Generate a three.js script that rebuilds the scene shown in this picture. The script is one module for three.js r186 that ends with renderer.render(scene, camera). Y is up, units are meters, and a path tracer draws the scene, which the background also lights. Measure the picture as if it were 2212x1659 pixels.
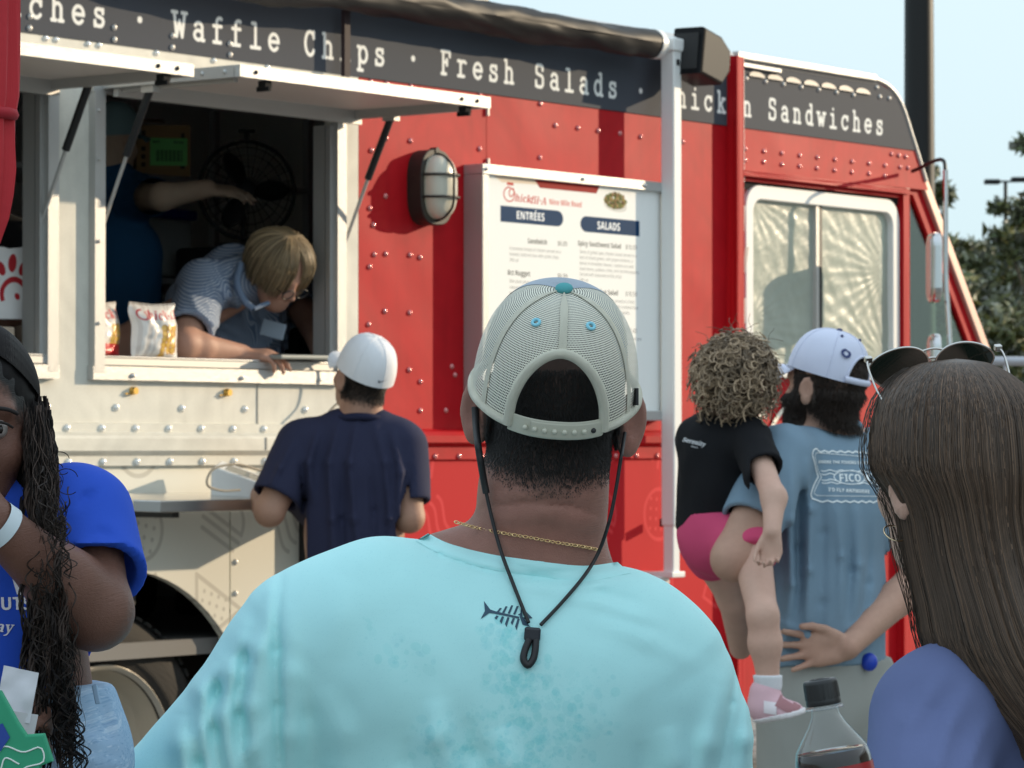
import * as THREE from 'three';
import { mergeGeometries, toCreasedNormals } from 'three/addons/utils/BufferGeometryUtils.js';
import { RoundedBoxGeometry } from 'three/addons/geometries/RoundedBoxGeometry.js';
import { ImprovedNoise } from 'three/addons/math/ImprovedNoise.js';

// ---------------------------------------------------------------- camera, sky, sun, exposure
const scene = new THREE.Scene();
const camera = new THREE.PerspectiveCamera(12.838, 1024 / 768, 0.1, 900);
camera.position.set(0, 1.48, 0);
camera.rotation.set(0.017834, 0, 0);
camera.focus = 3.98;
camera.userData.fStop = 25;
const TURN = 52.5 * Math.PI / 180;                       // how far the truck's side is turned from square-on
const sunDir = new THREE.Vector3(Math.sin(TURN) + 2.0 * Math.cos(TURN), 0.6, Math.cos(TURN) - 2.0 * Math.sin(TURN)).normalize();
{
  const w = 512, h = 256, data = new Float32Array(w * h * 4);
  for (let j = 0; j < h; j++) for (let i = 0; i < w; i++) {
    const el = ((j + 0.5) / h - 0.5) * Math.PI, az = ((i + 0.5) / w - 0.5) * 2 * Math.PI, o = (j * w + i) * 4;
    const d = new THREE.Vector3(Math.cos(az) * Math.cos(el), Math.sin(el), Math.sin(az) * Math.cos(el));
    const up = Math.max(0, d.y), t = Math.pow(up, 0.55), a = Math.acos(Math.min(1, d.dot(sunDir)));
    const glow = Math.exp(-a * 1.7) * 0.4;
    const hor = [0.46, 0.62, 0.65], zen = [0.7, 0.86, 1.0];
    for (let c = 0; c < 3; c++) {
      let v = hor[c] + (zen[c] - hor[c]) * Math.min(1, t * 1.25);
      v += glow * [1.0, 0.85, 0.62][c];
      if (d.y < 0) v *= Math.max(0.35, 1 + d.y * 6);
      data[o + c] = v;
    }
    data[o + 3] = 1;
  }
  const sky = new THREE.DataTexture(data, w, h, THREE.RGBAFormat, THREE.FloatType);
  sky.mapping = THREE.EquirectangularReflectionMapping; sky.magFilter = THREE.LinearFilter; sky.needsUpdate = true;
  scene.background = sky; scene.environment = sky;
}
const sun = new THREE.DirectionalLight(new THREE.Color(1.0, 0.8, 0.55), 3.5);
sun.position.copy(sunDir).multiplyScalar(60).add(new THREE.Vector3(0, 0, -9)); sun.target.position.set(0, 0, -9);
sun.castShadow = true; sun.shadow.mapSize.set(4096, 4096);
Object.assign(sun.shadow.camera, { left: -30, right: 30, top: 30, bottom: -30, near: 1, far: 200 });
scene.add(sun, sun.target);
const renderer = new THREE.WebGLRenderer({ antialias: true });
renderer.toneMapping = THREE.LinearToneMapping;
renderer.toneMappingExposure = 1.22;
renderer.shadowMap.enabled = true;

// ---------------------------------------------------------------- helpers
let seed = 7;
const rnd = () => { seed = (seed + 0x6d2b79f5) | 0; let t = Math.imul(seed ^ (seed >>> 15), 1 | seed); t = (t + Math.imul(t ^ (t >>> 7), 61 | t)) ^ t; return ((t ^ (t >>> 14)) >>> 0) / 4294967296; };
const rr = (a, b) => a + (b - a) * rnd();
const pn = new ImprovedNoise(), noise = (x, y, z) => pn.noise(x + 31.7, y + 11.3, z + 5.1);
const V = (x, y, z) => new THREE.Vector3(x, y, z);
const clamp = (x, a, b) => Math.min(b, Math.max(a, x)), mixn = (a, b, t) => a + (b - a) * t;
const hyp = Math.hypot;
const names = new Map();
const numbered = (n) => { const k = names.get(n) ?? 0; names.set(n, k + 1); return k ? `${n}_${String(k).padStart(3, '0')}` : n; };
const shade = (o) => { o.castShadow = true; o.receiveShadow = true; return o; };
function thing(name, label, category, at = [0, 0, 0], turn = 0, group) {
  const o = new THREE.Group(); o.name = numbered(name); o.position.set(...at); o.rotation.y = turn;
  o.userData = { label, category }; if (group) o.userData.group = group; scene.add(o); return o;
}
function part(parent, name, geo, mat, label) {
  const m = shade(new THREE.Mesh(geo, mat)); m.name = name; parent.add(m); if (label) m.userData.label = label; return m;
}
function structure(name, geo, mat) { const m = shade(new THREE.Mesh(geo, mat)); m.name = name; m.userData.kind = 'structure'; scene.add(m); return m; }
// a photographed point at display pixel (X, Y) of a 2212-wide picture and depth d, as a point in the place
const FPX = 7373, PIT = 0.017834, CP = Math.cos(PIT), SP = Math.sin(PIT);
function A(X, Y, d) { const x = (X - 1106) / FPX, y = -(Y - 829.5) / FPX, dz = CP - y * SP, t = d / dz; return [x * t, 1.48 + t * (y * CP + SP), -d]; }
// truck frame: s along its side, h up, w out of its side
const TP = [0, 0, -12.08], tc = Math.cos(TURN), ts = Math.sin(TURN);
const T = (s, h, w) => [TP[0] + s * tc + w * ts, h, TP[2] - s * ts + w * tc];
// the point of the plane w out of the truck's side that is photographed at (X, Y)
function PW(X, Y, w) { const a = A(X, Y, 5), b = A(X, Y, 20), wa = toT(a)[2], wb = toT(b)[2], t = (w - wa) / (wb - wa); return [0, 1, 2].map((i) => a[i] + (b[i] - a[i]) * t); }
function toT([x, y, z]) { const dx = x - TP[0], dz = z - TP[2]; return [dx * tc - dz * ts, y, dx * ts + dz * tc]; }
function onTruck(name, label, category, [s, h, w], group) { return thing(name, label, category, T(s, h, w), TURN, group); }

const col = (r, g, b) => new THREE.Color().setRGB(r, g, b);
const hex = (h) => new THREE.Color(h);
const mat = (color, roughness = 0.6, o = {}) => new THREE.MeshPhysicalMaterial({ color, roughness, side: THREE.DoubleSide, ...o });
function canvasTex(w, h, draw, srgb = true) {
  const c = document.createElement('canvas'); c.width = w; c.height = h; const g = c.getContext('2d'); draw(g, w, h);
  const t = new THREE.CanvasTexture(c); if (srgb) t.colorSpace = THREE.SRGBColorSpace; t.magFilter = THREE.LinearFilter; return t;
}
function noiseTex(n, f, wrap = true) { // grey noise, f(x, y) in 0..1
  const d = new Uint8Array(n * n * 4);
  for (let j = 0; j < n; j++) for (let i = 0; i < n; i++) { const v = clamp(f(i / n, j / n, i, j), 0, 1) * 255, o = (j * n + i) * 4; d[o] = d[o + 1] = d[o + 2] = v; d[o + 3] = 255; }
  const t = new THREE.DataTexture(d, n, n); t.magFilter = THREE.LinearFilter; if (wrap) t.wrapS = t.wrapT = THREE.RepeatWrapping; t.needsUpdate = true; return t;
}
const tileN = (x, y, f, z) => { // noise that tiles over 0..1
  const a = x * Math.PI * 2, b = y * Math.PI * 2, r = f / 6.283;
  return pn.noise(Math.cos(a) * r + 9.1 + z, Math.sin(a) * r + 3.3 + Math.cos(b) * r, Math.sin(b) * r + 7.7);
};
const clothBump = noiseTex(128, (x, y, i, j) => 0.5 + 0.3 * Math.sin(i * Math.PI / 2) * Math.sin(j * Math.PI / 2) + 0.2 * (rnd() - 0.5));
const grainBump = noiseTex(256, (x, y) => 0.5 + 0.5 * tileN(x, y, 60, 1) + 0.25 * (rnd() - 0.5));
const box = (w, h, d, x = 0, y = 0, z = 0) => new THREE.BoxGeometry(w, h, d).translate(x, y, z);
const rbox = (w, h, d, r, x = 0, y = 0, z = 0) => new RoundedBoxGeometry(w, h, d, 2, r).translate(x, y, z);
const merge = (l) => mergeGeometries(l.map((g) => { const q = g.index ? g.toNonIndexed() : g; for (const k of Object.keys(q.attributes)) if (!['position', 'normal', 'uv'].includes(k)) q.deleteAttribute(k); if (!q.attributes.uv) q.setAttribute('uv', new THREE.BufferAttribute(new Float32Array(q.attributes.position.count * 2), 2)); return q; }));
function bar(a, b, w, h = w, round = 0) { // box bar between two points
  const d = V(b[0] - a[0], b[1] - a[1], b[2] - a[2]), L = d.length();
  const g = round ? new RoundedBoxGeometry(w, h, L, 2, round) : new THREE.BoxGeometry(w, h, L);
  const m = new THREE.Matrix4().lookAt(V(0, 0, 0), d, Math.abs(d.y) / L > 0.95 ? V(0, 0, 1) : V(0, 1, 0)); g.applyMatrix4(m);
  return g.translate((a[0] + b[0]) / 2, (a[1] + b[1]) / 2, (a[2] + b[2]) / 2);
}
function tube(pts, r, seg = 24, rad = 8, closed = false) { return new THREE.TubeGeometry(new THREE.CatmullRomCurve3(pts.map((p) => V(...p)), closed, 'centripetal'), seg, r, rad, closed); }
function lathe(prof, n = 48) { return new THREE.LatheGeometry(prof.map((p) => new THREE.Vector2(p[0], p[1])), n); }
function extrude(pts, depth, o = {}) {
  const sh = new THREE.Shape(pts.map((p) => new THREE.Vector2(...p)));
  for (const h of o.holes ?? []) sh.holes.push(new THREE.Path(h.map((p) => new THREE.Vector2(...p))));
  return new THREE.ExtrudeGeometry(sh, { depth, bevelEnabled: !!o.bevel, bevelSize: o.bevel ?? 0, bevelThickness: o.bevel ?? 0, bevelSegments: 2, steps: 1, curveSegments: 24 });
}
function roundRect(x0, y0, x1, y1, r, n = 6) {
  const o = []; for (const [cx, cy, a0] of [[x1 - r, y1 - r, 0], [x0 + r, y1 - r, 90], [x0 + r, y0 + r, 180], [x1 - r, y0 + r, 270]])
    for (let i = 0; i <= n; i++) { const a = (a0 + 90 * i / n) * Math.PI / 180; o.push([cx + r * Math.cos(a), cy + r * Math.sin(a)]); } return o;
}
// strands: many thin three-sided tubes in one geometry, one vertex colour each
function strands(list) { // list of {p: [[x,y,z]...], r: radius or f(t), c: [r,g,b]}
  let nv = 0, ni = 0; for (const s of list) { nv += s.p.length * 3; ni += (s.p.length - 1) * 18; }
  const pos = new Float32Array(nv * 3), nor = new Float32Array(nv * 3), cl = new Float32Array(nv * 3), idx = new Uint32Array(ni); let v = 0, k = 0;
  for (const s of list) {
    const n = s.p.length, v0 = v;
    for (let i = 0; i < n; i++) {
      const p = s.p[i], a = s.p[Math.max(0, i - 1)], b = s.p[Math.min(n - 1, i + 1)];
      let tx = b[0] - a[0], ty = b[1] - a[1], tz = b[2] - a[2]; const tl = hyp(tx, ty, tz) || 1; tx /= tl; ty /= tl; tz /= tl;
      let ux = ty * 0.3 - tz * 0.9, uy = tz * 0.2 - tx * 0.3, uz = tx * 0.9 - ty * 0.2; const ul = hyp(ux, uy, uz) || 1; ux /= ul; uy /= ul; uz /= ul;
      const wx = ty * uz - tz * uy, wy = tz * ux - tx * uz, wz = tx * uy - ty * ux, r = typeof s.r === 'function' ? s.r(i / (n - 1)) : s.r;
      for (let q = 0; q < 3; q++) {
        const c = Math.cos(q * 2.0944), e = Math.sin(q * 2.0944), nx = ux * c + wx * e, ny = uy * c + wy * e, nz = uz * c + wz * e, o = v * 3;
        pos[o] = p[0] + nx * r; pos[o + 1] = p[1] + ny * r; pos[o + 2] = p[2] + nz * r; nor[o] = nx; nor[o + 1] = ny; nor[o + 2] = nz;
        cl[o] = s.c[0]; cl[o + 1] = s.c[1]; cl[o + 2] = s.c[2]; v++;
      }
      if (i) for (let q = 0; q < 3; q++) { const a0 = v0 + (i - 1) * 3 + q, a1 = v0 + (i - 1) * 3 + (q + 1) % 3, b0 = a0 + 3, b1 = a1 + 3; idx[k++] = a0; idx[k++] = a1; idx[k++] = b1; idx[k++] = a0; idx[k++] = b1; idx[k++] = b0; }
    }
  }
  const g = new THREE.BufferGeometry();
  g.setAttribute('position', new THREE.BufferAttribute(pos, 3)); g.setAttribute('normal', new THREE.BufferAttribute(nor, 3)); g.setAttribute('color', new THREE.BufferAttribute(cl, 3)); g.setIndex(new THREE.BufferAttribute(idx, 1)); return g;
}
// ---------------------------------------------------------------- the setting
{
  const g = new THREE.PlaneGeometry(1200, 1200, 1, 1).rotateX(-Math.PI / 2); g.attributes.uv.array.forEach((v, i, a) => { a[i] = v * 400; });
  const t = noiseTex(512, (x, y) => 0.62 + 0.16 * tileN(x, y, 9, 2) + 0.2 * tileN(x, y, 40, 3) + 0.18 * (rnd() - 0.5)); t.colorSpace = THREE.SRGBColorSpace;
  structure('ground', g, mat(col(0.62, 0.58, 0.52), 0.9, { map: t }));
}
const dirt = noiseTex(512, (x, y) => 0.965 + 0.05 * tileN(x, y, 5, 1) + 0.04 * tileN(x, y, 26, 3) + 0.05 * Math.min(0, tileN(x, y * 0.12, 40, 8)) + 0.03 * (rnd() - 0.5)); dirt.repeat.set(0.7, 0.7); dirt.colorSpace = THREE.SRGBColorSpace;
const dents = noiseTex(256, (x, y) => 0.5 + 0.5 * tileN(x, y, 7, 5)); dents.repeat.set(0.6, 0.6);
const MAT = {
  white: mat(col(0.76, 0.74, 0.66), 0.5, { specularIntensity: 0.5, map: dirt, bumpMap: dents, bumpScale: 0.004 }),
  red: mat(col(0.5, 0.008, 0.014), 0.5, { specularIntensity: 0.28, map: dirt, bumpMap: dents, bumpScale: 0.004 }),
  grey: mat(col(0.1, 0.1, 0.105), 0.45, { clearcoat: 0.15 }),
  alu: mat(col(0.52, 0.52, 0.51), 0.42, { metalness: 0.6, bumpMap: grainBump, bumpScale: 0.0004 }),
  rivetRed: mat(col(0.62, 0.2, 0.2), 0.22, { metalness: 0.55, clearcoat: 1, clearcoatRoughness: 0.1 }),
  rivetWhite: mat(col(0.85, 0.84, 0.8), 0.2, { metalness: 0.3, clearcoat: 1, clearcoatRoughness: 0.1 }),
  aluDull: mat(col(0.55, 0.54, 0.52), 0.5, { metalness: 0.6 }),
  steel: mat(col(0.6, 0.59, 0.57), 0.25, { metalness: 0.95 }),
  chrome: mat(col(0.6, 0.6, 0.6), 0.16, { metalness: 1 }),
  black: mat(col(0.012, 0.012, 0.013), 0.5),
  blackMatt: mat(col(0.008, 0.008, 0.008), 0.95),
  rubber: mat(col(0.03, 0.027, 0.024), 0.85, { bumpMap: grainBump, bumpScale: 0.001 }),
  inner: mat(col(0.74, 0.74, 0.72), 0.6),
  innerSteel: mat(col(0.42, 0.42, 0.42), 0.4, { metalness: 0.5 }),
  innerFloor: mat(col(0.22, 0.21, 0.2), 0.8),
  innerDark: mat(col(0.03, 0.03, 0.032), 0.7),
  plasticWhite: mat(col(0.8, 0.8, 0.78), 0.35),
  glass: mat(col(0.82, 0.92, 0.88), 0.03, { transmission: 1, thickness: 0, ior: 1.5 }),
};
// ---- the food truck
const truck = thing('food_truck', 'red and white food truck with open serving hatches and a dark lettered band', 'food truck', TP, TURN);
const tp = (name, geo, m, label) => part(truck, name, geo, m, label);
const BACK = -2.25;
{
  // vinyl print on the lower panels: outline drawings of food, slightly darker or lighter than the panel
  const doodle = (g, ink) => {
    g.strokeStyle = ink; g.fillStyle = ink; g.lineWidth = 7; g.lineCap = 'round'; g.lineJoin = 'round';
    let sd = 5; const q = () => { sd = (sd * 16807) % 2147483647; return sd / 2147483647; };
    for (let gy = 0; gy < 3; gy++) for (let gx = 0; gx < 12; gx++) {
      g.save(); g.translate(gx * 172 + 80 + q() * 40, gy * 130 + 60 + q() * 30); g.rotate((q() - 0.5) * 1.6); const k = Math.floor(q() * 5); g.beginPath();
      if (k === 0) { g.moveTo(-55, -45); g.lineTo(60, -20); g.lineTo(-20, 60); g.closePath(); g.stroke(); for (let i = 0; i < 14; i++) { g.beginPath(); g.arc(-30 + (i % 4) * 17, -25 + Math.floor(i / 4) * 15, 3.4, 0, 7); g.fill(); } }
      else if (k === 1) { g.arc(0, 0, 46, 0, 7); g.stroke(); for (let i = 0; i < 16; i++) { g.beginPath(); g.arc(-27 + (i % 4) * 18, -27 + Math.floor(i / 4) * 18, 3.6, 0, 7); g.fill(); } }
      else if (k === 2) { for (const x of [-22, 0, 22]) { g.moveTo(x, -32); g.bezierCurveTo(x + 16, -12, x - 16, 10, x, 32); } g.stroke(); }
      else if (k === 3) { g.rect(-24, -40, 48, 80); g.moveTo(-24, -10); g.lineTo(24, -10); g.stroke(); g.beginPath(); g.arc(0, -52, 12, 0, 7); g.stroke(); }
      else { g.moveTo(-46, 0); g.bezierCurveTo(-46, -56, 46, -56, 46, 0); g.lineTo(-46, 0); g.moveTo(-46, 14); g.lineTo(46, 14); g.moveTo(-40, 30); g.lineTo(40, 30); g.stroke(); }
      g.restore();
    }
  };
  const lowWhite = canvasTex(2048, 400, (g, w, h) => { g.fillStyle = '#e2dfd2'; g.fillRect(0, 0, w, h); doodle(g, 'rgba(184,180,168,.75)'); });
  const lowRed = canvasTex(2048, 400, (g, w, h) => { g.fillStyle = '#bd1e26'; g.fillRect(0, 0, w, h); doodle(g, 'rgba(212,64,68,.8)'); });
  for (const t of [lowWhite, lowRed]) { t.wrapS = t.wrapT = THREE.RepeatWrapping; t.repeat.set(1 / 4.2, 1 / 0.82); }
  const arch = []; for (let i = 0; i <= 36; i++) { const a = Math.PI * (1 - i / 36); arch.push([-1.985 + 0.635 * Math.cos(a), 0.46 + 0.635 * Math.sin(a)]); }
  const panel = (name, pts, holes, m, w0 = -0.03, d = 0.03) => tp(name, extrude(pts, d, { holes }).translate(0, 0, w0), m);
  const win = (a, b) => [[a, 1.725], [b, 1.725], [b, 2.56], [a, 2.56]];
  panel('white_side_panel', [[-6.2, 1.42], [-0.845, 1.42], [-0.845, 3], [-6.2, 3]], [win(-3.42, -2.319), win(-2.076, -0.982)], MAT.white);
  const lowW = mat(col(1, 1, 1), 0.42, { map: lowWhite, clearcoat: 0.2 }), lowR = mat(col(1, 1, 1), 0.55, { map: lowRed, specularIntensity: 0.2 });
  panel('white_lower_panel', [[-6.2, 0.46], ...arch, [-1.482, 0.46], [-1.482, 1.418], [-6.2, 1.418]], null, lowW);
  panel('white_lower_panel', [[-1.476, 0.46], [-0.846, 0.46], [-0.846, 1.418], [-1.476, 1.418]], null, lowW);
  panel('red_lower_panel', [[-0.843, 0.46], [1.36, 0.46], [1.36, 1.432], [-0.843, 1.432]], null, lowR);
  panel('red_side_panel', [[-0.843, 1.434], [-0.149, 1.434], [-0.149, 2.71], [-0.843, 2.71]], null, MAT.red);
  panel('red_side_panel', [[-0.146, 1.434], [1.36, 1.434], [1.36, 2.71], [-0.146, 2.71]], null, MAT.red);
  panel('upper_red_backing', [[-0.843, 2.712], [1.36, 2.712], [1.36, 3], [-0.843, 3]], null, MAT.red);
  // cab side: sloping front edge, door window and quarter window left open
  const cabOut = [[1.42, 0.46], [4.0, 0.46], [4.02, 1.55], [3.42, 1.83], [2.86, 2.58], [2.66, 2.9], [2.58, 2.955], [2.46, 2.985], [1.42, 2.99]];
  panel('cab_side_panel', cabOut, [roundRect(1.535, 1.785, 2.61, 2.485, 0.07), [[2.735, 1.86], [3.3, 1.86], [2.79, 2.53], [2.735, 2.53]], ], MAT.red, -0.05, 0.03);
  panel('cab_header', [[1.42, 2.545], [2.88, 2.553], [2.66, 2.9], [2.58, 2.955], [2.46, 2.985], [1.42, 2.99]], null, MAT.red, -0.018, 0.018);
  tp('door_track', merge([box(1.28, 0.022, 0.05, 2.05, 2.535, 0.0), box(1.28, 0.014, 0.03, 2.05, 2.515, -0.012)]), MAT.red);
  tp('door_gap', box(1.24, 0.034, 0.02, 2.05, 2.495, -0.022), MAT.blackMatt);
  tp('door_post', box(0.05, 2.05, 0.05, 2.68, 1.5, -0.01), MAT.red);
  tp('corner_rib', merge([box(0.062, 2.52, 0.07, 1.391, 1.72, 0.005), box(0.012, 2.52, 0.012, 1.366, 1.72, 0.044)]), MAT.red);
  tp('drip_edge', merge([box(0.012, 0.5, 0.01, 1.462, 2.75, 0.006)]), MAT.plasticWhite);
  // far side, floor, roof, ends
  tp('roof', (() => { const p = [[0.012, 2.985], [-0.03, 3.03], [-0.12, 3.06], [BACK + 0.1, 3.06], [BACK, 3.0], [BACK, 2.96], [-0.03, 2.96]]; return extrude(p.map(([a, b]) => [a, b]), 7.6).rotateY(-Math.PI / 2).translate(1.4, 0, 0); })(), MAT.aluDull);
  tp('cab_roof', (() => { const p = [[0.006, 2.965], [-0.05, 3.0], [-0.2, 3.02], [BACK + 0.1, 3.02], [BACK, 2.95], [-0.05, 2.94]]; return extrude(p, 1.05).rotateY(-Math.PI / 2).translate(2.46, 0, 0); })(), MAT.aluDull);
  tp('roof_flashing', merge([bar([1.42, 2.992, 0.0], [2.45, 2.99, 0.0], 0.03, 0.03, 0.006), tube([[2.44, 2.99, 0], [2.56, 2.965, 0], [2.65, 2.91, 0], [2.76, 2.75, 0], [2.86, 2.59, 0]], 0.011, 24)]), MAT.alu);
  tp('roof_edge_strip', bar([1.43, 2.955, 0.012], [1.72, 2.953, 0.012], 0.02, 0.018, 0.004), MAT.alu);
  tp('far_wall', box(7.6, 2.5, 0.03, -2.4, 1.72, BACK), MAT.inner); panel('far_cab_panel', cabOut, [roundRect(1.535, 1.785, 2.61, 2.485, 0.07), [[2.735, 1.86], [3.3, 1.86], [2.79, 2.53], [2.735, 2.53]]], MAT.red, BACK - 0.01, 0.02);
  tp('floor', box(7.6, 0.05, 2.2, -2.4, 0.84, BACK / 2 - 0.02), MAT.innerFloor);
  for (const s of [-6.18, 0.9]) tp('interior_partition', box(0.04, 2.1, 2.18, s, 1.9, BACK / 2 - 0.02), MAT.inner);
  tp('cab_front', merge([bar([3.43, 1.83, -0.06], [3.43, 1.83, BACK], 0.08, 0.08), box(0.04, 1.3, 2.2, 3.98, 1.0, BACK / 2)]), MAT.red);
  tp('hood', extrude([[3.36, 0.6], [4.01, 0.6], [4.03, 1.5], [3.96, 1.58], [3.44, 1.84], [3.36, 1.84]], 2.14).translate(0, 0, BACK + 0.02), MAT.red);
  tp('windshield', (() => { const g = new THREE.BufferGeometry(), a = [3.4, 1.88, -0.08], b = [2.84, 2.6, -0.08]; g.setAttribute('position', new THREE.Float32BufferAttribute([...a, a[0], a[1], BACK + 0.06, b[0], b[1], BACK + 0.06, ...b], 3)); g.setAttribute('uv', new THREE.Float32BufferAttribute([0, 0, 1, 0, 1, 1, 0, 1], 2)); g.setIndex([0, 1, 2, 0, 2, 3]); g.computeVertexNormals(); return g; })(), MAT.glass);
  tp('windshield_pillar', bar([2.85, 2.6, -0.012], [3.41, 1.85, -0.012], 0.022, 0.05, 0.006), mat(col(0.62, 0.42, 0.36), 0.35, { metalness: 0.5 }));
  tp('windshield_pillar', bar([2.84, 2.6, BACK], [3.41, 1.85, BACK], 0.06, 0.06, 0.006), MAT.red);
  tp('quarter_glass', extrude([[2.735, 1.86], [3.3, 1.86], [2.79, 2.53], [2.735, 2.53]], 0.004).translate(0, 0, -0.04), mat(col(0.6, 0.75, 0.68), 0.03, { transmission: 1, thickness: 0 }));
  tp('vent_frame', merge([box(0.022, 0.72, 0.02, 2.722, 2.2, -0.012), box(0.55, 0.02, 0.02, 3.02, 1.85, -0.012)]), MAT.aluDull);
  tp('dashboard', rbox(0.5, 0.12, 2.0, 0.03, 3.05, 1.72, BACK / 2), MAT.innerDark);
  tp('seat', merge([rbox(0.14, 0.8, 0.5, 0.05, 2.05, 1.55, -0.7), rbox(0.5, 0.14, 0.5, 0.05, 2.25, 1.12, -0.7)]), MAT.innerDark);
  // mirrors on their tall bright bar
  tp('mirror_bar', merge([tube([[2.52, 1.62, 0.2], [2.51, 1.66, 0.3], [2.51, 2.2, 0.3], [2.51, 2.6, 0.3]], 0.011, 60), tube([[2.52, 1.62, 0.2], [2.7, 1.6, 0.0]], 0.009, 8)]), MAT.chrome);
  tp('mirror_arm', tube([[2.51, 2.59, 0.3], [2.53, 2.64, 0.28], [2.7, 2.62, 0.03]], 0.008, 20), MAT.black);
  for (const [h, L, w] of [[2.2, 0.26, 0.19], [1.85, 0.14, 0.15]]) {
    const m = tp('mirror', extrude(roundRect(-w / 2, -L / 2, w / 2, L / 2, 0.045), 0.016, { bevel: 0.012 }).translate(0, 0, -0.008).rotateY(-2.485 + Math.PI).translate(2.47, h, 0.27), MAT.chrome);
    part(m, 'mirror_glass', extrude(roundRect(-w / 2 + 0.012, -L / 2 + 0.012, w / 2 - 0.012, L / 2 - 0.012, 0.035), 0.003).translate(0, 0, -0.024).rotateY(-2.485 + Math.PI).translate(2.47, h, 0.27), MAT.steel);
  }
  // dark band with its lettering
  const GL = { // strokes on a 6 wide, 10 tall cell, baseline at 0, slab serif
    S: [[[4.9, 8, 4.9, 6.6], [4.9, 7.3, 4.2, 8.3, 3, 8.4, 1.6, 8.3, 1.1, 7.3, 1.1, 6.4, 1.2, 5.2, 2.4, 4.8, 3.2, 4.6, 4.6, 4.2, 5.1, 3.4, 5.1, 2.3, 5.1, 0.9, 4.2, 0, 3, 0, 1.9, 0, 1, 0.7, 0.9, 1.8], [0.9, 2.2, 0.9, 0.2]]],
  };
  const letter = (g, ch, x, y, k) => {
    const P = (pts) => { g.moveTo(x + pts[0] * k, y - pts[1] * k); for (let i = 2; i < pts.length; i += 2) g.lineTo(x + pts[i] * k, y - pts[i + 1] * k); };
    const arc = (cx, cy, rx, ry, a0, a1) => { for (let i = 0; i <= 18; i++) { const a = (a0 + (a1 - a0) * i / 18) * Math.PI / 180, X = x + (cx + rx * Math.cos(a)) * k, Y = y - (cy + ry * Math.sin(a)) * k; i ? g.lineTo(X, Y) : g.moveTo(X, Y); } };
    const sf = (cx, cy, w = 1.1) => P([cx - w, cy, cx + w, cy]);
    g.beginPath();
    if (ch === '•') { g.arc(x + 3 * k, y - 4 * k, 1.15 * k, 0, 7); g.fill(); return; }
    if (ch === 'W') { P([0.5, 8.4, 1.7, 0.2, 3, 5.6, 4.3, 0.2, 5.5, 8.4]); sf(0.7, 8.4); sf(5.3, 8.4); }
    if (ch === 'F') { P([1.5, 0, 1.5, 8.4]); P([0.6, 8.4, 5.2, 8.4, 5.2, 6.6]); P([1.5, 4.4, 3.6, 4.4]); P([3.6, 5.4, 3.6, 3.4]); P([0.6, 0, 3, 0]); }
    if (ch === 'C') { arc(3, 4.2, 2.4, 4.2, 40, 325); P([5, 8.4, 5, 6.2]); }
    if (ch === 'S') for (const s of GL.S[0]) P(s);
    if (ch === 'a') { arc(2.8, 1.6, 1.9, 1.6, 0, 360); arc(2.9, 4.3, 1.7, 1.5, 0, 160); P([4.6, 4.4, 4.6, 0, 5.5, 0]); }
    if (ch === 'f') { P([2.4, 0, 2.4, 6.6]); arc(3.9, 6.8, 1.5, 1.6, 60, 180); P([0.9, 5.6, 4.6, 5.6]); P([0.9, 0, 4.4, 0]); }
    if (ch === 'l') { P([1.4, 8.4, 3, 8.4, 3, 0]); P([0.8, 0, 5.2, 0]); }
    if (ch === 'i') { P([1.5, 5.6, 3, 5.6, 3, 0]); P([0.8, 0, 5.2, 0]); g.moveTo(x + 3 * k, y - 8 * k); g.lineTo(x + 3 * k, y - 7.9 * k); }
    if (ch === 'e') { arc(3, 2.8, 2.3, 2.8, 0, 318); P([0.8, 2.9, 5.3, 2.9]); }
    if (ch === 'h') { P([0.6, 8.4, 1.4, 8.4, 1.4, 0]); P([0.5, 0, 2.3, 0]); arc(3, 4, 1.6, 1.6, 10, 170); P([4.6, 4.2, 4.6, 0]); P([3.7, 0, 5.5, 0]); }
    if (ch === 'n') { P([0.6, 5.6, 1.4, 5.6, 1.4, 0]); P([0.5, 0, 2.3, 0]); arc(3, 4, 1.6, 1.6, 10, 170); P([4.6, 4.2, 4.6, 0]); P([3.7, 0, 5.5, 0]); }
    if (ch === 'p') { P([0.5, 5.6, 1.4, 5.6, 1.4, -2.8]); P([0.5, -2.8, 3, -2.8]); arc(3.3, 2.8, 2, 2.8, 0, 360); }
    if (ch === 'd') { P([3.7, 8.4, 4.7, 8.4, 4.7, 0, 5.6, 0]); arc(2.8, 2.8, 2, 2.8, 0, 360); }
    if (ch === 's') { P([4.6, 5.6, 4.6, 4.3]); P([4.6, 4.9, 4, 5.5, 3, 5.6, 1.9, 5.5, 1.4, 4.9, 1.4, 4.1, 2, 3.3, 3.2, 3, 4.5, 2.5, 4.9, 1.6, 4.6, 0.6, 4, 0.1, 3, 0, 1.8, 0.1, 1.1, 0.9]); P([1.1, 1.6, 1.1, 0]); }
    if (ch === 'r') { P([0.8, 5.6, 2.2, 5.6, 2.2, 0]); P([0.8, 0, 4.2, 0]); arc(4, 3.7, 1.8, 1.9, 50, 165); }
    if (ch === 'c') { arc(3.1, 2.8, 2.3, 2.8, 35, 320); P([5, 5.6, 5, 4]); }
    if (ch === 'k') { P([0.6, 8.4, 1.5, 8.4, 1.5, 0]); P([0.5, 0, 2.4, 0]); P([4.8, 5.6, 1.7, 2.6]); P([2.6, 3.3, 4.9, 0]); P([3.6, 5.6, 5.4, 5.6]); P([3.9, 0, 5.6, 0]); }
    if (ch === 'w') { P([0.6, 5.6, 1.8, 0.2, 3, 4, 4.2, 0.2, 5.4, 5.6]); sf(0.7, 5.6, 0.9); sf(5.3, 5.6, 0.9); }
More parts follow.
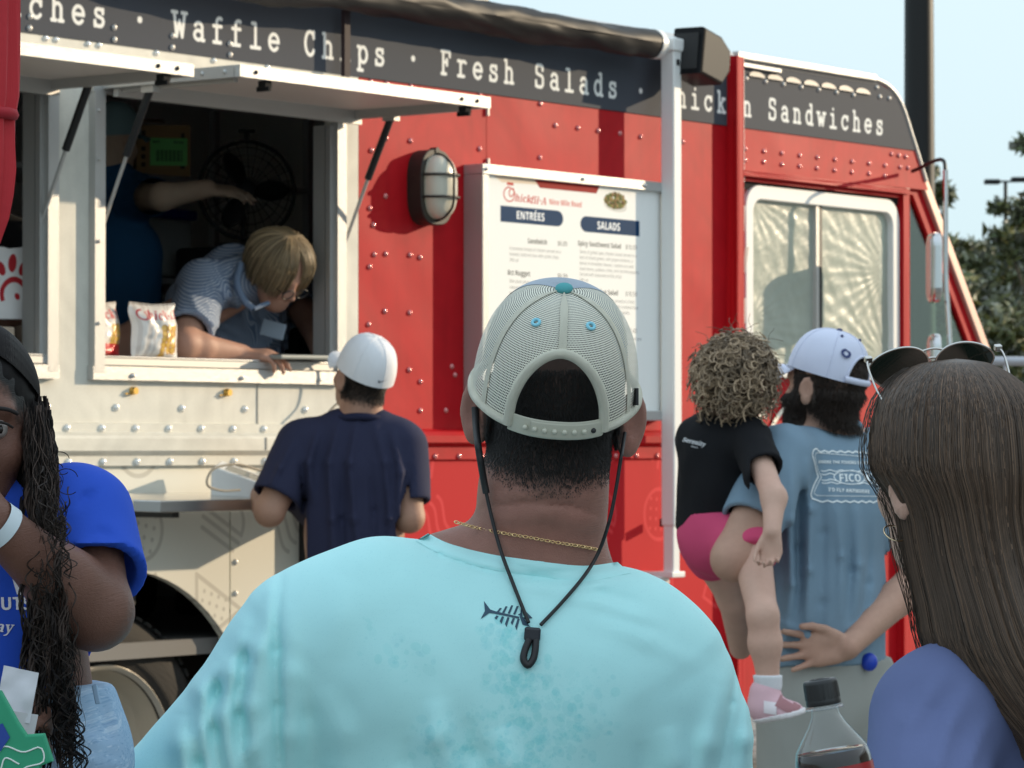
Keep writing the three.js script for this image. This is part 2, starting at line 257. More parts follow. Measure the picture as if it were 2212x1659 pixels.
    g.stroke();
  };
  const S0 = -3.2, SL = 6.2, HB = 2.712, HT = 2.99, W = 2048, Hh = 96, kx = W / SL;
  const bandTex = canvasTex(W, Hh, (g) => {
    g.fillStyle = '#484c54'; g.fillRect(0, 0, W, Hh);
    g.strokeStyle = '#f2f2ee'; g.fillStyle = '#f2f2ee'; g.lineCap = 'round'; g.lineJoin = 'round';
    const k = 0.081 / 8.4 * kx; g.lineWidth = k * 1.4;
    const text = 'Sandwiches • Waffle Chips • Fresh Salads • Chicken Sandwiches', i0 = 11; // the first bullet stands at s = -1.902
    for (let i = 0; i < text.length; i++) { const s = -1.902 + (i - i0) * 0.0895; const X = (s - S0) * kx - 3 * k; if (text[i] !== ' ') letter(g, text[i], X, Hh - (2.762 - HB) * (Hh / (HT - HB)), k); }
  });
  const bandMat = mat(col(1, 1, 1), 0.65, { map: bandTex, specularIntensity: 0.2 });
  const bandGeo = (pts) => { const g = extrude(pts, 0.003); const p = g.attributes.position, u = g.attributes.uv; for (let i = 0; i < p.count; i++) u.setXY(i, (p.getX(i) - S0) / SL, (p.getY(i) - HB) / (HT - HB)); return g; };
  tp('lettered_band', bandGeo([[-3.2, HB], [1.358, HB], [1.358, HT], [-3.2, HT]]).translate(0, 0, 0.001), bandMat, 'dark grey band with white typewriter lettering');
  tp('lettered_band', bandGeo([[1.424, HB], [2.775, HB], [2.66, 2.895], [2.58, 2.945], [2.46, 2.975], [1.424, 2.98]]).translate(0, 0, 0.001), bandMat, 'dark grey band end with white typewriter lettering');
  tp('curled_vinyl', merge([0, 1, 2, 3, 4, 5, 6].map((i) => new THREE.CircleGeometry(0.045, 12, 0, Math.PI).scale(1.25, 0.5, 1).rotateX(-0.25).translate(1.56 + i * 0.131, 2.917, 0.012))), MAT.grey);
  // rivets
  const redRivets=[[-0.782,2.702],[-0.699,2.702],[-0.569,2.703],[-0.188,2.703],[0.165,2.702],[0.255,2.631],[0.392,2.632],[-0.7,2.516],[-0.571,2.517],[-0.779,2.47],[-0.188,2.516],[0.163,2.509],[0.518,2.631],[0.653,2.631],[0.786,2.628],[1.063,2.629],[-0.704,2.32],[-0.786,2.275],[-0.768,2.219],[-0.763,2.12],[-0.702,2.125],[-0.573,2.127],[-0.519,2.121],[-0.788,2.078],[-0.707,1.931],[-0.575,1.93],[-0.792,1.884],[-0.577,1.735],[-0.516,1.696],[-0.516,1.597],[-0.573,1.541],[-0.344,1.751],[-0.326,1.722],[-0.377,1.599]];
  const whRivets=[[-2.305,2.703],[-2.262,2.703],[-2.126,2.703],[-2.079,2.703],[-1.823,2.703],[-1.559,2.703],[-1.304,2.703],[-1.454,1.105],[-1.454,1.005],[-1.352,1.005],[-1.454,0.9]];
  const cabgRivets=[[1.492,2.905],[1.628,2.905],[1.757,2.905],[1.887,2.905],[2.017,2.905],[2.149,2.905],[2.279,2.905],[2.484,2.915],[2.559,2.914],[2.461,2.951]];
  const cabrRivets=[[1.489,2.631],[1.621,2.631],[1.749,2.632],[1.88,2.632],[2.01,2.633],[2.142,2.633],[2.273,2.633],[2.404,2.634],[2.529,2.634],[2.651,2.635],[2.713,2.636],[2.582,2.685],[2.639,2.683],[2.695,2.682],[1.489,2.587],[1.619,2.589],[1.749,2.588],[1.878,2.589],[2.007,2.589],[2.139,2.589],[2.272,2.59],[2.404,2.592],[2.528,2.591]];
  const bandRivets=[[-2.375,2.762],[-2.377,2.727],[-2.016,2.764],[-2.015,2.727],[-1.755,2.763],[-1.756,2.727],[-1.489,2.763],[-1.487,2.728]];
  const rg = new THREE.SphereGeometry(0.0105, 10, 5, 0, Math.PI * 2, 0, Math.PI / 2).rotateX(Math.PI / 2).scale(1, 1, 0.8), big = new THREE.SphereGeometry(0.013, 10, 5, 0, Math.PI * 2, 0, Math.PI / 2).rotateX(Math.PI / 2).scale(1, 1, 0.75);
  const rivet = (s, h, w, g, m) => { const r = tp('rivet', g, m); r.position.set(s, h, w); };
  for (const [s, h] of redRivets) rivet(s, h, 0, rg, MAT.rivetRed);
  for (const [s, h] of whRivets) rivet(s, h, 0, rg, MAT.rivetWhite);
  for (const [s, h] of cabrRivets) rivet(s, h, 0, rg, MAT.rivetRed);
  for (const [s, h] of cabgRivets) rivet(s, h, 0.004, rg, MAT.aluDull);
  for (const [s, h] of bandRivets) rivet(s, h, 0.004, rg, MAT.aluDull);
  for (let s = -2.59; s < -0.9; s += 0.295) rivet(s, 1.595, 0, big, MAT.rivetWhite);
  for (let s = -2.52; s < -0.86; s += 0.1485) { rivet(s, 1.531, 0.012, big, MAT.rivetWhite); rivet(s, 1.428, 0.018, big, MAT.rivetWhite); }
  for (let s = -0.716; s < 1.3; s += 0.1325) rivet(s, 1.44, 0.012, rg, MAT.rivetRed);
  // rub rails along the belt line
  const rail = (a, b, m, name) => tp(name, extrude([[0, 1.548], [0.012, 1.546], [0.012, 1.52], [0.034, 1.508], [0.038, 1.5], [0.038, 1.462], [0.026, 1.452], [0.018, 1.446], [0.018, 1.416], [0, 1.414]].map(([w, h]) => [-w, h]), b - a).rotateY(Math.PI / 2).translate(a, 0, 0), m);
  rail(-6.2, -0.846, MAT.white, 'belt_rail'); 
  tp('belt_rail', extrude([[0, 1.535], [0.03, 1.525], [0.04, 1.512], [0.04, 1.488], [0.012, 1.474], [0.012, 1.43], [0, 1.428]].map(([w, h]) => [-w, h]), 2.2).rotateY(Math.PI / 2).translate(-0.842, 0, 0), MAT.red);
  tp('panel_seam', merge([box(0.004, 0.17, 0.004, -1.35, 1.63, 0.001), box(0.004, 0.04, 0.004, -1.35, 1.484, 0.039)]), mat(col(0.35, 0.34, 0.31), 0.8));
  for (const [s, h] of [[0.0, 2.66], [0.002, 2.46]]) tp('seam_clip', box(0.008, 0.05, 0.012, -0.147 + s, h, 0.004), MAT.alu);
  // serving windows: aluminium frames
  const frame = (a, b) => {
    const f = tp('window_frame', merge([box(b - a + 0.1, 0.042, 0.03, (a + b) / 2, 1.7, 0.012), box(0.045, 0.9, 0.03, a - 0.022, 2.15, 0.0125), box(0.045, 0.9, 0.03, b + 0.022, 2.15, 0.0125), box(b - a + 0.1, 0.035, 0.03, (a + b) / 2, 2.575, 0.012)]), MAT.alu);
    part(f, 'window_track', merge([box(b - a, 0.02, 0.1, (a + b) / 2, 1.735, -0.03), box(0.014, 0.8, 0.02, a + 0.007, 2.14, -0.005), box(0.014, 0.8, 0.02, b - 0.007, 2.14, -0.005), box(0.012, 0.8, 0.05, a + 0.006, 2.14, -0.045), box(0.012, 0.8, 0.05, b - 0.006, 2.14, -0.045)]), MAT.aluDull);
    part(f, 'window_sill', rbox(b - a + 0.02, 0.012, 0.34, 0.004, (a + b) / 2, 1.748, -0.15), MAT.steel);
    for (const s of [a + 0.12, a + 0.62, a + 1.0]) part(f, 'screw', new THREE.SphereGeometry(0.008, 8, 6).translate(s, 1.693, 0.028), MAT.chrome);
    for (const h of [1.85, 2.1, 2.35, 2.5]) part(f, 'screw', new THREE.SphereGeometry(0.006, 8, 6).translate(a - 0.03, h, 0.029), MAT.aluDull);
  };
  frame(-3.42, -2.319); frame(-2.076, -0.982);
  for (const s of [-1.93, -1.5]) tp('brass_knob', merge([new THREE.CylinderGeometry(0.011, 0.013, 0.018, 12).rotateX(Math.PI / 2).translate(s, 1.647, 0.01), box(0.03, 0.004, 0.004, s - 0.022, 1.638, 0.008)]), mat(col(0.72, 0.46, 0.12), 0.35, { metalness: 0.8 }));
  // hatches propped open over the windows
  const hatch = (a, b, drop) => {
    const h0 = drop, d = 0.58, hh = tp('hatch_panel', box(b - a - 0.03, 0.012, d - 0.02, (a + b) / 2, h0 + 0.008, d / 2), mat(col(0.62, 0.55, 0.5), 0.55));
    part(hh, 'hatch_edge', merge([box(b - a, 0.036, 0.022, (a + b) / 2, h0, d + 0.001)]), MAT.alu);
    part(hh, 'hatch_edge', box(0.022, 0.036, d - 0.012, a + 0.011, h0, d / 2 - 0.006), MAT.alu);
    part(hh, 'hatch_edge', box(0.022, 0.036, d - 0.012, b - 0.011, h0, d / 2 - 0.006), MAT.alu);
    part(hh, 'inner_rail', merge([box(b - a - 0.05, 0.045, 0.02, (a + b) / 2, h0 - 0.02, 0.06), box(0.02, 0.03, d - 0.1, a + 0.05, h0 - 0.012, d / 2), box(0.02, 0.03, d - 0.1, b - 0.05, h0 - 0.012, d / 2)]), MAT.aluDull);
    for (const [s, w] of [[a + 0.012, d - 0.05], [a + 0.012, d - 0.14], [a + 0.012, 0.1], [a + 0.012, 0.18]]) part(hh, 'screw', new THREE.SphereGeometry(0.007, 8, 6).translate(s - 0.012, h0, w), MAT.aluDull);
    for (const s of [a + 0.07, b - 0.07, b - 0.15]) part(hh, 'screw', new THREE.SphereGeometry(0.007, 8, 6).translate(s, h0, d + 0.012), MAT.black);
    for (const s of [a + 0.14, b - 0.1]) { part(hh, 'latch', merge([box(0.028, 0.02, 0.03, s, h0 - 0.028, d - 0.015), box(0.01, 0.014, 0.05, s, h0 - 0.042, d - 0.02)]), MAT.blackMatt); }
    for (const s of [a + 0.03, b - 0.03]) {
      part(hh, 'gas_strut', tube([[s, 2.56, 0.2], [s, 2.36, 0.1]], 0.0125, 4), MAT.black);
      part(hh, 'gas_strut_rod', tube([[s, 2.36, 0.1], [s, 2.15, 0.0]], 0.006, 4), MAT.aluDull);
      part(hh, 'bracket', box(0.03, 0.03, 0.05, s, 2.562, 0.2), MAT.aluDull);
    }
  };
  hatch(-3.46, -2.29, 2.568); hatch(-2.09, -0.885, 2.586);
  // counter shelf under the window
  const ct = tp('counter_shelf', extrude([[-2.03, 0.036], [-2.2, 0.27], [-2.14, 0.32], [-1.0, 0.32], [-1.0, 0.036]], 0.03, { bevel: 0.003 }).rotateX(Math.PI / 2 + 0.06).translate(0, 1.33, 0), MAT.steel);
  for (const s of [-2.02, -1.1]) part(ct, 'shelf_bracket', merge([box(0.09, 0.3, 0.06, s, 1.14, 0.03), box(0.03, 0.03, 0.24, s, 1.275, 0.15)]), MAT.black);
  // rolled awning with its arms and posts
  const roll = (() => {
    const N = 120, R = 20, pos = [], idx = [], uv = [];
    for (let i = 0; i <= N; i++) { const s = -6 + 6.72 * i / N; for (let j = 0; j <= R; j++) { const a = j / R * Math.PI * 2, n = noise(s * 2.2, a * 0.8, 1) * 0.35 + noise(s * 9 + Math.cos(a) * 2, Math.sin(a) * 2, 4) * 0.22; const tie = 1 - 0.12 * Math.exp(-Math.pow((s - 0.62) / 0.03, 2)); const r = 0.052 * (1 + n * (s > 0.62 ? 0.3 : 1)) * tie * (i === 0 || i === N ? 0.97 : 1), sag = Math.sin(a) < 0 ? 0.02 * (0.5 + noise(s * 1.7, 2, 8)) : 0; pos.push(s, 2.962 + r * Math.sin(a) + sag * Math.sin(a), 0.1 + r * Math.cos(a)); uv.push(s, a); } }
    for (let i = 0; i < N; i++) for (let j = 0; j < R; j++) { const a = i * (R + 1) + j, b = a + R + 1; idx.push(a, b, a + 1, b, b + 1, a + 1); }
    const g = new THREE.BufferGeometry(); g.setAttribute('position', new THREE.Float32BufferAttribute(pos, 3)); g.setAttribute('uv', new THREE.Float32BufferAttribute(uv, 2)); g.setIndex(idx); g.computeVertexNormals(); return g;
  })();
  const aw = tp('awning_roll', roll, mat(col(0.014, 0.014, 0.015), 0.5, { specularIntensity: 0.5 }), 'rolled black awning fabric');
  part(aw, 'roll_end', merge([new THREE.CylinderGeometry(0.055, 0.055, 0.03, 24).rotateZ(Math.PI / 2).translate(0.735, 2.962, 0.1), new THREE.CylinderGeometry(0.02, 0.02, 0.1, 12).rotateZ(Math.PI / 2).translate(0.78, 2.962, 0.1)]), MAT.plasticWhite);
  const post = tp('awning_post', merge([rbox(0.052, 1.79, 0.06, 0.006, 0.826, 2.075, 0.112), rbox(0.042, 0.2, 0.046, 0.004, 0.826, 1.09, 0.112)]), MAT.plasticWhite);
  part(post, 'post_foot', merge([rbox(0.085, 0.022, 0.09, 0.004, 0.826, 1.0, 0.1), rbox(0.075, 0.03, 0.075, 0.006, 0.8, 0.975, 0.06), box(0.02, 0.05, 0.1, 0.8, 0.985, 0.03)]), MAT.plasticWhite);
  part(post, 'post_head', merge([rbox(0.07, 0.05, 0.075, 0.008, 0.826, 2.965, 0.112), rbox(0.05, 0.03, 0.12, 0.006, 0.85, 2.985, 0.06), rbox(0.06, 0.02, 0.05, 0.005, 0.88, 2.93, 0.06)]), MAT.plasticWhite);
  part(post, 'post_slot', box(0.018, 0.022, 0.004, 0.826, 2.9, 0.143), MAT.black);
  part(post, 'post_catch', box(0.02, 0.03, 0.05, 0.77, 1.98, 0.04), MAT.black); part(post, 'post_catch', box(0.012, 0.03, 0.05, 0.865, 1.19, 0.06), MAT.black);
  tp('awning_strap', merge([box(0.026, 0.22, 0.012, -0.96, 2.81, 0.045), box(0.004, 0.22, 0.016, -0.976, 2.81, 0.045)]), mat(col(0.02, 0.008, 0.012), 0.7));
  tp('roof_unit', rbox(0.6, 0.2, 0.7, 0.03, 0.1, 3.16, -0.75), mat(col(0.6, 0.55, 0.46), 0.6));
  // door window: white rubber frame, centre mullion and a taped-on plastic sheet
  const dw = tp('door_window_frame', extrude(roundRect(1.5, 1.75, 2.645, 2.492, 0.09), 0.026, { holes: [roundRect(1.545, 1.795, 2.6, 2.445, 0.06)], bevel: 0.004 }).translate(0, 0, -0.03), MAT.plasticWhite);
  part(dw, 'window_mullion', merge([box(0.022, 0.66, 0.02, 2.03, 2.12, -0.02)]), MAT.alu); part(dw, 'mullion_gasket', box(0.03, 0.66, 0.016, 2.058, 2.12, -0.024), MAT.black);
  part(dw, 'window_pane', box(1.06, 0.655, 0.004, 2.072, 2.12, -0.04), mat(col(0.5, 0.58, 0.54), 0.05, { transmission: 0.6, thickness: 0 }));
  const film = (() => {
    const N = 110, M = 80, pos = [], idx = [], uv = [];
    for (let i = 0; i <= N; i++) for (let j = 0; j <= M; j++) {
      const u = i / N, v = j / M, s = 1.535 + u * 1.07 + 0.012 * noise(v * 9, 3, 1) * (u > 0.9 ? 1 : 0.2), h = 1.785 + v * 0.68 + 0.004 * noise(u * 12, 7, 3);
      const pull = (a, b, f, k) => { const d = hyp(u - a, (v - b) * 0.75), an = Math.atan2(v - b, u - a); return Math.sin(an * f + noise(d * 3, an * 2, k) * 2) * Math.exp(-d * 2.2) * Math.min(1, d * 6); };
      const w = 0.0045 * pull(1.02, 0.02, 34, 1) + 0.0035 * pull(0.0, 0.25, 30, 2) + 0.003 * pull(0.02, 1.0, 26, 5) + 0.003 * pull(1.0, 0.6, 30, 9) + 0.006 * noise(u * 3, v * 3, 4) + 0.0018 * noise(u * 14, v * 10, 7);
      pos.push(s, h, -0.026 + w * 0.34 + 0.0014 * noise(u * 22 + v * 9, v * 5 - u * 4, 3) + 0.0008 * noise(u * 45, v * 40, 6)); uv.push(u, v);
    }
    for (let i = 0; i < N; i++) for (let j = 0; j < M; j++) { const a = i * (M + 1) + j, b = a + M + 1; idx.push(a, b, b + 1, a, b + 1, a + 1); }
    const g = new THREE.BufferGeometry(); g.setAttribute('position', new THREE.Float32BufferAttribute(pos, 3)); g.setAttribute('uv', new THREE.Float32BufferAttribute(uv, 2)); g.setIndex(idx); g.computeVertexNormals(); return g;
  })();
  tp('plastic_sheet', film, mat(col(0.78, 0.82, 0.72), 0.32, { transmission: 0.6, thickness: 0, clearcoat: 0.25, clearcoatRoughness: 0.25 }), 'wrinkled clear plastic sheet taped over the door window');
  tp('window_blind', box(1.2, 0.75, 0.01, 2.07, 2.12, -0.12), mat(col(0.3, 0.36, 0.33), 0.8));
  tp('tape', merge([[1.47, 2.43, 0.5], [1.475, 2.36, 0.3], [1.485, 2.2, -0.2], [1.48, 2.0, 0.35], [1.47, 1.87, -0.15]].map(([s, h, a]) => new THREE.PlaneGeometry(0.022, 0.1, 1, 6).rotateZ(a * 0.5).rotateX(0.1).rotateY(a * 0.6).translate(s, h, 0.004))), mat(col(0.8, 0.72, 0.66), 0.25, { transmission: 0.4, thickness: 0 }));
  // hinge, door pull
  tp('door_handle', merge([rbox(0.03, 0.17, 0.02, 0.006, 0.46, 1.2, 0.012)]), MAT.aluDull);
  // round emblem on the cab, white ring lettering on red
  const badge = canvasTex(512, 512, (g) => {
    g.clearRect(0, 0, 512, 512); g.translate(256, 256); g.fillStyle = '#f3ead9'; g.strokeStyle = '#f3ead9'; g.textAlign = 'center'; g.textBaseline = 'middle'; g.font = 'bold 58px sans-serif';
    const t = 'THE ORIGINAL'; for (let i = 0; i < t.length; i++) { g.save(); g.rotate((-1.2 + i * 0.27)); g.translate(0, -208); g.fillText(t[i], 0, 0); g.restore(); }
    g.lineWidth = 10; g.beginPath(); g.arc(0, 0, 160, 0, 7); g.stroke();
    for (let k = 0; k < 9; k++) { g.save(); g.rotate(-1.9 + k * 0.09); g.translate(0, -190 - 14 * (k % 3)); g.beginPath(); g.ellipse(0, 0, 15, 9, k, 0, 7); g.fill(); g.restore(); }
  });
  tp('round_emblem', new THREE.CircleGeometry(0.48, 48).translate(1.93, 1.36, -0.012), mat(col(1, 1, 1), 0.4, { map: badge, transparent: true, alphaTest: 0.3 }), 'white ring of lettering on the cab door');
  // wheel
  const wh = tp('wheel', (() => {
    const tyre = lathe([[0.3, -0.11], [0.36, -0.125], [0.43, -0.12], [0.47, -0.1], [0.484, -0.06], [0.486, 0.04], [0.482, 0.075], [0.47, 0.1], [0.44, 0.118], [0.4, 0.126], [0.36, 0.12], [0.352, 0.124], [0.346, 0.118], [0.3, 0.1]], 96).rotateX(Math.PI / 2); return tyre.translate(-1.975, 0.484, -0.2);
  })(), MAT.rubber);
  for (let i = 0; i < 64; i++) { const a = i / 64 * Math.PI * 2; const b = part(wh, 'tread_block', i ? wh.userData.tb : (wh.userData.tb = rbox(0.03, 0.012, 0.05, 0.003)), MAT.rubber); b.position.set(-1.975 + 0.486 * Math.cos(a), 0.484 + 0.486 * Math.sin(a), -0.125); b.rotation.z = a - Math.PI / 2; }
  delete wh.userData.tb;
  const rimMat = mat(col(0.5, 0.46, 0.39), 0.42, { metalness: 0.35, bumpMap: grainBump, bumpScale: 0.0008 });
  part(wh, 'rim', lathe([[0.3, 0.1], [0.313, 0.114], [0.318, 0.11], [0.314, 0.098], [0.296, 0.07], [0.288, 0.02], [0.276, 0.012], [0.268, -0.02], [0.258, -0.026], [0.25, -0.05], [0.236, -0.055], [0.228, -0.03], [0.216, -0.028], [0.205, -0.06]], 80).rotateX(Math.PI / 2).translate(-1.975, 0.484, -0.19), rimMat);
  const holes = []; for (let k = 0; k < 6; k++) { const a = k / 6 * Math.PI * 2, h = []; for (let i = 0; i < 22; i++) { const b = i / 22 * Math.PI * 2; h.push([0.152 * Math.cos(a) + 0.037 * Math.cos(b), 0.152 * Math.sin(a) + 0.05 * Math.sin(b)]); } holes.push(h); }
  const disc = []; for (let i = 0; i < 64; i++) { const a = i / 64 * Math.PI * 2; disc.push([0.21 * Math.cos(a), 0.21 * Math.sin(a)]); }
  part(wh, 'wheel_disc', extrude(disc, 0.012, { holes, bevel: 0.004 }).translate(-1.975, 0.484, -0.26), rimMat);
  part(wh, 'hub', lathe([[0, 0.03], [0.05, 0.03], [0.062, 0.015], [0.064, -0.04], [0.09, -0.05]], 32).rotateX(Math.PI / 2).translate(-1.975, 0.484, -0.2), rimMat);
  for (let k = 0; k < 8; k++) { const n = part(wh, 'lug_nut', wh.userData.n ?? (wh.userData.n = new THREE.CylinderGeometry(0.014, 0.016, 0.03, 6).rotateX(Math.PI / 2)), rimMat); n.position.set(-1.975 + 0.1 * Math.cos(k * 0.785 + 0.4), 0.484 + 0.1 * Math.sin(k * 0.785 + 0.4), -0.235); }
  delete wh.userData.n;
  tp('wheel_well', merge([new THREE.CylinderGeometry(0.66, 0.66, 0.62, 48, 1, true, -Math.PI / 2, Math.PI).rotateX(Math.PI / 2).rotateZ(Math.PI).scale(1, -1, 1).translate(-1.975, 0.46, -0.36), box(1.5, 1.0, 0.02, -1.975, 0.7, -0.68), box(1.4, 0.02, 0.64, -1.975, 1.135, -0.36)]), MAT.blackMatt);
  tp('underbody', merge([box(0.1, 0.2, 2.2, -5, 0.5, -1.1), box(0.1, 0.2, 2.2, 1, 0.5, -1.1), box(9.6, 0.16, 0.12, -1.2, 0.6, -0.75), box(9.6, 0.16, 0.12, -1.2, 0.6, -1.5)]), MAT.blackMatt);
  for (const [s, w] of [[3.1, -0.2], [-1.975, -1.95], [3.1, -1.95]]) { const w2 = wh.clone(); w2.position.set(s + 1.975, 0, w + 0.2); w2.name = 'wheel'; truck.add(w2); }
}
// ---------------------------------------------------------------- things on and in the truck
{ // caged bulkhead lamp
  const l = onTruck('wall_lamp', 'oval caged bulkhead lamp with frosted cover beside the menu board', 'lamp', [-0.5, 2.36, 0]);
  const oval = (rx, ry, n = 48) => { const o = []; for (let i = 0; i < n; i++) { const a = i / n * Math.PI * 2, c = Math.cos(a), s = Math.sin(a); o.push([rx * Math.sign(c) * Math.pow(Math.abs(c), 0.72), ry * Math.sign(s) * Math.pow(Math.abs(s), 0.62)]); } return o; };
  const dark = mat(col(0.02, 0.018, 0.015), 0.55);
  part(l, 'housing', extrude(oval(0.082, 0.123), 0.045, { bevel: 0.006 }), dark);
  const g = new THREE.SphereGeometry(1, 40, 24); const p = g.attributes.position;
  for (let i = 0; i < p.count; i++) { const x = p.getX(i), y = p.getY(i), z = p.getZ(i); p.setXYZ(i, 0.07 * Math.sign(x) * Math.pow(Math.abs(x), 0.8), 0.11 * Math.sign(y) * Math.pow(Math.abs(y), 0.72), 0.05 + 0.072 * Math.sign(z) * Math.pow(Math.abs(z), 0.6)); } g.computeVertexNormals();
  part(l, 'frosted_cover', g, mat(col(0.75, 0.72, 0.6), 0.28, { transmission: 0.25, thickness: 0, bumpMap: noiseTex(64, (x) => 0.5 + 0.5 * Math.sin(x * 200)), bumpScale: 0.0006 }));
  const hoop = (pts) => part(l, 'cage_bar', tube(pts, 0.0045, 32, 6), dark);
  for (const y of [-0.036, 0.04]) hoop([[-0.078, y, 0.04], [-0.07, y, 0.085], [-0.04, y, 0.125], [0, y, 0.132], [0.04, y, 0.125], [0.07, y, 0.085], [0.082, y, 0.04]]);
  hoop([[0, -0.12, 0.045], [0, -0.105, 0.09], [0, -0.07, 0.128], [0, 0, 0.135], [0, 0.07, 0.128], [0, 0.105, 0.09], [0, 0.12, 0.045]]);
  part(l, 'bezel', extrude(oval(0.085, 0.126), 0.014, { holes: [oval(0.07, 0.11)], bevel: 0.003 }).translate(0, 0, 0.045), dark);
  part(l, 'screw', new THREE.CylinderGeometry(0.012, 0.012, 0.03, 10).rotateX(Math.PI / 2).translate(0, 0.125, 0.05), dark);
}
{ // menu board
  const b = onTruck('menu_board', 'white printed menu board in an aluminium frame, entrees and salads', 'menu board', [0.307, 1.57, 0]);
  const W = 1.17, H = 0.885;
  const tex = canvasTex(1400, 1060, (g, w, h) => {
    g.fillStyle = '#f4f4f1'; g.fillRect(0, 0, w, h); g.scale(1, 0.8);
    g.fillStyle = '#e9d6c2'; g.beginPath(); g.moveTo(60, 0); g.lineTo(560, 0); g.lineTo(560, 24); g.lineTo(120, 36); g.fill();
    g.fillStyle = '#9c2a28'; g.beginPath(); g.moveTo(360, 0); g.lineTo(860, 0); g.lineTo(835, 46); g.lineTo(400, 46); g.fill();
    // script mark: a looped C with a comb, then the name
    g.strokeStyle = '#c23a34'; g.fillStyle = '#c23a34'; g.lineWidth = 7; g.lineCap = 'round'; g.beginPath(); g.arc(175, 100, 40, -0.9, 4.9); g.stroke(); g.beginPath(); g.ellipse(192, 88, 17, 24, 0.4, 0, 7); g.stroke();
    for (const x of [166, 182, 198]) { g.beginPath(); g.arc(x, 40, 9, 0, 7); g.fill(); }
    g.font = 'italic bold 56px serif'; g.fillText('hick', 212, 136); g.fillText('·fil·A', 312, 140);
    g.font = 'bold 44px sans-serif'; g.fillStyle = '#d06a62'; g.save(); g.translate(470, 136); g.scale(0.78, 1); g.fillText('Nine Mile Road', 0, 0); g.restore();
    const pill = (x, y, t, left) => { g.fillStyle = '#123a5e'; g.beginPath(); g.roundRect(x, y, 468, 92, left ? [46, 0, 0, 46] : [0, 46, 46, 0]); g.fill(); g.fillStyle = '#fff'; g.font = 'bold 62px sans-serif'; g.textAlign = 'center'; g.save(); g.translate(x + 222, y + 68); g.scale(0.82, 1); g.fillText(t, 0, 0); g.restore(); g.textAlign = 'left'; };
    pill(110, 168, 'ENTRÉES', false); pill(710, 186, 'SALADS', true);
    const item = (x, y, t, price, lines, px) => {
      g.fillStyle = '#4a4a4a'; g.font = 'bold 40px sans-serif'; g.save(); g.translate(x, y); g.scale(0.8, 1); g.fillText(t, 0, 0); g.restore(); g.font = '38px sans-serif'; g.save(); g.translate(px, y); g.scale(0.8, 1); g.fillText(price, 0, 0); g.restore();
      g.fillStyle = '#8d8d8d'; g.font = '27px sans-serif'; lines.forEach((l, i) => { g.save(); g.translate(x + 14, y + 44 + i * 33); g.scale(0.78, 1); g.fillText(l, 0, 0); g.restore(); });
    };
    item(310, 372, 'Sandwich', '$6.89', [], 535); g.fillStyle = '#8d8d8d'; g.font = '27px sans-serif';
    ['A boneless breast of chicken served on a', 'toasted, buttered bun with pickle chips.', '390 cal'].forEach((l, i) => { g.save(); g.translate(176, 416 + i * 33); g.scale(0.78, 1); g.fillText(l, 0, 0); g.restore(); });
    item(162, 560, '8ct Nugget', '$6.99', ['Bite-sized pieces of boneless chicken breast,', 'seasoned to perfection, freshly breaded and', 'pressure cooked in 100% refined peanut oil.', '250 cal'], 535);
    item(162, 770, 'Spicy Sandwich', '$7.25', ['A boneless breast of chicken, seasoned with a', 'spicy blend of peppers, served on a toasted,', 'buttered bun with pickle chips.'], 535); g.fillStyle = '#c2403a'; 
    item(162, 962, 'Grilled Sandwich', '$8.59', ['Boneless breast of chicken, marinated'], 535);
    item(690, 362, 'Spicy Southwest Salad', '$10.59', ['Slices of grilled spicy chicken breast served on a', 'bed of mixed greens, with grape tomatoes, a', 'blend of shredded cheeses, roasted corn and', 'black beans, poblano chiles, and red bell peppers.', 'Served with seasoned tortilla strips', '680 cal'], 1065);
    item(690, 640, 'Grilled Market Salad', '$10.59', ['Sliced grilled chicken breast, served on a fresh', 'bed of mixed greens, topped with crumbled blue', 'cheese and a mix of red and green apples,', 'strawberries and blueberries. 550 cal'], 1065);
    item(690, 860, 'Cobb Salad', '$11.45', ['Nuggets on mixed greens, topped with roasted corn', 'kernels, crumbled bacon, sliced egg. 830 cal'], 1065); item(162, 1090, 'Waffle Chips', '$2.49', ['Kettle style, lightly salted. 220 cal'], 535); item(690, 1060, 'Dressings', '', ['Avocado lime ranch, herb ranch, vinaigrette'], 1065);
    // a printed salad bowl
    g.fillStyle = '#d9d7d2'; g.beginPath(); g.ellipse(985, 108, 92, 36, 0.1, 0, 7); g.fill(); let q = 3; const r = () => { q = (q * 16807) % 2147483647; return q / 2147483647; };
    for (let i = 0; i < 260; i++) { const a = r() * 6.28, d = Math.sqrt(r()); g.fillStyle = ['#5d6b3a', '#7c7a44', '#46532c', '#8d6a48', '#a48d5c', '#593c2c'][Math.floor(r() * 6)]; g.beginPath(); g.ellipse(985 + Math.cos(a) * d * 86, 78 + Math.sin(a) * d * 46, 9, 6, r() * 3, 0, 7); g.fill(); }
  });
  part(b, 'menu_sheet', new THREE.PlaneGeometry(W - 0.07, H - 0.07, 1, 1).translate(0, H / 2, 0.069), mat(col(1, 1, 1), 0.6, { map: tex, specularIntensity: 0.15 }), 'white menu sheet printed with dishes and prices');
  part(b, 'backing', box(W - 0.01, H - 0.01, 0.064, 0, H / 2, 0.034), MAT.aluDull);
  const fr = [[W, 0.036, 0, H - 0.018], [W, 0.036, 0, 0.018], [0.036, H - 0.074, -W / 2 + 0.018, H / 2], [0.036, H - 0.074, W / 2 - 0.018, H / 2]];
  for (const [w, h, x, y] of fr) part(b, 'frame_bar', rbox(w, h, 0.086, 0.003, x, y, 0.043), MAT.alu);
  for (const x of [-W / 2 + 0.018, 0, W / 2 - 0.2]) part(b, 'screw', new THREE.SphereGeometry(0.008, 8, 6).translate(x, H - 0.018, 0.086), MAT.chrome);
}
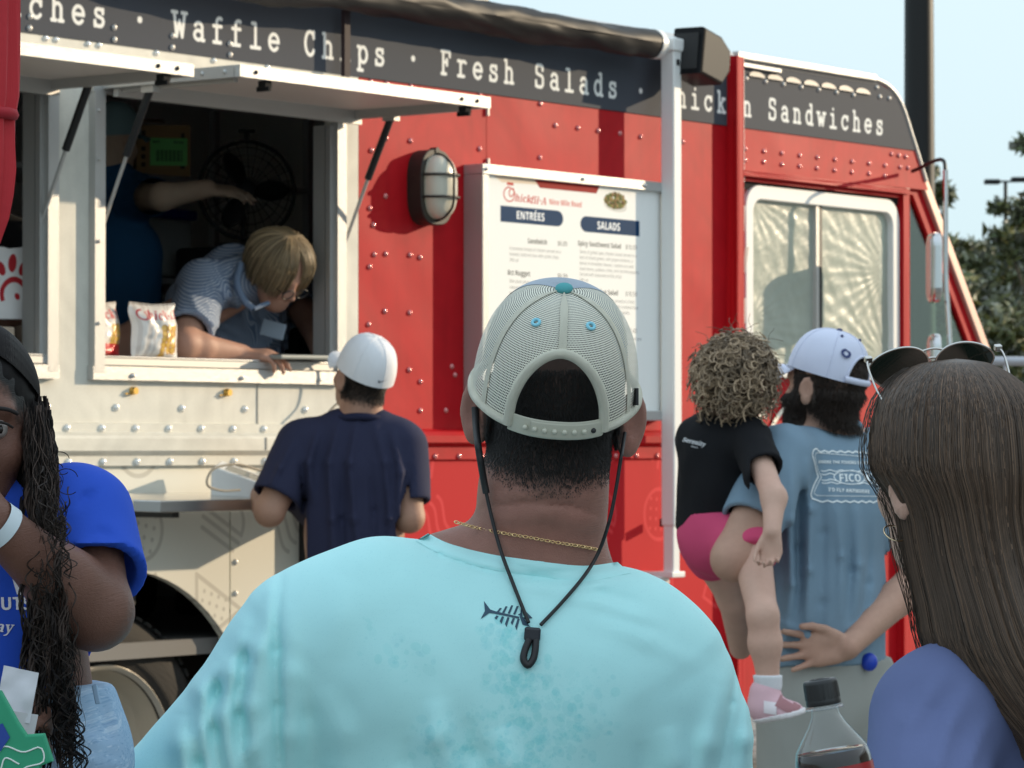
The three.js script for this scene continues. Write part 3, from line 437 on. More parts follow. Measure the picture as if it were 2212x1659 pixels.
{ // loudspeaker at the awning's end
  const s = onTruck('speaker', 'black wedge loudspeaker clamped beside the white awning post', 'speaker', [1.0, 2.85, 0.06]); s.scale.setScalar(0.78);
  part(s, 'cabinet', extrude([[-0.2, 0.0], [0.02, -0.03], [0.1, 0.03], [0.115, 0.12], [0.02, 0.175], [-0.16, 0.2]].map(([x, y]) => [x, y]), 0.14, { bevel: 0.014 }).rotateY(0.16).translate(0, 0.02, 0.03), mat(col(0.005, 0.005, 0.006), 0.4, { specularIntensity: 0.25 }));
  part(s, 'grille', extrude([[-0.19, 0.015], [-0.165, 0.185]].concat([[-0.178, 0.187], [-0.202, 0.013]]), 0.12).rotateY(0.16).translate(-0.012, 0.02, 0.04), mat(col(0.02, 0.02, 0.02), 0.8));
  part(s, 'bracket', merge([box(0.05, 0.03, 0.12, -0.06, 0.07, 0.0), box(0.03, 0.12, 0.02, -0.06, 0.07, -0.045)]), MAT.aluDull);
}
// two snack bags on the sill
for (const [x, z, turn, lab] of [[-1.99, -0.1, 0.15, 'crumpled white snack bag with a red bottom edge on the serving sill'], [-1.80, -0.05, -0.12, 'taller white snack bag with red script and gold chips print on the serving sill']]) {
  const isRed = x < -1.9, b = onTruck('snack_bag', lab, 'snack bag', [x, 1.755, z], 'snack bags on the sill'); b.rotation.y += turn;
  const tex = canvasTex(256, 256, (g) => {
    g.fillStyle = '#ece6df'; g.fillRect(0, 0, 256, 256); g.fillStyle = '#d9cfc6'; for (let i = 0; i < 6; i++) g.fillRect(rnd() * 240, 0, 8 + rnd() * 14, 256);
    g.fillStyle = '#c08a2c'; for (let i = 0; i < 16; i++) { g.beginPath(); g.arc(150 + (i % 3) * 34 + rnd() * 8, 120 + Math.floor(i / 3) * 26, 18, 0, 7); g.fill(); } g.fillStyle = '#e6bb5c'; for (let i = 0; i < 16; i++) { g.beginPath(); g.arc(150 + (i % 3) * 34, 118 + Math.floor(i / 3) * 26, 12, 0, 7); g.fill(); }
    if (isRed) { g.fillStyle = '#c21a22'; g.fillRect(0, 196, 256, 60); } g.fillStyle = '#c21a22'; g.strokeStyle = '#c21a22'; g.lineWidth = 7; g.beginPath(); g.arc(46, 60, 24, -0.8, 4.9); g.stroke(); g.font = 'italic bold 58px serif'; g.fillText('hick-fil-A', 68, 78);
  });
  const N = 26, g = new THREE.PlaneGeometry(1, 1, N, N), g2 = g.clone();
  const form = (q, sg) => { const p = q.attributes.position; for (let i = 0; i < p.count; i++) { const u = p.getX(i) + 0.5, v = p.getY(i) + 0.5, e = Math.pow(Math.max(0, Math.sin(u * Math.PI)), 0.5) * Math.pow(Math.max(0, Math.sin(Math.min(1, v * 1.05) * Math.PI)), 0.5); const n = noise(u * 4, v * 4, x * 9) * 0.012 + noise(u * 11, v * 9, x * 5) * 0.005; p.setXYZ(i, (u - 0.5) * (0.185 - 0.03 * e) + 0.012 * noise(v * 3, 1, x), v * 0.165 + 0.012 * Math.abs(u - 0.5) * (v > 0.5 ? 1 : -0.3), sg * (0.036 * e + n * e) + (0.5 - v) * 0.02 + 0.02); } q.computeVertexNormals(); return q; };
  form(g, 1); form(g2, -1); const foil = mat(col(1, 1, 1), 0.32, { map: tex, clearcoat: 0.3 });
  part(b, 'bag_front', g, foil); part(b, 'bag_back', g2, foil);
}
{ // tablet, its cable, the card reader
  const t = onTruck('tablet', 'grey tablet lying on the serving sill under the worker', 'tablet', [-1.18, 1.757, -0.02]);
  part(t, 'case', rbox(0.3, 0.014, 0.21, 0.005, 0, 0.008, 0).rotateZ(0.01), mat(col(0.3, 0.32, 0.3), 0.4)); part(t, 'screen', box(0.27, 0.002, 0.18, 0, 0.0165, 0), mat(col(0.02, 0.02, 0.022), 0.1));
  const c = onTruck('cable', 'grey charging cable looping down from the tablet to the card reader', 'cable', [-1.3, 1.35, 0.1]);
  const P = (s, h, w) => [s + 1.3, h - 1.35, w - 0.1];
  part(c, 'cord', tube([P(-1.04, 1.765, 0.06), P(-0.985, 1.74, 0.075), P(-0.99, 1.66, 0.08), P(-1.1, 1.57, 0.08), P(-1.13, 1.44, 0.12), P(-1.16, 1.41, 0.18), P(-1.4, 1.385, 0.22), P(-1.6, 1.4, 0.24), P(-1.73, 1.42, 0.25), P(-1.84, 1.4, 0.25), P(-1.86, 1.36, 0.25), P(-1.8, 1.34, 0.25), P(-1.71, 1.34, 0.25)], 0.004, 120, 6), mat(col(0.3, 0.26, 0.2), 0.6));
  const r = onTruck('card_reader', 'white wedge card reader with a grey screen on the counter', 'card reader', [-1.6, 1.318, 0.2]); r.rotation.set(0.16, 0.15, 0, 'YXZ');
  part(r, 'case', extrude([[-0.1, 0.0], [0.1, 0.0], [0.1, 0.028], [-0.09, 0.088], [-0.1, 0.082]], 0.11, { bevel: 0.005 }).rotateY(-0.25).translate(0, 0.006, -0.055), MAT.plasticWhite);
  part(r, 'screen', box(0.165, 0.003, 0.085).rotateZ(-0.306).translate(0.0, 0.0655, 0.005).rotateY(-0.25), mat(col(0.1, 0.11, 0.1), 0.12));
  part(r, 'card_slot', box(0.004, 0.006, 0.06, 0.106, 0.015, 0.0).rotateY(-0.25), MAT.black);
}
// inside the truck
{
  const card = canvasTex(256, 256, (g) => { g.fillStyle = '#a5855a'; g.fillRect(0, 0, 256, 256); g.fillStyle = '#3a2c1c'; for (const [x, y, w, h] of [[24, 30, 18, 28], [212, 40, 16, 34], [22, 110, 20, 22], [22, 150, 20, 22], [22, 190, 20, 22], [208, 200, 22, 20]]) g.fillRect(x, y, w, h); });
  const b = onTruck('cardboard_box', 'open brown carton with a green shipping label inside the truck', 'box', [-0.53, 2.452, -1.2]); b.rotation.y = 0.2; b.scale.setScalar(0.54);
  part(b, 'carton', box(0.36, 0.34, 0.3, 0, 0.17, 0), mat(col(1, 1, 1), 0.85, { map: card })); part(b, 'flap', box(0.3, 0.006, 0.16).rotateX(0.2).translate(-0.14, 0.37, 0.1), mat(hex('#6d5638'), 0.9));
  const lab = canvasTex(256, 192, (g) => { g.fillStyle = '#7fe07a'; g.fillRect(0, 0, 256, 192); g.fillStyle = '#1f5a24'; g.font = 'bold 26px sans-serif'; g.fillText('MET', 16, 36); g.fillText('79156', 158, 40); for (let i = 0; i < 26; i++) g.fillRect(40 + i * 7, 84, 2 + (i * 7 % 4), 78); });
  part(b, 'shipping_label', new THREE.PlaneGeometry(0.25, 0.185).translate(0.035, 0.16, 0.153), mat(col(1, 1, 1), 0.6, { map: lab }));
  const sh = onTruck('storage_shelf', 'grey metal shelf holding the carton inside the truck', 'shelf', [-0.75, 0.87, -1.35]);
  for (const h of [0.4, 0.85, 1.2, 1.57]) part(sh, 'shelf_board', box(1.9, 0.02, 0.5, 0, h, 0), MAT.innerSteel);
  for (const [x, z] of [[-0.93, 0.24], [0.93, 0.24], [-0.93, -0.24], [0.93, -0.24]]) part(sh, 'shelf_post', box(0.03, 1.9, 0.03, x, 0.95, z), MAT.innerSteel);
  const f = onTruck('desk_fan', 'black round fan on top of the added dark cabinet behind the worker', 'fan', [-0.4, 2.19, -0.9]); f.rotation.y = 0.25; f.scale.setScalar(0.7);
  part(f, 'fan_guard', merge([new THREE.TorusGeometry(0.25, 0.01, 8, 48), ...[0.06, 0.12, 0.18, 0.22].map((r) => new THREE.TorusGeometry(r, 0.0025, 5, 40).translate(0, 0, 0.05 * (1 - r / 0.25)))]).translate(0, 0.3, 0), MAT.black);
  for (let k = 0; k < 28; k++) { const a = k / 28 * Math.PI * 2; part(f, 'guard_wire', f.userData.g ?? (f.userData.g = tube([[0.03, 0, 0.055], [0.14, 0, 0.045], [0.25, 0, 0]], 0.002, 8, 4)), MAT.black).position.set(0, 0.3, 0); f.children[f.children.length - 1].rotation.z = a; } delete f.userData.g;
  for (let k = 0; k < 3; k++) part(f, 'blade', new THREE.SphereGeometry(1, 12, 8).scale(0.09, 0.06, 0.008).rotateX(0.5).translate(0.13, 0, 0).rotateZ(k * 2.094).translate(0, 0.3, 0), MAT.black);
  part(f, 'motor', new THREE.CylinderGeometry(0.06, 0.05, 0.16, 20).rotateX(Math.PI / 2).translate(0, 0.3, -0.1), MAT.black); part(f, 'pole', new THREE.CylinderGeometry(0.015, 0.015, 0.3, 10).translate(0, 0.15, -0.1), MAT.black); part(f, 'base', new THREE.CylinderGeometry(0.13, 0.14, 0.03, 28).translate(0, 0.015, -0.1), MAT.black); part(f, 'handle', merge([box(0.02, 0.05, 0.02, 0, 0.575, 0), box(0.08, 0.015, 0.03, 0, 0.605, 0)]), MAT.black);
  const e = onTruck('dark_filler_cabinet', 'black cabinet added to keep the interior dark behind the worker', 'cooler', [-0.12, 0.87, -0.8]); part(e, 'cabinet', rbox(0.9, 1.32, 0.6, 0.02, 0, 0.66, 0), MAT.blackMatt); part(e, 'door', rbox(0.86, 1.22, 0.02, 0.008, 0, 0.66, 0.31), MAT.blackMatt);  // black cabinet added so the interior behind the worker stays dark
  const bn = onTruck('storage_bin', 'white bin with a blue lid on the inner shelf', 'bin', [-0.6, 2.085, -1.3]); bn.scale.setScalar(0.7); part(bn, 'bin_body', rbox(0.6, 0.3, 0.36, 0.02, 0, 0.16, 0), mat(col(0.3, 0.31, 0.3), 0.6)); part(bn, 'lid', rbox(0.64, 0.05, 0.4, 0.015, 0, 0.335, 0), mat(col(0.02, 0.03, 0.25), 0.4));
  const pb = onTruck('paper_box', 'tan paper carton on the sill of the other serving window', 'box', [-2.49, 1.756, -0.15]); part(pb, 'carton', rbox(0.22, 0.075, 0.2, 0.006, 0, 0.04, 0), mat(col(0.42, 0.33, 0.25), 0.8));
  const ir = onTruck('prep_table', 'grey steel prep table below the serving windows', 'table', [-2.2, 0.87, -0.45]); part(ir, 'table_top', box(2.6, 0.03, 0.4, 0, 0.76, 0.1), MAT.innerSteel); for (const x of [-1.2, 1.2]) part(ir, 'leg', box(0.04, 0.75, 0.3, x, 0.375, 0.1), MAT.innerSteel);
}
// ---------------------------------------------------------------- around the truck
{ // furled red umbrella on a pale pole, close on the left
  const [ux, , uz] = A(-42, 400, 3.3), u = thing('patio_umbrella', 'furled red patio umbrella on a pale pole beside the woman in blue', 'umbrella', [ux, 0, uz]);
  const N = 64, M = 40, pos = [], idx = [], uv = [];
  for (let j = 0; j <= M; j++) for (let i = 0; i <= N; i++) { const v = j / M, a = i / N * Math.PI * 2, h = 1.652 + v * 0.95; const r = (0.02 + 0.0 * v) * (1 - Math.exp(-v * 30)) + 0.0145 * (1 - v * 0.45) * (0.55 + 0.45 * Math.cos(a * 7 + 1.5 * Math.sin(v * 3)) + 0.18 * Math.cos(a * 19 + v * 5)) * (1 - Math.exp(-v * 14)) * (1 - 0.35 * Math.exp(-Math.pow((v - 0.14) / 0.02, 2))); pos.push(Math.cos(a) * (r + 0.004), h, Math.sin(a) * (r + 0.004)); uv.push(a, v); }
  for (let j = 0; j < M; j++) for (let i = 0; i < N; i++) { const a = j * (N + 1) + i, b = a + N + 1; idx.push(a, b, a + 1, b, b + 1, a + 1); }
  const g = new THREE.BufferGeometry(); g.setAttribute('position', new THREE.Float32BufferAttribute(pos, 3)); g.setAttribute('uv', new THREE.Float32BufferAttribute(uv, 2)); g.setIndex(idx); g.computeVertexNormals();
  part(u, 'canopy_fabric', g, mat(col(0.5, 0.02, 0.03), 0.75, { bumpMap: clothBump, bumpScale: 0.0005 })); part(u, 'tie_strap', new THREE.TorusGeometry(0.031, 0.006, 8, 32).rotateX(Math.PI / 2).translate(0, 1.8, 0), mat(col(0.35, 0.01, 0.02), 0.8));
  part(u, 'pole', new THREE.CylinderGeometry(0.0063, 0.0063, 2.7, 16).translate(0, 1.36, 0), mat(col(0.55, 0.66, 0.7), 0.4)); part(u, 'base', lathe([[0, 0], [0.25, 0], [0.26, 0.03], [0.2, 0.06], [0.04, 0.08], [0.03, 0.3], [0, 0.3]], 40), MAT.black);
}
{ // dark street lamp post behind the cab, a twin-headed parking-lot lamp far off
  const [x, , z] = A(1986, 400, 26), l = thing('street_lamp', 'thick dark lamp post rising behind the truck cab', 'street lamp', [x, 0, z]);
  part(l, 'post', new THREE.CylinderGeometry(0.092, 0.135, 9, 28).translate(0, 4.5, 0), mat(col(0.009, 0.009, 0.009), 0.45, { specularIntensity: 0.6 })); part(l, 'base', new THREE.CylinderGeometry(0.3, 0.3, 0.7, 28).translate(0, 0.35, 0), mat(col(0.5, 0.48, 0.44), 0.9)); part(l, 'lamp_head', rbox(0.7, 0.14, 0.35, 0.04, 0.45, 9, 0), MAT.black);
  const [x2, h2, z2] = A(2172, 392, 92), m = thing('street_lamp', 'slim far parking-lot lamp with two flat heads before the trees', 'street lamp', [x2, 0, z2]);
  part(m, 'post', new THREE.CylinderGeometry(0.05, 0.09, h2, 12).translate(0, h2 / 2, 0), MAT.black); for (const s of [-1, 1]) part(m, 'lamp_head', rbox(0.42, 0.13, 0.3, 0.03, s * 0.36, h2 + 0.02 + 0.03 * s, 0), MAT.black); part(m, 'arm', box(0.7, 0.05, 0.05, 0, h2, 0), MAT.black);
}
{ // steel crowd railing at the far right
  const [x, , z] = A(2205, 800, 22), r = thing('railing', 'pale steel railing beyond the truck hood', 'railing', [x + 0.8, 0, z]);
  const tm = mat(col(0.42, 0.43, 0.46), 0.45, { metalness: 0.3 });
  part(r, 'top_rail', tube([[-1.0, 2.02, 0], [2.4, 2.0, 0]], 0.03, 4), tm); part(r, 'lower_rail', tube([[-1.0, 1.1, 0], [2.4, 1.1, 0]], 0.025, 4), tm);
  for (let k = 0; k < 12; k++) part(r, 'baluster', r.userData.g ?? (r.userData.g = new THREE.CylinderGeometry(0.014, 0.014, 0.92, 8)), tm).position.set(-0.9 + k * 0.29, 1.56, 0); delete r.userData.g;
  for (const k of [-1, 0.7, 2.4]) part(r, 'rail_post', new THREE.CylinderGeometry(0.03, 0.03, 2.02, 10).translate(k, 1.01, 0), tm);
}
{ // unseen building added out of frame at right to shade the waiting people
  const su = V(sunDir.x, 0, sunDir.z).normalize();
  const q = 8.75, t = 24;
  // point at depth-across q (away from the camera) and t towards the sun
  const across = V(-su.z * -1, 0, -su.x); // unit vector pointing away from the camera, square to the sun
  const o = V(0, 0, 0).addScaledVector(across, q).addScaledVector(su, t);
  const b = thing('added_shade_block', 'tan building block added out of view to shade the queue', 'building', [o.x, 0, o.z], Math.atan2(-su.z, su.x));
  part(b, 'wall', box(10, 9.4, 22, 5, 4.7, 11), mat(col(0.42, 0.36, 0.3), 0.9, { bumpMap: grainBump, bumpScale: 0.004 })); part(b, 'parapet', box(10.3, 0.4, 22.3, 5, 9.6, 11), mat(col(0.5, 0.47, 0.42), 0.8));
  part(b, 'door', box(0.1, 2.4, 1.8, -0.04, 1.2, 8), MAT.aluDull); for (const zz of [3, 12, 16]) part(b, 'window', box(0.1, 2, 2.6, -0.04, 1.8, zz), mat(col(0.04, 0.05, 0.06), 0.1));
}
// ---- trees behind: tapered trunk, limbs, thousands of small leaves in clumps
function tree(label, [X, Y0, d], height, spread, n, o = {}) {
  const [x, , z] = A(X, 900, d), t = thing('tree', label, 'tree', [x, 0, z], 0, 'trees behind the parking lot');
  const bark = mat(col(0.09, 0.07, 0.05), 0.95), limbs = [bar([0, 0, 0], [0, 0.1, 0], 0.01)];
  limbs.length = 0; const clumps = [];
  limbs.push(new THREE.CylinderGeometry(height * 0.009, height * 0.022, height * 0.8, 9).translate(0, height * 0.4, 0));
  for (let k = 0; k < (o.clumps ?? 34); k++) {
    const hh = mixn(o.low ?? 0.25, 1, Math.pow(rnd(), o.pw ?? 0.8)), a = rnd() * 6.283, rad = spread * (o.shape ? o.shape(hh) : Math.sqrt(Math.max(0.02, 1 - Math.pow((hh - 0.58) / 0.46, 2)))) * Math.pow(rnd(), 0.45);
    const c = [Math.cos(a) * rad, height * hh, Math.sin(a) * rad]; clumps.push([c, (o.size ?? 0.17) * spread * rr(0.7, 1.35)]);
    if (k % 2 === 0) limbs.push(tube([[0, height * hh * 0.72, 0], [c[0] * 0.5, height * hh * 0.86, c[2] * 0.5], c], height * 0.0035, 6, 5));
  }
  part(t, 'trunk', merge(limbs), bark);
  const pos = new Float32Array(n * 9), nor = new Float32Array(n * 9), cl = new Float32Array(n * 9); let v = 0;
  for (let i = 0; i < n; i++) {
    const [c, r] = clumps[Math.floor(rnd() * clumps.length)]; let dx, dy, dz; do { dx = rr(-1, 1); dy = rr(-1, 1); dz = rr(-1, 1); } while (dx * dx + dy * dy + dz * dz > 1);
    const L = (o.leaf ?? 0.2) * rr(0.6, 1.4), px = c[0] + dx * r * 1.25, py = c[1] + dy * r * 0.8, pz = c[2] + dz * r * 1.25; const ax = rr(-1, 1), ay = rr(-1, 1), az = rr(-1, 1), bx = rr(-1, 1), by = rr(-1, 1), bz = rr(-1, 1);
    const P = [[px, py, pz], [px + ax * L, py + ay * L, pz + az * L], [px + bx * L, py + by * L, pz + bz * L]]; const nn = V(dx + rr(-0.5, 0.5), dy + 0.4, dz + rr(-0.5, 0.5)).normalize(); const k = rr(0.6, 1.3), y = rr(0, 1);
    for (const p of P) { const q = v * 3; pos[q] = p[0]; pos[q + 1] = p[1]; pos[q + 2] = p[2]; nor[q] = nn.x; nor[q + 1] = nn.y; nor[q + 2] = nn.z; cl[q] = (0.1 + 0.08 * y) * k; cl[q + 1] = (0.135 + 0.05 * y) * k; cl[q + 2] = 0.05 * k; v++; }
  }
  const g = new THREE.BufferGeometry(); g.setAttribute('position', new THREE.BufferAttribute(pos, 3)); g.setAttribute('normal', new THREE.BufferAttribute(nor, 3)); g.setAttribute('color', new THREE.BufferAttribute(cl, 3));
  part(t, 'crown', g, mat(col(1, 1, 1), 0.8, { vertexColors: true, transmission: 0.35, thickness: 0 }));
}
tree('broad dark tree right behind the lamp post', [2022, 0, 95], 9.1, 0.75, 2400, { clumps: 14, size: 0.34, low: 0.6, leaf: 0.2 });
tree('bushy full tree left of the far parking lamp', [2080, 0, 98], 7.2, 1.7, 14000, { clumps: 60, size: 0.24, low: 0.1, leaf: 0.22 });
tree('round full tree behind the far parking lamp', [2160, 0, 102], 7.4, 1.8, 14000, { clumps: 60, size: 0.24, low: 0.1, leaf: 0.22 });
tree('tall airy pine reaching above the other trees', [2232, 0, 90], 9.8, 1.25, 2600, { clumps: 16, size: 0.24, low: 0.55, leaf: 0.2, pw: 0.9 });
tree('leafy tree close beside the broad dark tree', [2058, 0, 100], 6.6, 1.5, 12000, { clumps: 50, size: 0.28, low: 0.05, leaf: 0.2 });
tree('low shrubby tree in front of the full trees', [2150, 0, 80], 4.2, 1.9, 9000, { clumps: 40, size: 0.3, low: 0.1, leaf: 0.2 });
tree('dense dark thicket of a tree low behind the railing', [2110, 0, 88], 5.6, 2.4, 16000, { clumps: 60, size: 0.28, low: 0.02, leaf: 0.2 });
tree('broad tree filling the gap beside the far lamp', [2195, 0, 93], 6.6, 2.3, 16000, { clumps: 60, size: 0.28, low: 0.02, leaf: 0.2 });
tree('spreading tree at the end of the tree line', [2290, 0, 96], 7.5, 2.6, 9000, { clumps: 50, size: 0.24, low: 0.1, leaf: 0.24 });
tree('smaller dark tree seen through the cab glass', [2030, 0, 84], 5.2, 1.6, 9000, { clumps: 40, size: 0.3, low: 0.05, leaf: 0.2 });
// ---------------------------------------------------------------- bodies: smooth distance fields meshed on grids
const smin = (a, b, k) => { const h = Math.max(k - Math.abs(a - b), 0) / k; return Math.min(a, b) - h * h * k * 0.25; };
const smax = (a, b, k) => -smin(-a, -b, k);
const sub3 = (a, b) => [a[0] - b[0], a[1] - b[1], a[2] - b[2]], add3 = (a, b, t = 1) => [a[0] + b[0] * t, a[1] + b[1] * t, a[2] + b[2] * t];
const dot3 = (a, b) => a[0] * b[0] + a[1] * b[1] + a[2] * b[2], len3 = (a) => hyp(a[0], a[1], a[2]), nrm = (a) => { const l = len3(a) || 1; return [a[0] / l, a[1] / l, a[2] / l]; };
const cross3 = (a, b) => [a[1] * b[2] - a[2] * b[1], a[2] * b[0] - a[0] * b[2], a[0] * b[1] - a[1] * b[0]], lerp3 = (a, b, t) => [mixn(a[0], b[0], t), mixn(a[1], b[1], t), mixn(a[2], b[2], t)];
function rc(a, b, ra, rb) { // tapered capsule
  const dx = b[0] - a[0], dy = b[1] - a[1], dz = b[2] - a[2], L = dx * dx + dy * dy + dz * dz || 1e-9;
  return (x, y, z) => { const px = x - a[0], py = y - a[1], pz = z - a[2], t = clamp((px * dx + py * dy + pz * dz) / L, 0, 1); return hyp(px - dx * t, py - dy * t, pz - dz * t) - (ra + (rb - ra) * t); };
}
function sq(a, b, ra, rb, n, q) { // tapered capsule squashed to q of its radius along n
  const dx = b[0] - a[0], dy = b[1] - a[1], dz = b[2] - a[2], k = 1 / q - 1, f = rc(a, b, ra, rb), dn = dx * n[0] + dy * n[1] + dz * n[2];
  const g = Math.abs(dn) < 0.4 * hyp(dx, dy, dz) || 1; const L = dx * dx + dy * dy + dz * dz || 1e-9;
  return (x, y, z) => { const px = x - a[0], py = y - a[1], pz = z - a[2], t = clamp((px * dx + py * dy + pz * dz) / L, 0, 1); let ex = px - dx * t, ey = py - dy * t, ez = pz - dz * t; const e = (ex * n[0] + ey * n[1] + ez * n[2]) * k; ex += n[0] * e; ey += n[1] * e; ez += n[2] * e; return (hyp(ex, ey, ez) - (ra + (rb - ra) * t)) * q; };
}
function el(c, r, M) { // ellipsoid, M = [right, up, forward]
  return (x, y, z) => {
    let px = x - c[0], py = y - c[1], pz = z - c[2]; if (M) { const u = px * M[0][0] + py * M[0][1] + pz * M[0][2], v = px * M[1][0] + py * M[1][1] + pz * M[1][2], w = px * M[2][0] + py * M[2][1] + pz * M[2][2]; px = u; py = v; pz = w; }
    const k0 = hyp(px / r[0], py / r[1], pz / r[2]), k1 = hyp(px / (r[0] * r[0]), py / (r[1] * r[1]), pz / (r[2] * r[2])); return k1 < 1e-9 ? -Math.min(...r) : k0 * (k0 - 1) / k1;
  };
}
const uni = (k, ...fs) => (x, y, z) => { let d = fs[0](x, y, z); for (let i = 1; i < fs.length; i++) d = smin(d, fs[i](x, y, z), k); return d; };
const cut = (f, g, k = 0.004) => (x, y, z) => smax(f(x, y, z), -g(x, y, z), k);
const half = (p, n) => (x, y, z) => (x - p[0]) * n[0] + (y - p[1]) * n[1] + (z - p[2]) * n[2]; // negative on the side away from n
const inter = (f, g, k = 0.004) => (x, y, z) => smax(f(x, y, z), g(x, y, z), k);
function nets(min, max, cell, f) { // surface nets
  const B = 4, nx = Math.ceil((max[0] - min[0]) / cell / B) * B + 1, ny = Math.ceil((max[1] - min[1]) / cell / B) * B + 1, nz = Math.ceil((max[2] - min[2]) / cell / B) * B + 1;
  const D = new Float32Array(nx * ny * nz).fill(1), at = (i, j, k) => (k * ny + j) * nx + i, R = B * cell * 0.87;
  for (let k = 0; k < nz; k += B) for (let j = 0; j < ny; j += B) for (let i = 0; i < nx; i += B) {
    const d = f(min[0] + (i + B / 2) * cell, min[1] + (j + B / 2) * cell, min[2] + (k + B / 2) * cell), far = Math.abs(d) > R * 1.9 + 0.004;
    for (let c = k; c < Math.min(k + B, nz); c++) for (let b = j; b < Math.min(j + B, ny); b++) for (let a = i; a < Math.min(i + B, nx); a++) D[at(a, b, c)] = far ? d : f(min[0] + a * cell, min[1] + b * cell, min[2] + c * cell);
  }
  const id = new Int32Array(nx * ny * nz).fill(-1), pos = [], idx = [], v = new Float32Array(8);
  for (let k = 0; k < nz - 1; k++) for (let j = 0; j < ny - 1; j++) for (let i = 0; i < nx - 1; i++) {
    let m = 0; for (let q = 0; q < 8; q++) { v[q] = D[at(i + (q & 1), j + ((q >> 1) & 1), k + (q >> 2))]; if (v[q] < 0) m |= 1 << q; }
    if (m === 0 || m === 255) continue;
    let sx = 0, sy = 0, sz = 0, n = 0;
    for (let q = 0; q < 8; q++) for (const e of [1, 2, 4]) { if (q & e) continue; const w = q | e; if ((v[q] < 0) === (v[w] < 0)) continue; const t = v[q] / (v[q] - v[w]); sx += (q & 1) + (e === 1 ? t : 0); sy += ((q >> 1) & 1) + (e === 2 ? t : 0); sz += (q >> 2) + (e === 4 ? t : 0); n++; }
    id[at(i, j, k)] = pos.length / 3; pos.push(min[0] + (i + sx / n) * cell, min[1] + (j + sy / n) * cell, min[2] + (k + sz / n) * cell);
  }
  const quad = (a, b, c, d, flip) => { if (a < 0 || b < 0 || c < 0 || d < 0) return; flip ? idx.push(a, c, b, a, d, c) : idx.push(a, b, c, a, c, d); };
  for (let k = 1; k < nz - 1; k++) for (let j = 1; j < ny - 1; j++) for (let i = 1; i < nx - 1; i++) {
    const s = D[at(i, j, k)] < 0;
    if (s !== D[at(i + 1, j, k)] < 0) quad(id[at(i, j - 1, k - 1)], id[at(i, j, k - 1)], id[at(i, j, k)], id[at(i, j - 1, k)], !s);
    if (s !== D[at(i, j + 1, k)] < 0) quad(id[at(i - 1, j, k - 1)], id[at(i - 1, j, k)], id[at(i, j, k)], id[at(i, j, k - 1)], !s);
    if (s !== D[at(i, j, k + 1)] < 0) quad(id[at(i - 1, j - 1, k)], id[at(i, j - 1, k)], id[at(i, j, k)], id[at(i - 1, j, k)], !s);
  }
  const g = new THREE.BufferGeometry(); g.setAttribute('position', new THREE.Float32BufferAttribute(pos, 3)); g.setIndex(idx); g.computeVertexNormals(); return g;
}
// colours and uv for a meshed field: uv in metres from x and y, vertex colour from fn(x, y, z)
function dress(g, fn, uvf) {
  const p = g.attributes.position, c = new Float32Array(p.count * 3), u = new Float32Array(p.count * 2);
  for (let i = 0; i < p.count; i++) { const x = p.getX(i), y = p.getY(i), z = p.getZ(i), k = fn ? fn(x, y, z) : [1, 1, 1]; c.set(k, i * 3); const w = uvf ? uvf(x, y, z) : [x + z * 0.7, y + z * 0.2]; u[i * 2] = w[0]; u[i * 2 + 1] = w[1]; }
  g.setAttribute('color', new THREE.BufferAttribute(c, 3)); g.setAttribute('uv', new THREE.BufferAttribute(u, 2)); return g;
}
const join = (l) => { // merge indexed pieces that carry position, normal, color, uv
  return mergeGeometries(l.map((g) => { if (!g.attributes.color) dress(g); return g; }));
};
const skinCol = (base, k = 0.12) => (x, y, z) => { const n = 1 + k * (noise(x * 30, y * 30, z * 30) * 0.6 + noise(x * 110, y * 110, z * 110) * 0.5), rd = 1 + k * 0.5 * noise(x * 14 + 3, y * 14, z * 14); return [base[0] * n * rd, base[1] * n, base[2] * n]; };
const skinGrain = noiseTex(256, (x, y) => 0.5 + 0.35 * tileN(x, y, 90, 4) + 0.25 * tileN(x, y, 28, 6) + 0.3 * (rnd() - 0.5)); skinGrain.repeat.set(16, 16);
const skinMat = () => mat(col(1, 1, 1), 0.5, { vertexColors: true, bumpMap: skinGrain, bumpScale: 0.0007, sheen: 0.15, sheenRoughness: 0.5, sheenColor: col(0.6, 0.4, 0.35), specularIntensity: 0.6 });
const clothMat = (c, o = {}) => mat(c, 0.85, { bumpMap: o.bump ?? clothTile, bumpScale: o.bs ?? 0.0003, sheen: 0.08, sheenRoughness: 0.6, sheenColor: c.clone().lerp(col(1, 1, 1), 0.3), specularIntensity: 0.35, ...o.m });
const clothTile = clothBump.clone(); clothTile.repeat.set(22, 22); clothTile.needsUpdate = true;
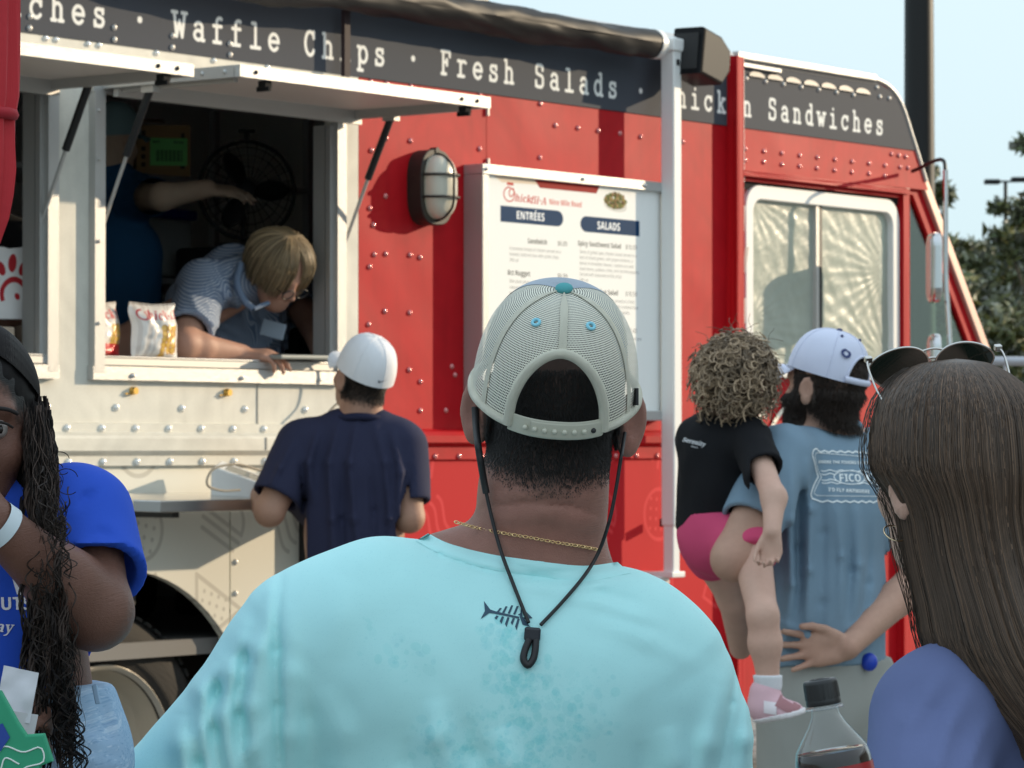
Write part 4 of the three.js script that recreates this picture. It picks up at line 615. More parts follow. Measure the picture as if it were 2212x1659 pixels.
// a head frame: origin between the ears at eye height; R to the head's right as seen from behind, U up, F to the face
function frame(c, yaw, pitch, roll) { // yaw 0 looks away from the camera (-z); positive yaw turns to the left of the picture
  const m = new THREE.Matrix4().makeRotationFromEuler(new THREE.Euler(pitch, yaw, roll, 'YXZ')), e = m.elements;
  return { c, R: [e[0], e[1], e[2]], U: [e[4], e[5], e[6]], F: [-e[8], -e[9], -e[10]], at(r, u, f) { return [c[0] + this.R[0] * r + this.U[0] * u + this.F[0] * f, c[1] + this.R[1] * r + this.U[1] * u + this.F[1] * f, c[2] + this.R[2] * r + this.U[2] * u + this.F[2] * f]; }, loc(p) { const d = sub3(p, c); return [dot3(d, this.R), dot3(d, this.U), dot3(d, this.F)]; }, get M() { return [this.R, this.U, this.F]; } };
}
function headField(H, S = 1, o = {}) {
  const M = H.M, E = (r, u, f, a, b, c) => el(H.at(r * S, u * S, f * S), [a * S, b * S, c * S], M), C = (p, q, ra, rb) => rc(H.at(...p.map((v) => v * S)), H.at(...q.map((v) => v * S)), ra * S, rb * S);
  const es = o.earS ?? 1, ear = (s) => { // thin cupped ear
    const a = (o.earOut ?? 0.35) * s, eM = [add3(H.R.map((v) => v * Math.cos(a)), H.F, -Math.sin(a) * 1), H.U, add3(H.F.map((v) => v * Math.cos(a)), H.R, Math.sin(a))].map(nrm);
    const c = H.at(s * (o.earX ?? 0.083) * S, -0.012 * S, -0.012 * S); const body = uni(0.006, el(c, [0.0085 * S, 0.033 * S * es, 0.021 * S * es], eM), el(add3(c, H.U, -0.024 * S * es), [0.008 * S, 0.014 * S, 0.012 * S], eM));
    return cut(body, el(add3(add3(c, eM[0], s * 0.008 * S), H.U, 0.004 * S), [0.006 * S, 0.022 * S, 0.012 * S], eM), 0.003);
  };
  const base = uni(0.03 * S, E(0, 0.03, -0.014, 0.0765, 0.092, 0.098), E(0, -0.042, 0.026, 0.06, 0.08, 0.062), E(0, -0.088, 0.046, 0.04, 0.034, 0.042));
  const face = uni(0.014 * S, base, E(0.036, -0.03, 0.058, 0.026, 0.026, 0.024), E(-0.036, -0.03, 0.058, 0.026, 0.026, 0.024), E(0, 0.024, 0.072, 0.05, 0.013, 0.018), C([0, 0.012, 0.086], [0, -0.028, 0.104], 0.008, 0.0125), E(0.013, -0.03, 0.093, 0.009, 0.008, 0.01), E(-0.013, -0.03, 0.093, 0.009, 0.008, 0.01));
  const lips = uni(0.005 * S, E(0, -0.058, 0.087, 0.022, 0.006, 0.01), E(0, -0.067, 0.086, 0.019, 0.0065, 0.01));
  const f2 = uni(0.006 * S, face, lips), eyes = uni(0.003, E(0.031, 0.001, 0.096, 0.016, 0.0085, 0.014), E(-0.031, 0.001, 0.096, 0.016, 0.0085, 0.014));
  const f3 = cut(f2, eyes, 0.008 * S); return uni(0.005 * S, f3, ear(1), ear(-1));
}
function eyeballs(H, S = 1) { // white, iris
  const g = []; for (const s of [-1, 1]) g.push(new THREE.SphereGeometry(0.0118 * S, 16, 12).translate(...H.at(s * 0.031 * S, 0.001 * S, 0.0805 * S)));
  const i = []; for (const s of [-1, 1]) i.push(new THREE.SphereGeometry(0.0088 * S, 14, 12).translate(...H.at(s * 0.031 * S, 0.001 * S, 0.0842 * S)));
  return [merge(g), merge(i)];
}
// a hand: wrist w, D towards the fingers, N out of the back of the hand, thumb side T = towards the thumb; curls per finger in radians
function handField(w, D, N, side, S = 1, curls = [0.5, 0.5, 0.5, 0.5], thumb = [0.5, 0.4], spread = 0.1) {
  D = nrm(D); N = nrm(sub3(N, D.map((v) => v * dot3(N, D)))); const T = cross3(D, N).map((v) => v * side), fs = [];
  const P = (d, t, n) => add3(add3(add3(w, D, d * S), T, t * S), N, n * S);
  const palm = uni(0.015 * S, sq(P(0.012, 0, 0), P(0.078, 0.004, 0), 0.026 * S, 0.036 * S, N, 0.42), sq(P(0.04, 0.022, -0.004), P(0.075, 0.026, 0), 0.016 * S, 0.014 * S, N, 0.8), sq(P(0.03, -0.02, -0.004), P(0.07, -0.028, 0), 0.016 * S, 0.013 * S, N, 0.8));
  const len = [0.082, 0.092, 0.086, 0.068];
  for (let i = 0; i < 4; i++) {
    const t = 0.031 - i * 0.0205, sp = (1.5 - i) * spread; let p = P(0.088 - Math.abs(i - 1) * 0.004, t, 0), a = curls[i] * 0.6, r = (0.0092 - (i === 3 ? 0.0012 : 0)) * S;
    for (let k = 0; k < 3; k++) { const L = len[i] * [0.45, 0.3, 0.25][k] * S, dir = nrm(add3(add3(D.map((v) => v * Math.cos(a)), N, -Math.sin(a)), T, Math.sin(sp) * Math.cos(a))), q = add3(p, dir, L); fs.push(rc(p, q, r * (1 - k * 0.06), r * (0.95 - k * 0.07))); p = q; a += curls[i] * [1, 0.8, 0][k]; }
  }
  { let p = P(0.024, 0.028, -0.006), a = thumb[0]; const th = [0.036, 0.034, 0.026]; for (let k = 0; k < 3; k++) { const dir = nrm(add3(add3(D.map((v) => v * Math.cos(a)), T, Math.sin(a)), N, -thumb[1] * (0.4 + k * 0.35))), q = add3(p, dir, th[k] * S); fs.push(rc(p, q, [0.0135, 0.011, 0.0098][k] * S, [0.011, 0.0098, 0.0085][k] * S)); p = q; a -= 0.25; } }
  const fingers = uni(0.003 * S, ...fs); return (x, y, z) => smin(palm(x, y, z), fingers(x, y, z), 0.008 * S);
}
// wrinkle ridges: list of [points (x, y), height, width]; measured in the picture plane of a body turned to the camera
function ridges(list) {
  const segs = []; for (const [pts, amp, wid] of list) { const cum = [0]; for (let i = 0; i + 1 < pts.length; i++) cum.push(cum[i] + hyp(pts[i + 1][0] - pts[i][0], pts[i + 1][1] - pts[i][1])); const L = cum[cum.length - 1]; for (let i = 0; i + 1 < pts.length; i++) segs.push([pts[i], pts[i + 1], amp, wid, cum[i] / L, cum[i + 1] / L]); }
  return (x, y) => { let s = 0; for (const [a, b, amp, w, t0, t1] of segs) { const dx = b[0] - a[0], dy = b[1] - a[1], t = clamp(((x - a[0]) * dx + (y - a[1]) * dy) / (dx * dx + dy * dy), 0, 1), d = hyp(x - a[0] - dx * t, y - a[1] - dy * t) / w; if (d < 2.6) { const g = t0 + (t1 - t0) * t, v = amp * Math.exp(-d * d) * Math.pow(Math.max(0, Math.sin(Math.PI * (0.03 + 0.94 * g))), 0.6); s += v * (1 - 0.6 * Math.min(1, Math.abs(s) / Math.abs(amp))); } } return s; };
}
// first point of a field met from o along d
function hit(f, o, d, t0, t1) { let t = t0; for (let i = 0; i < 400 && t < t1; i++) { const v = f(o[0] + d[0] * t, o[1] + d[1] * t, o[2] + d[2] * t); if (v < 0.0004) return [o[0] + d[0] * t, o[1] + d[1] * t, o[2] + d[2] * t]; t += Math.max(0.0006, v * 0.6); } return null; }
// a printed patch laid on a field: centre c, half axes a (right) and b (up), pressed on along n
function patch(f, c, a, b, n, N, M, off = 0.0012) {
  const pos = [], uv = [], idx = [], ok = [];
  for (let j = 0; j <= M; j++) for (let i = 0; i <= N; i++) { const u = i / N, v = j / M, o = add3(add3(add3(c, a, u * 2 - 1), b, v * 2 - 1), n, -0.3), h = hit(f, o, n, 0, 0.6); const p = h ? add3(h, n, -off) : c; ok.push(!!h); pos.push(...p); uv.push(u, v); }
  for (let j = 0; j < M; j++) for (let i = 0; i < N; i++) { const q = j * (N + 1) + i; if (ok[q] && ok[q + 1] && ok[q + N + 1] && ok[q + N + 2]) idx.push(q, q + 1, q + N + 2, q, q + N + 2, q + N + 1); }
  const g = new THREE.BufferGeometry(); g.setAttribute('position', new THREE.Float32BufferAttribute(pos, 3)); g.setAttribute('uv', new THREE.Float32BufferAttribute(uv, 2)); g.setIndex(idx); g.computeVertexNormals(); return g;
}
function person(label, base) { const p = thing('person', label, 'person', base); p.userData.put = (name, geo, m, lab, parent) => part(parent ?? p, name, geo.translate(-base[0], -base[1], -base[2]), m, lab); return p; }
// cap: dome over a head frame; az 0 at the front; opening cut at the back
function capDome(H, rx, rz, h, o = {}) {
  const NA = 120, NT = 40, pos = [], uv = [], idx = [], low = (a) => { let d = Math.abs(Math.atan2(Math.sin(a - Math.PI), Math.cos(a - Math.PI))); return o.open && d < o.open ? o.arch * Math.sqrt(1 - Math.pow(d / o.open, 2)) : 0; };
  const P = (a, t, k = 0) => { const ry = Math.pow(Math.cos(t * Math.PI / 2), 0.72), f = Math.cos(a), bump = o.bump ? o.bump(a, t) : 0; const R = 1 + bump + k; return H.at(rx * ry * Math.sin(a) * R, h * Math.pow(Math.sin(t * Math.PI / 2), 0.92) * (1 + k) - (o.dip ? o.dip(a) * (1 - t) : 0), rz * ry * f * R * (f > 0 ? (o.front ?? 1) : 1)); };
  const a0 = o.a0 ?? 0, a1 = o.a1 ?? Math.PI * 2;
  for (let i = 0; i <= NA; i++) for (let j = 0; j <= NT; j++) { const a = a0 + (a1 - a0) * i / NA, l = low(a), t = l + (1 - l) * j / NT; pos.push(...P(a, t)); uv.push(a * (rx + rz) / 2, t * (h + rx) * 0.72); }
  for (let i = 0; i < NA; i++) for (let j = 0; j < NT; j++) { const q = i * (NT + 1) + j, w = q + NT + 1; idx.push(q, w, w + 1, q, w + 1, q + 1); }
  const g = new THREE.BufferGeometry(); g.setAttribute('position', new THREE.Float32BufferAttribute(pos, 3)); g.setAttribute('uv', new THREE.Float32BufferAttribute(uv, 2)); g.setIndex(idx); g.computeVertexNormals(); return { g, P, low };
}
function ribbonOn(P, pts, w, k = 0.012) { // flat band of width w (in az radians or t) along points [a, t, da, dt]
  const pos = [], uv = [], idx = []; pts.forEach(([a, t, da, dt], i) => { pos.push(...P(a - da, t - dt, k), ...P(a, t, k * 1.6), ...P(a + da, t + dt, k)); uv.push(0, i * 0.1, 0.5, i * 0.1, 1, i * 0.1); if (i) { const q = (i - 1) * 3; for (const e of [0, 1]) idx.push(q + e, q + e + 1, q + e + 4, q + e, q + e + 4, q + e + 3); } });
  const g = new THREE.BufferGeometry(); g.setAttribute('position', new THREE.Float32BufferAttribute(pos, 3)); g.setAttribute('uv', new THREE.Float32BufferAttribute(uv, 2)); g.setIndex(idx); g.computeVertexNormals(); return g;
}
function visor(H, rx, rz, L, drop) { // curved bill
  const N = 24, M = 8, pos = [], idx = []; for (const th of [0, -0.003]) for (let i = 0; i <= N; i++) for (let j = 0; j <= M; j++) { const a = (i / N - 0.5) * 2.2, t = j / M, q = Math.cos(a * 1.35 / 1.1 * 0.78); pos.push(...H.at(rx * Math.sin(a) * (1 + 0.02 * t), th - drop * t * (0.4 + 0.6 * t) - 0.022 * Math.pow(Math.sin(a), 2) * t, rz * Math.cos(a) + L * t * q)); }
  const W = (N + 1) * (M + 1); for (const s of [0, 1]) for (let i = 0; i < N; i++) for (let j = 0; j < M; j++) { const q = s * W + i * (M + 1) + j, w = q + M + 1; s ? idx.push(q, w + 1, w, q, q + 1, w + 1) : idx.push(q, w, w + 1, q, w + 1, q + 1); }
  const g = new THREE.BufferGeometry(); g.setAttribute('position', new THREE.Float32BufferAttribute(pos, 3)); g.setIndex(idx); g.computeVertexNormals(); return g;
}
// short hair: blades rooted on a field's mesh where keep(p) > random, lying along dir(p)
function shortHair(geo, count, keep, dir, len, c, r = 0.0004) {
  const p = geo.attributes.position, n = geo.attributes.normal, list = []; const ix = geo.index.array, T_ = ix.length / 3;
  for (let tries = 0; list.length < count && tries < count * 40; tries++) {
    const t = Math.floor(rnd() * T_) * 3; let a = rnd(), b = rnd(); if (a + b > 1) { a = 1 - a; b = 1 - b; } const q = 1 - a - b, I = [ix[t], ix[t + 1], ix[t + 2]];
    const P = [0, 1, 2].map((k) => p.getComponent(I[0], k) * q + p.getComponent(I[1], k) * a + p.getComponent(I[2], k) * b); if (keep(P) < rnd()) continue;
    const Nn = [n.getX(I[0]), n.getY(I[0]), n.getZ(I[0])], d = dir(P, Nn), L = (typeof len === 'function' ? len(P) : len) * rr(0.6, 1.2), k = rr(0.6, 1.5), m = add3(P, d, L * 0.5), e = add3(add3(P, d, L), Nn, -L * 0.12);
    list.push({ p: [P, m, e], r: (s) => r * (1 - s * 0.8), c: c.map((v) => v * k) });
  }
  return strands(list);
}
// ---------------------------------------------------------------- the man in the turquoise shirt, seen from behind
const capMesh = (() => { // open trucker net: threads with holes between
  const n = 64, d = new Uint8Array(n * n * 4);
  for (let j = 0; j < n; j++) for (let i = 0; i < n; i++) { const row = Math.floor(j / 32), y = (j % 32) / 32, x = ((i / 32 + (row % 2) * 0.5) % 1); const hole = Math.pow(Math.abs(x - 0.5) / 0.36, 2.4) + Math.pow(Math.abs(y - 0.5) / 0.33, 2.4) < 1; const v = hole ? 0 : 255, o = (j * n + i) * 4; d[o] = d[o + 1] = d[o + 2] = v; d[o + 3] = 255; }
  const t = new THREE.DataTexture(d, n, n); t.magFilter = THREE.LinearFilter; t.wrapS = t.wrapT = THREE.RepeatWrapping; t.repeat.set(200, 200); t.needsUpdate = true; return t;
})();
const knit = noiseTex(128, (x, y, i, j) => 0.5 + 0.35 * Math.sin(i * 0.8 + Math.sin(j * 0.4) * 1.4) * Math.sin(j * 0.55) + 0.3 * (rnd() - 0.5)); knit.repeat.set(60, 60);
{
  const D = 4.0, px = (X, Y) => { const p = A(X, Y, D); return [p[0], p[1]]; };
  const base = [0.0, 0, -4.05], man = person('man from behind in a turquoise long-sleeved shirt and a grey mesh-back cap', base), put = man.userData.put;
  const H = frame([...px(1199, 872), -4.06], 0.0, 0.2, -0.085), skin = [0.3, 0.14, 0.105];
  // head and neck down to the shoulders, one field
  const hd = headField(H, 1.0, { earX: 0.092, earOut: 0.85, earS: 1.18 });
  const nb = [...px(1165, 1190), -4.075], nt = H.at(0, -0.06, -0.03), mid = [...px(1175, 1060), -4.06];
  const neck = uni(0.02, rc(nt, mid, 0.068, 0.073), rc(mid, nb, 0.073, 0.082), rc([...px(1100, 1205), -4.065], [...px(955, 1245), -4.08], 0.052, 0.05), rc([...px(1215, 1235), -4.07], [...px(1310, 1310), -4.08], 0.05, 0.038), rc([-0.03, 1.28, -4.07], [-0.03, 1.2, -4.07], 0.07, 0.07));
  const creases = ridges([[[px(1040, 1098), px(1130, 1086), px(1230, 1092), px(1300, 1118)], -0.0028, 0.0022], [[px(1035, 1062), px(1140, 1050), px(1270, 1060)], -0.0015, 0.003], [[px(1045, 1125), px(1180, 1108), px(1290, 1135)], 0.004, 0.011], [[px(1060, 1068), px(1180, 1058), px(1280, 1072)], 0.003, 0.010]]);
  const hn0 = uni(0.022, hd, neck), hn = (x, y, z) => hn0(x, y, z) - (z > -4.06 ? creases(x, y) : 0);
  const c0 = px(880, 1330), c1 = px(1440, 620), hg = nets([c0[0], c0[1], -4.2], [c1[0], c1[1], -3.88], 0.0038, hn);
  const hairlineAt = (x, y) => { const dx = (x - H.c[0]) / 0.08; return px(0, 1062)[1] + 0.028 * dx * dx + 0.004 * noise(x * 90, y * 40, 2); };
  const sk = skinCol(skin, 0.16);
  dress(hg, (x, y, z) => { const c = sk(x, y, z), l = H.loc([x, y, z]), back = l[2] < 0.05 && Math.abs(l[0]) < 0.083, k = back ? clamp((y - hairlineAt(x, y) + 0.012) / 0.03 + 0.4 * noise(x * 300, y * 300, z * 300), 0, 1) : 0; return c.map((v, i) => mixn(v, [0.03, 0.024, 0.02][i], k * 0.85)); });
  const lower = nets([-0.28, -0.01, -4.22], [0.26, 1.36, -3.9], 0.014, uni(0.04, rc([-0.03, 1.28, -4.07], [-0.03, 1.18, -4.07], 0.06, 0.09), sq([-0.02, 1.12, -4.07], [-0.01, 0.98, -4.06], 0.17, 0.17, [0, 0, 1], 0.5), sq([-0.01, 1.0, -4.06], [-0.01, 0.86, -4.06], 0.17, 0.17, [0, 0, 1], 0.6), rc([-0.1, 0.86, -4.06], [-0.11, 0.46, -4.04], 0.085, 0.055), rc([-0.11, 0.46, -4.04], [-0.12, 0.07, -4.06], 0.055, 0.04), rc([0.09, 0.86, -4.06], [0.1, 0.46, -4.04], 0.085, 0.055), rc([0.1, 0.46, -4.04], [0.11, 0.07, -4.06], 0.055, 0.04), sq([-0.12, 0.04, -4.03], [-0.13, 0.03, -4.2], 0.045, 0.04, [0, 1, 0], 0.8), sq([0.11, 0.04, -4.03], [0.12, 0.03, -4.2], 0.045, 0.04, [0, 1, 0], 0.8)));
  dress(lower, skinCol(skin)); const hg2 = hg.clone(); put('body', join([hg, lower]), skinMat());
  // cropped dark hair
  const hair = shortHair(hg2, 34000, ([x, y, z]) => { const l = H.loc([x, y, z]); if (l[2] > 0.05 || Math.abs(l[0]) > 0.079 || y > px(0, 800)[1]) return 0; return clamp((y - hairlineAt(x, y) + 0.01) / 0.035, 0, 1); }, (p, n) => nrm([n[0] * 0.55 + 0.15 * rr(-1, 1), n[1] * 0.4 - 0.75, n[2] * 0.55 + 0.15 * rr(-1, 1)]), (p) => 0.0022 + 0.006 * clamp((p[1] - hairlineAt(p[0], p[1])) / 0.05, 0, 1), [0.022, 0.019, 0.017], 0.00042);
  put('hair', hair, mat(col(1, 1, 1), 0.5, { vertexColors: true }), 'short cropped dark hair');
  // ---- shirt
  const zc = -4.06, sx = (X, Y) => px(X, Y);
  const shirtRaw = uni(0.032,
    sq([-0.15, 1.25, zc], [0.115, 1.218, zc], 0.122, 0.118, [0, 0, 1], 0.93), rc([-0.225, 1.232, zc], [-0.235, 1.22, zc], 0.108, 0.105), rc([0.15, 1.196, zc], [0.16, 1.18, zc], 0.108, 0.102),
    sq([-0.02, 1.085, zc], [-0.01, 0.78, zc + 0.01], 0.248, 0.25, [0, 0, 1], 0.52), sq([-0.13, 1.2, zc], [0.09, 1.18, zc], 0.13, 0.13, [0, 0, 1], 0.98),
    rc([-0.24, 1.215, zc], [-0.42, 1.02, zc + 0.02], 0.098, 0.085), rc([0.165, 1.175, zc], [0.235, 0.9, zc], 0.1, 0.09), rc([-0.42, 1.02, zc + 0.02], [-0.36, 0.86, zc - 0.2], 0.08, 0.06), rc([0.235, 0.9, zc], [0.2, 0.75, zc - 0.18], 0.085, 0.06));
  const hole = rc([...px(1155, 1060), -4.085], [...px(1150, 1163), -4.085], 0.096, 0.086), shirt0 = (x, y, z) => smax(shirtRaw(x, y, z), -hole(x, y, z), 0.01);
  const wr = ridges([
    [[sx(603, 1250), sx(601, 1400), sx(604, 1520), sx(606, 1700)], -0.008, 0.006], // left sleeve seam
    [[sx(628, 1330), sx(634, 1450), sx(630, 1580), sx(626, 1720)], 0.007, 0.013],
    [[sx(588, 1290), sx(562, 1400), sx(550, 1520), sx(580, 1720)], 0.011, 0.013], [[sx(572, 1310), sx(536, 1420), sx(522, 1540), sx(548, 1720)], -0.011, 0.010],
    [[sx(532, 1360), sx(502, 1450), sx(494, 1540), sx(525, 1720)], 0.014, 0.013], [[sx(508, 1400), sx(474, 1490), sx(466, 1570), sx(498, 1720)], -0.011, 0.010],
    [[sx(474, 1430), sx(440, 1492), sx(446, 1570), sx(475, 1720)], 0.016, 0.013], [[sx(430, 1520), sx(425, 1570), sx(440, 1640), sx(455, 1720)], -0.01, 0.009], [[sx(404, 1545), sx(402, 1600), sx(420, 1720)], 0.018, 0.014],
    [[sx(595, 1560), sx(550, 1610), sx(500, 1680)], 0.007, 0.010],
    [[sx(1603, 1425), sx(1580, 1520), sx(1543, 1700)], -0.004, 0.0045], // right sleeve seam
    [[sx(1625, 1500), sx(1615, 1600), sx(1600, 1700)], 0.0105, 0.0120], [[sx(1560, 1480), sx(1530, 1600), sx(1500, 1700)], 0.0090, 0.0140],
    [[sx(940, 1500), sx(950, 1580), sx(985, 1690)], 0.0090, 0.0140], [[sx(1080, 1560), sx(1100, 1640), sx(1130, 1700)], 0.0075, 0.0160], [[sx(1000, 1540), sx(1030, 1620), sx(1060, 1700)], -0.0060, 0.0120], [[sx(880, 1580), sx(885, 1640), sx(900, 1700)], -0.0045, 0.0120],
    [[sx(1440, 1560), sx(1455, 1640), sx(1460, 1700)], 0.0060, 0.0140], [[sx(1380, 1590), sx(1390, 1700)], -0.0045, 0.0120],
    [[sx(880, 1170), sx(950, 1200), sx(1050, 1232), sx(1150, 1247), sx(1270, 1254), sx(1370, 1240)], -0.0028, 0.0036], [[sx(1120, 1265), sx(1230, 1272), sx(1345, 1250)], 0.0035, 0.007], [[sx(1190, 1283), sx(1290, 1300), sx(1420, 1340)], 0.003, 0.007], [[sx(1200, 1268), sx(1300, 1278), sx(1390, 1300)], -0.0025, 0.005], [[sx(1260, 1330), sx(1400, 1380), sx(1500, 1430)], 0.0025, 0.010],
    [[sx(760, 1250), sx(730, 1330), sx(720, 1420)], 0.0025, 0.02], [[sx(700, 1480), sx(740, 1580), sx(745, 1700)], 0.004, 0.018], [[sx(660, 1420), sx(670, 1540), sx(690, 1700)], -0.003, 0.012]]);
  const shirt = (x, y, z) => { const d = shirt0(x, y, z); if (d > 0.06 || d < -0.06 || z < zc - 0.02) return d; return d - (wr(x, y) + 0.0018 * noise(x * 14, y * 14, 3) + 0.0012 * noise(x * 30, y * 22, 7)) * clamp((z - zc + 0.02) / 0.04, 0, 1); };
  const neckHole = rc([...px(1150, 1110), -4.02], [...px(1150, 1168), -4.05], 0.083, 0.086);
  const b0 = px(180, 1720), b1 = px(1720, 1120), sg = nets([b0[0], 0.74, -4.24], [b1[0], b1[1], -3.88], 0.0042, shirt);
  const U0 = -0.5, UW = 0.9, Y0 = 0.78, YH = 0.66;
  const tex = canvasTex(1400, 1024, (g, w, h) => { // dyed turquoise with damp, darker blotches down the spine
    g.fillStyle = '#b7ecec'; g.fillRect(0, 0, w, h);
    const q = (X, Y) => { const p = px(X, Y); return [(p[0] - U0) / UW * w, (1 - (p[1] - Y0) / YH) * h]; };
    const spots = [[1090, 1370, 60, 40, 130], [1120, 1450, 80, 60, 200], [1130, 1560, 130, 90, 330], [1110, 1650, 190, 60, 260], [1240, 1560, 90, 70, 120], [960, 1600, 80, 70, 110], [880, 1420, 60, 50, 40], [1250, 1480, 80, 60, 60], [800, 1350, 60, 60, 14]];
    for (const [X, Y, rx, ry, n] of spots) for (let i = 0; i < n; i++) { const a = rnd() * 6.283, d = Math.pow(rnd(), 0.7), [cx, cy] = q(X + Math.cos(a) * d * rx, Y + Math.sin(a) * d * ry); const r = 1.2 + Math.pow(rnd(), 3) * 9; g.fillStyle = `rgba(112,204,208,${0.05 + rnd() * 0.13})`; g.beginPath(); g.ellipse(cx, cy, r * rr(0.7, 1.6), r, rnd() * 3, 0, 7); g.fill(); }
    for (let i = 0; i < 60000; i++) { g.fillStyle = rnd() < 0.5 ? 'rgba(255,255,255,.07)' : 'rgba(60,150,170,.09)'; g.fillRect(rnd() * w, rnd() * h, 1.2, 1.2); }
  });
  dress(sg, null, (x, y) => [(x - U0) / UW, (y - Y0) / YH]);
  const fine = clothBump.clone(); fine.repeat.set(70, 52); fine.needsUpdate = true;
  const sm = put('shirt', sg, mat(col(1, 1, 1), 0.62, { map: tex, bumpMap: fine, bumpScale: 0.00012, specularIntensity: 0.5 }), 'turquoise performance shirt with damp blotches down the back');
  // fish-bone print
  const fish = canvasTex(512, 256, (g) => {
    g.clearRect(0, 0, 512, 256); g.fillStyle = '#2c4a5e'; g.strokeStyle = '#2c4a5e'; g.translate(256, 128); g.rotate(0.06);
    g.beginPath(); g.moveTo(-225, -78); g.lineTo(-160, -18); g.lineTo(-120, -10); g.lineTo(110, 8); g.lineTo(110, 24); g.lineTo(-120, 10); g.lineTo(-165, 12); g.lineTo(-235, 74); g.lineTo(-205, 0); g.closePath(); g.fill();
    for (const [x, u, d] of [[-90, 36, 34], [-40, 56, 62], [10, 70, 82], [60, 70, 60], [104, 20, 96]]) { g.beginPath(); g.moveTo(x - 8, -6); g.lineTo(x + 16, -6 - u); g.lineTo(x + 34, -6 - u); g.lineTo(x + 12, -4); g.fill(); g.beginPath(); g.moveTo(x - 6, 24); g.lineTo(x + 14, 26); g.lineTo(x - 2, 24 + d); g.lineTo(x - 20, 20 + d * 0.75); g.fill(); }
    g.beginPath(); g.moveTo(116, -78); g.lineTo(232, 4); g.lineTo(160, 22); g.lineTo(222, 78); g.lineTo(150, 70); g.lineTo(116, 10); g.closePath(); g.fill(); g.globalCompositeOperation = 'destination-out'; g.beginPath(); g.arc(150, -16, 15, 0, 7); g.fill(); g.beginPath(); g.moveTo(128, -50); g.lineTo(196, 0); g.lineTo(140, 8); g.fill(); g.globalCompositeOperation = 'source-over'; g.beginPath(); g.arc(152, -14, 7, 0, 7); g.fill();
  });
  const fc = px(1096, 1322); part(sm, 'fish_print', patch(shirt, [...fc, -3.95], [0.0325, -0.0025, 0], [0.0012, 0.0175, 0], [0, 0, -1], 24, 14, 0.0008).translate(-base[0], -base[1], -base[2]), mat(col(1, 1, 1), 0.6, { map: fish, transparent: true, alphaTest: 0.4 }), 'dark fish-skeleton print');
  // ---- cap
  const cf = frame([...px(1199, 846), -4.028], 0.0, 0.47, -0.075), seamB = (a, t) => { let m = 1; for (let k = 0; k < 6; k++) { const s = Math.PI / 6 + k * Math.PI / 3 + Math.PI / 6; m = Math.min(m, Math.abs(Math.atan2(Math.sin(a - s), Math.cos(a - s)))); } return 0.012 * Math.sin(Math.min(1, m / 0.5) * Math.PI / 2) * (1 - t * t) + 0.006 * noise(a * 2, t * 3, 5); };
  const dome = { open: 0.60, arch: 0.47, bump: seamB };
  const RX = 0.0968, RZ = 0.112, HH = 0.132, back = capDome(cf, RX, RZ, HH, { ...dome, a0: Math.PI / 3, a1: Math.PI * 5 / 3 }), front = capDome(cf, RX * 1.004, RZ * 1.004, HH * 1.004, { ...dome, a0: -Math.PI / 3 - 0.05, a1: Math.PI / 3 + 0.05 });
  const capCol = col(0.8, 0.77, 0.63), fab = mat(capCol, 0.9, { bumpMap: knit, bumpScale: 0.0006, sheen: 0.2, sheenColor: col(0.8, 0.8, 0.8) });
  const cap = put('cap', front.g, mat(col(0.42, 0.48, 0.55), 0.85, { bumpMap: knit, bumpScale: 0.0004 }), 'grey trucker cap with net back panels');
  const addc = (n, g, m, l) => part(cap, n, g.translate(-base[0], -base[1], -base[2]), m, l);
  addc('net_panels', back.g, mat(col(0.84, 0.82, 0.7), 0.85, { alphaMap: capMesh, alphaTest: 0.5, transparent: true }), 'off-white net back panels');
  for (const s of [Math.PI, Math.PI * 2 / 3, Math.PI * 4 / 3]) { const pts = []; for (let i = 0; i <= 24; i++) { const l = back.low(s), t = l + (0.985 - l) * i / 24; pts.push([s, t, (0.075 * (s === Math.PI ? 1 : 0.85)) * (1 - 0.55 * t) / Math.max(0.25, Math.cos(t * Math.PI / 2)) * 0.8, 0]); } addc('seam_tape', ribbonOn(back.P, pts, 0, 0.012), fab); }
  { // bound edge of the opening and the rim
    const e = []; for (let i = 0; i <= 60; i++) { const a = Math.PI - 0.6 + 1.2 * i / 60, l = back.low(a); e.push(back.P(a, l + 0.004, 0.01)); } addc('opening_binding', new THREE.TubeGeometry(new THREE.CatmullRomCurve3(e.map((p) => V(...p))), 90, 0.0062, 8).scale(1, 1, 1), fab);
    for (const sg of [-1, 1]) { const r = []; for (let i = 0; i <= 30; i++) r.push(back.P(Math.PI + sg * (0.6 + (Math.PI * 0.8 - 0.6) * i / 30), 0.012, 0.008)); addc('rim_binding', new THREE.TubeGeometry(new THREE.CatmullRomCurve3(r.map((p) => V(...p))), 40, 0.0052, 8), fab); }
  }
  const strapAt = (a, y, k) => { const p = back.P(a, 0.0, k), q = add3(p, cf.U, y); return q; };
  { // snap strap: two overlapping bands and a row of studs
    const band = (a0, a1, k, y0, y1) => { const pos = [], idx = []; for (let i = 0; i <= 30; i++) { const a = a0 + (a1 - a0) * i / 30; const endr = y0 + (y1 - y0) * 0.0; for (const [kk, y] of [[k, y0], [k + 0.012, y0 + 0.002], [k + 0.012, y1 - 0.002], [k, y1]]) pos.push(...strapAt(a, y, kk)); if (i) for (let e = 0; e < 3; e++) { const q = (i - 1) * 4 + e; idx.push(q, q + 1, q + 5, q, q + 5, q + 4); } } const g = new THREE.BufferGeometry(); g.setAttribute('position', new THREE.Float32BufferAttribute(pos, 3)); g.setIndex(idx); g.computeVertexNormals(); return g; };
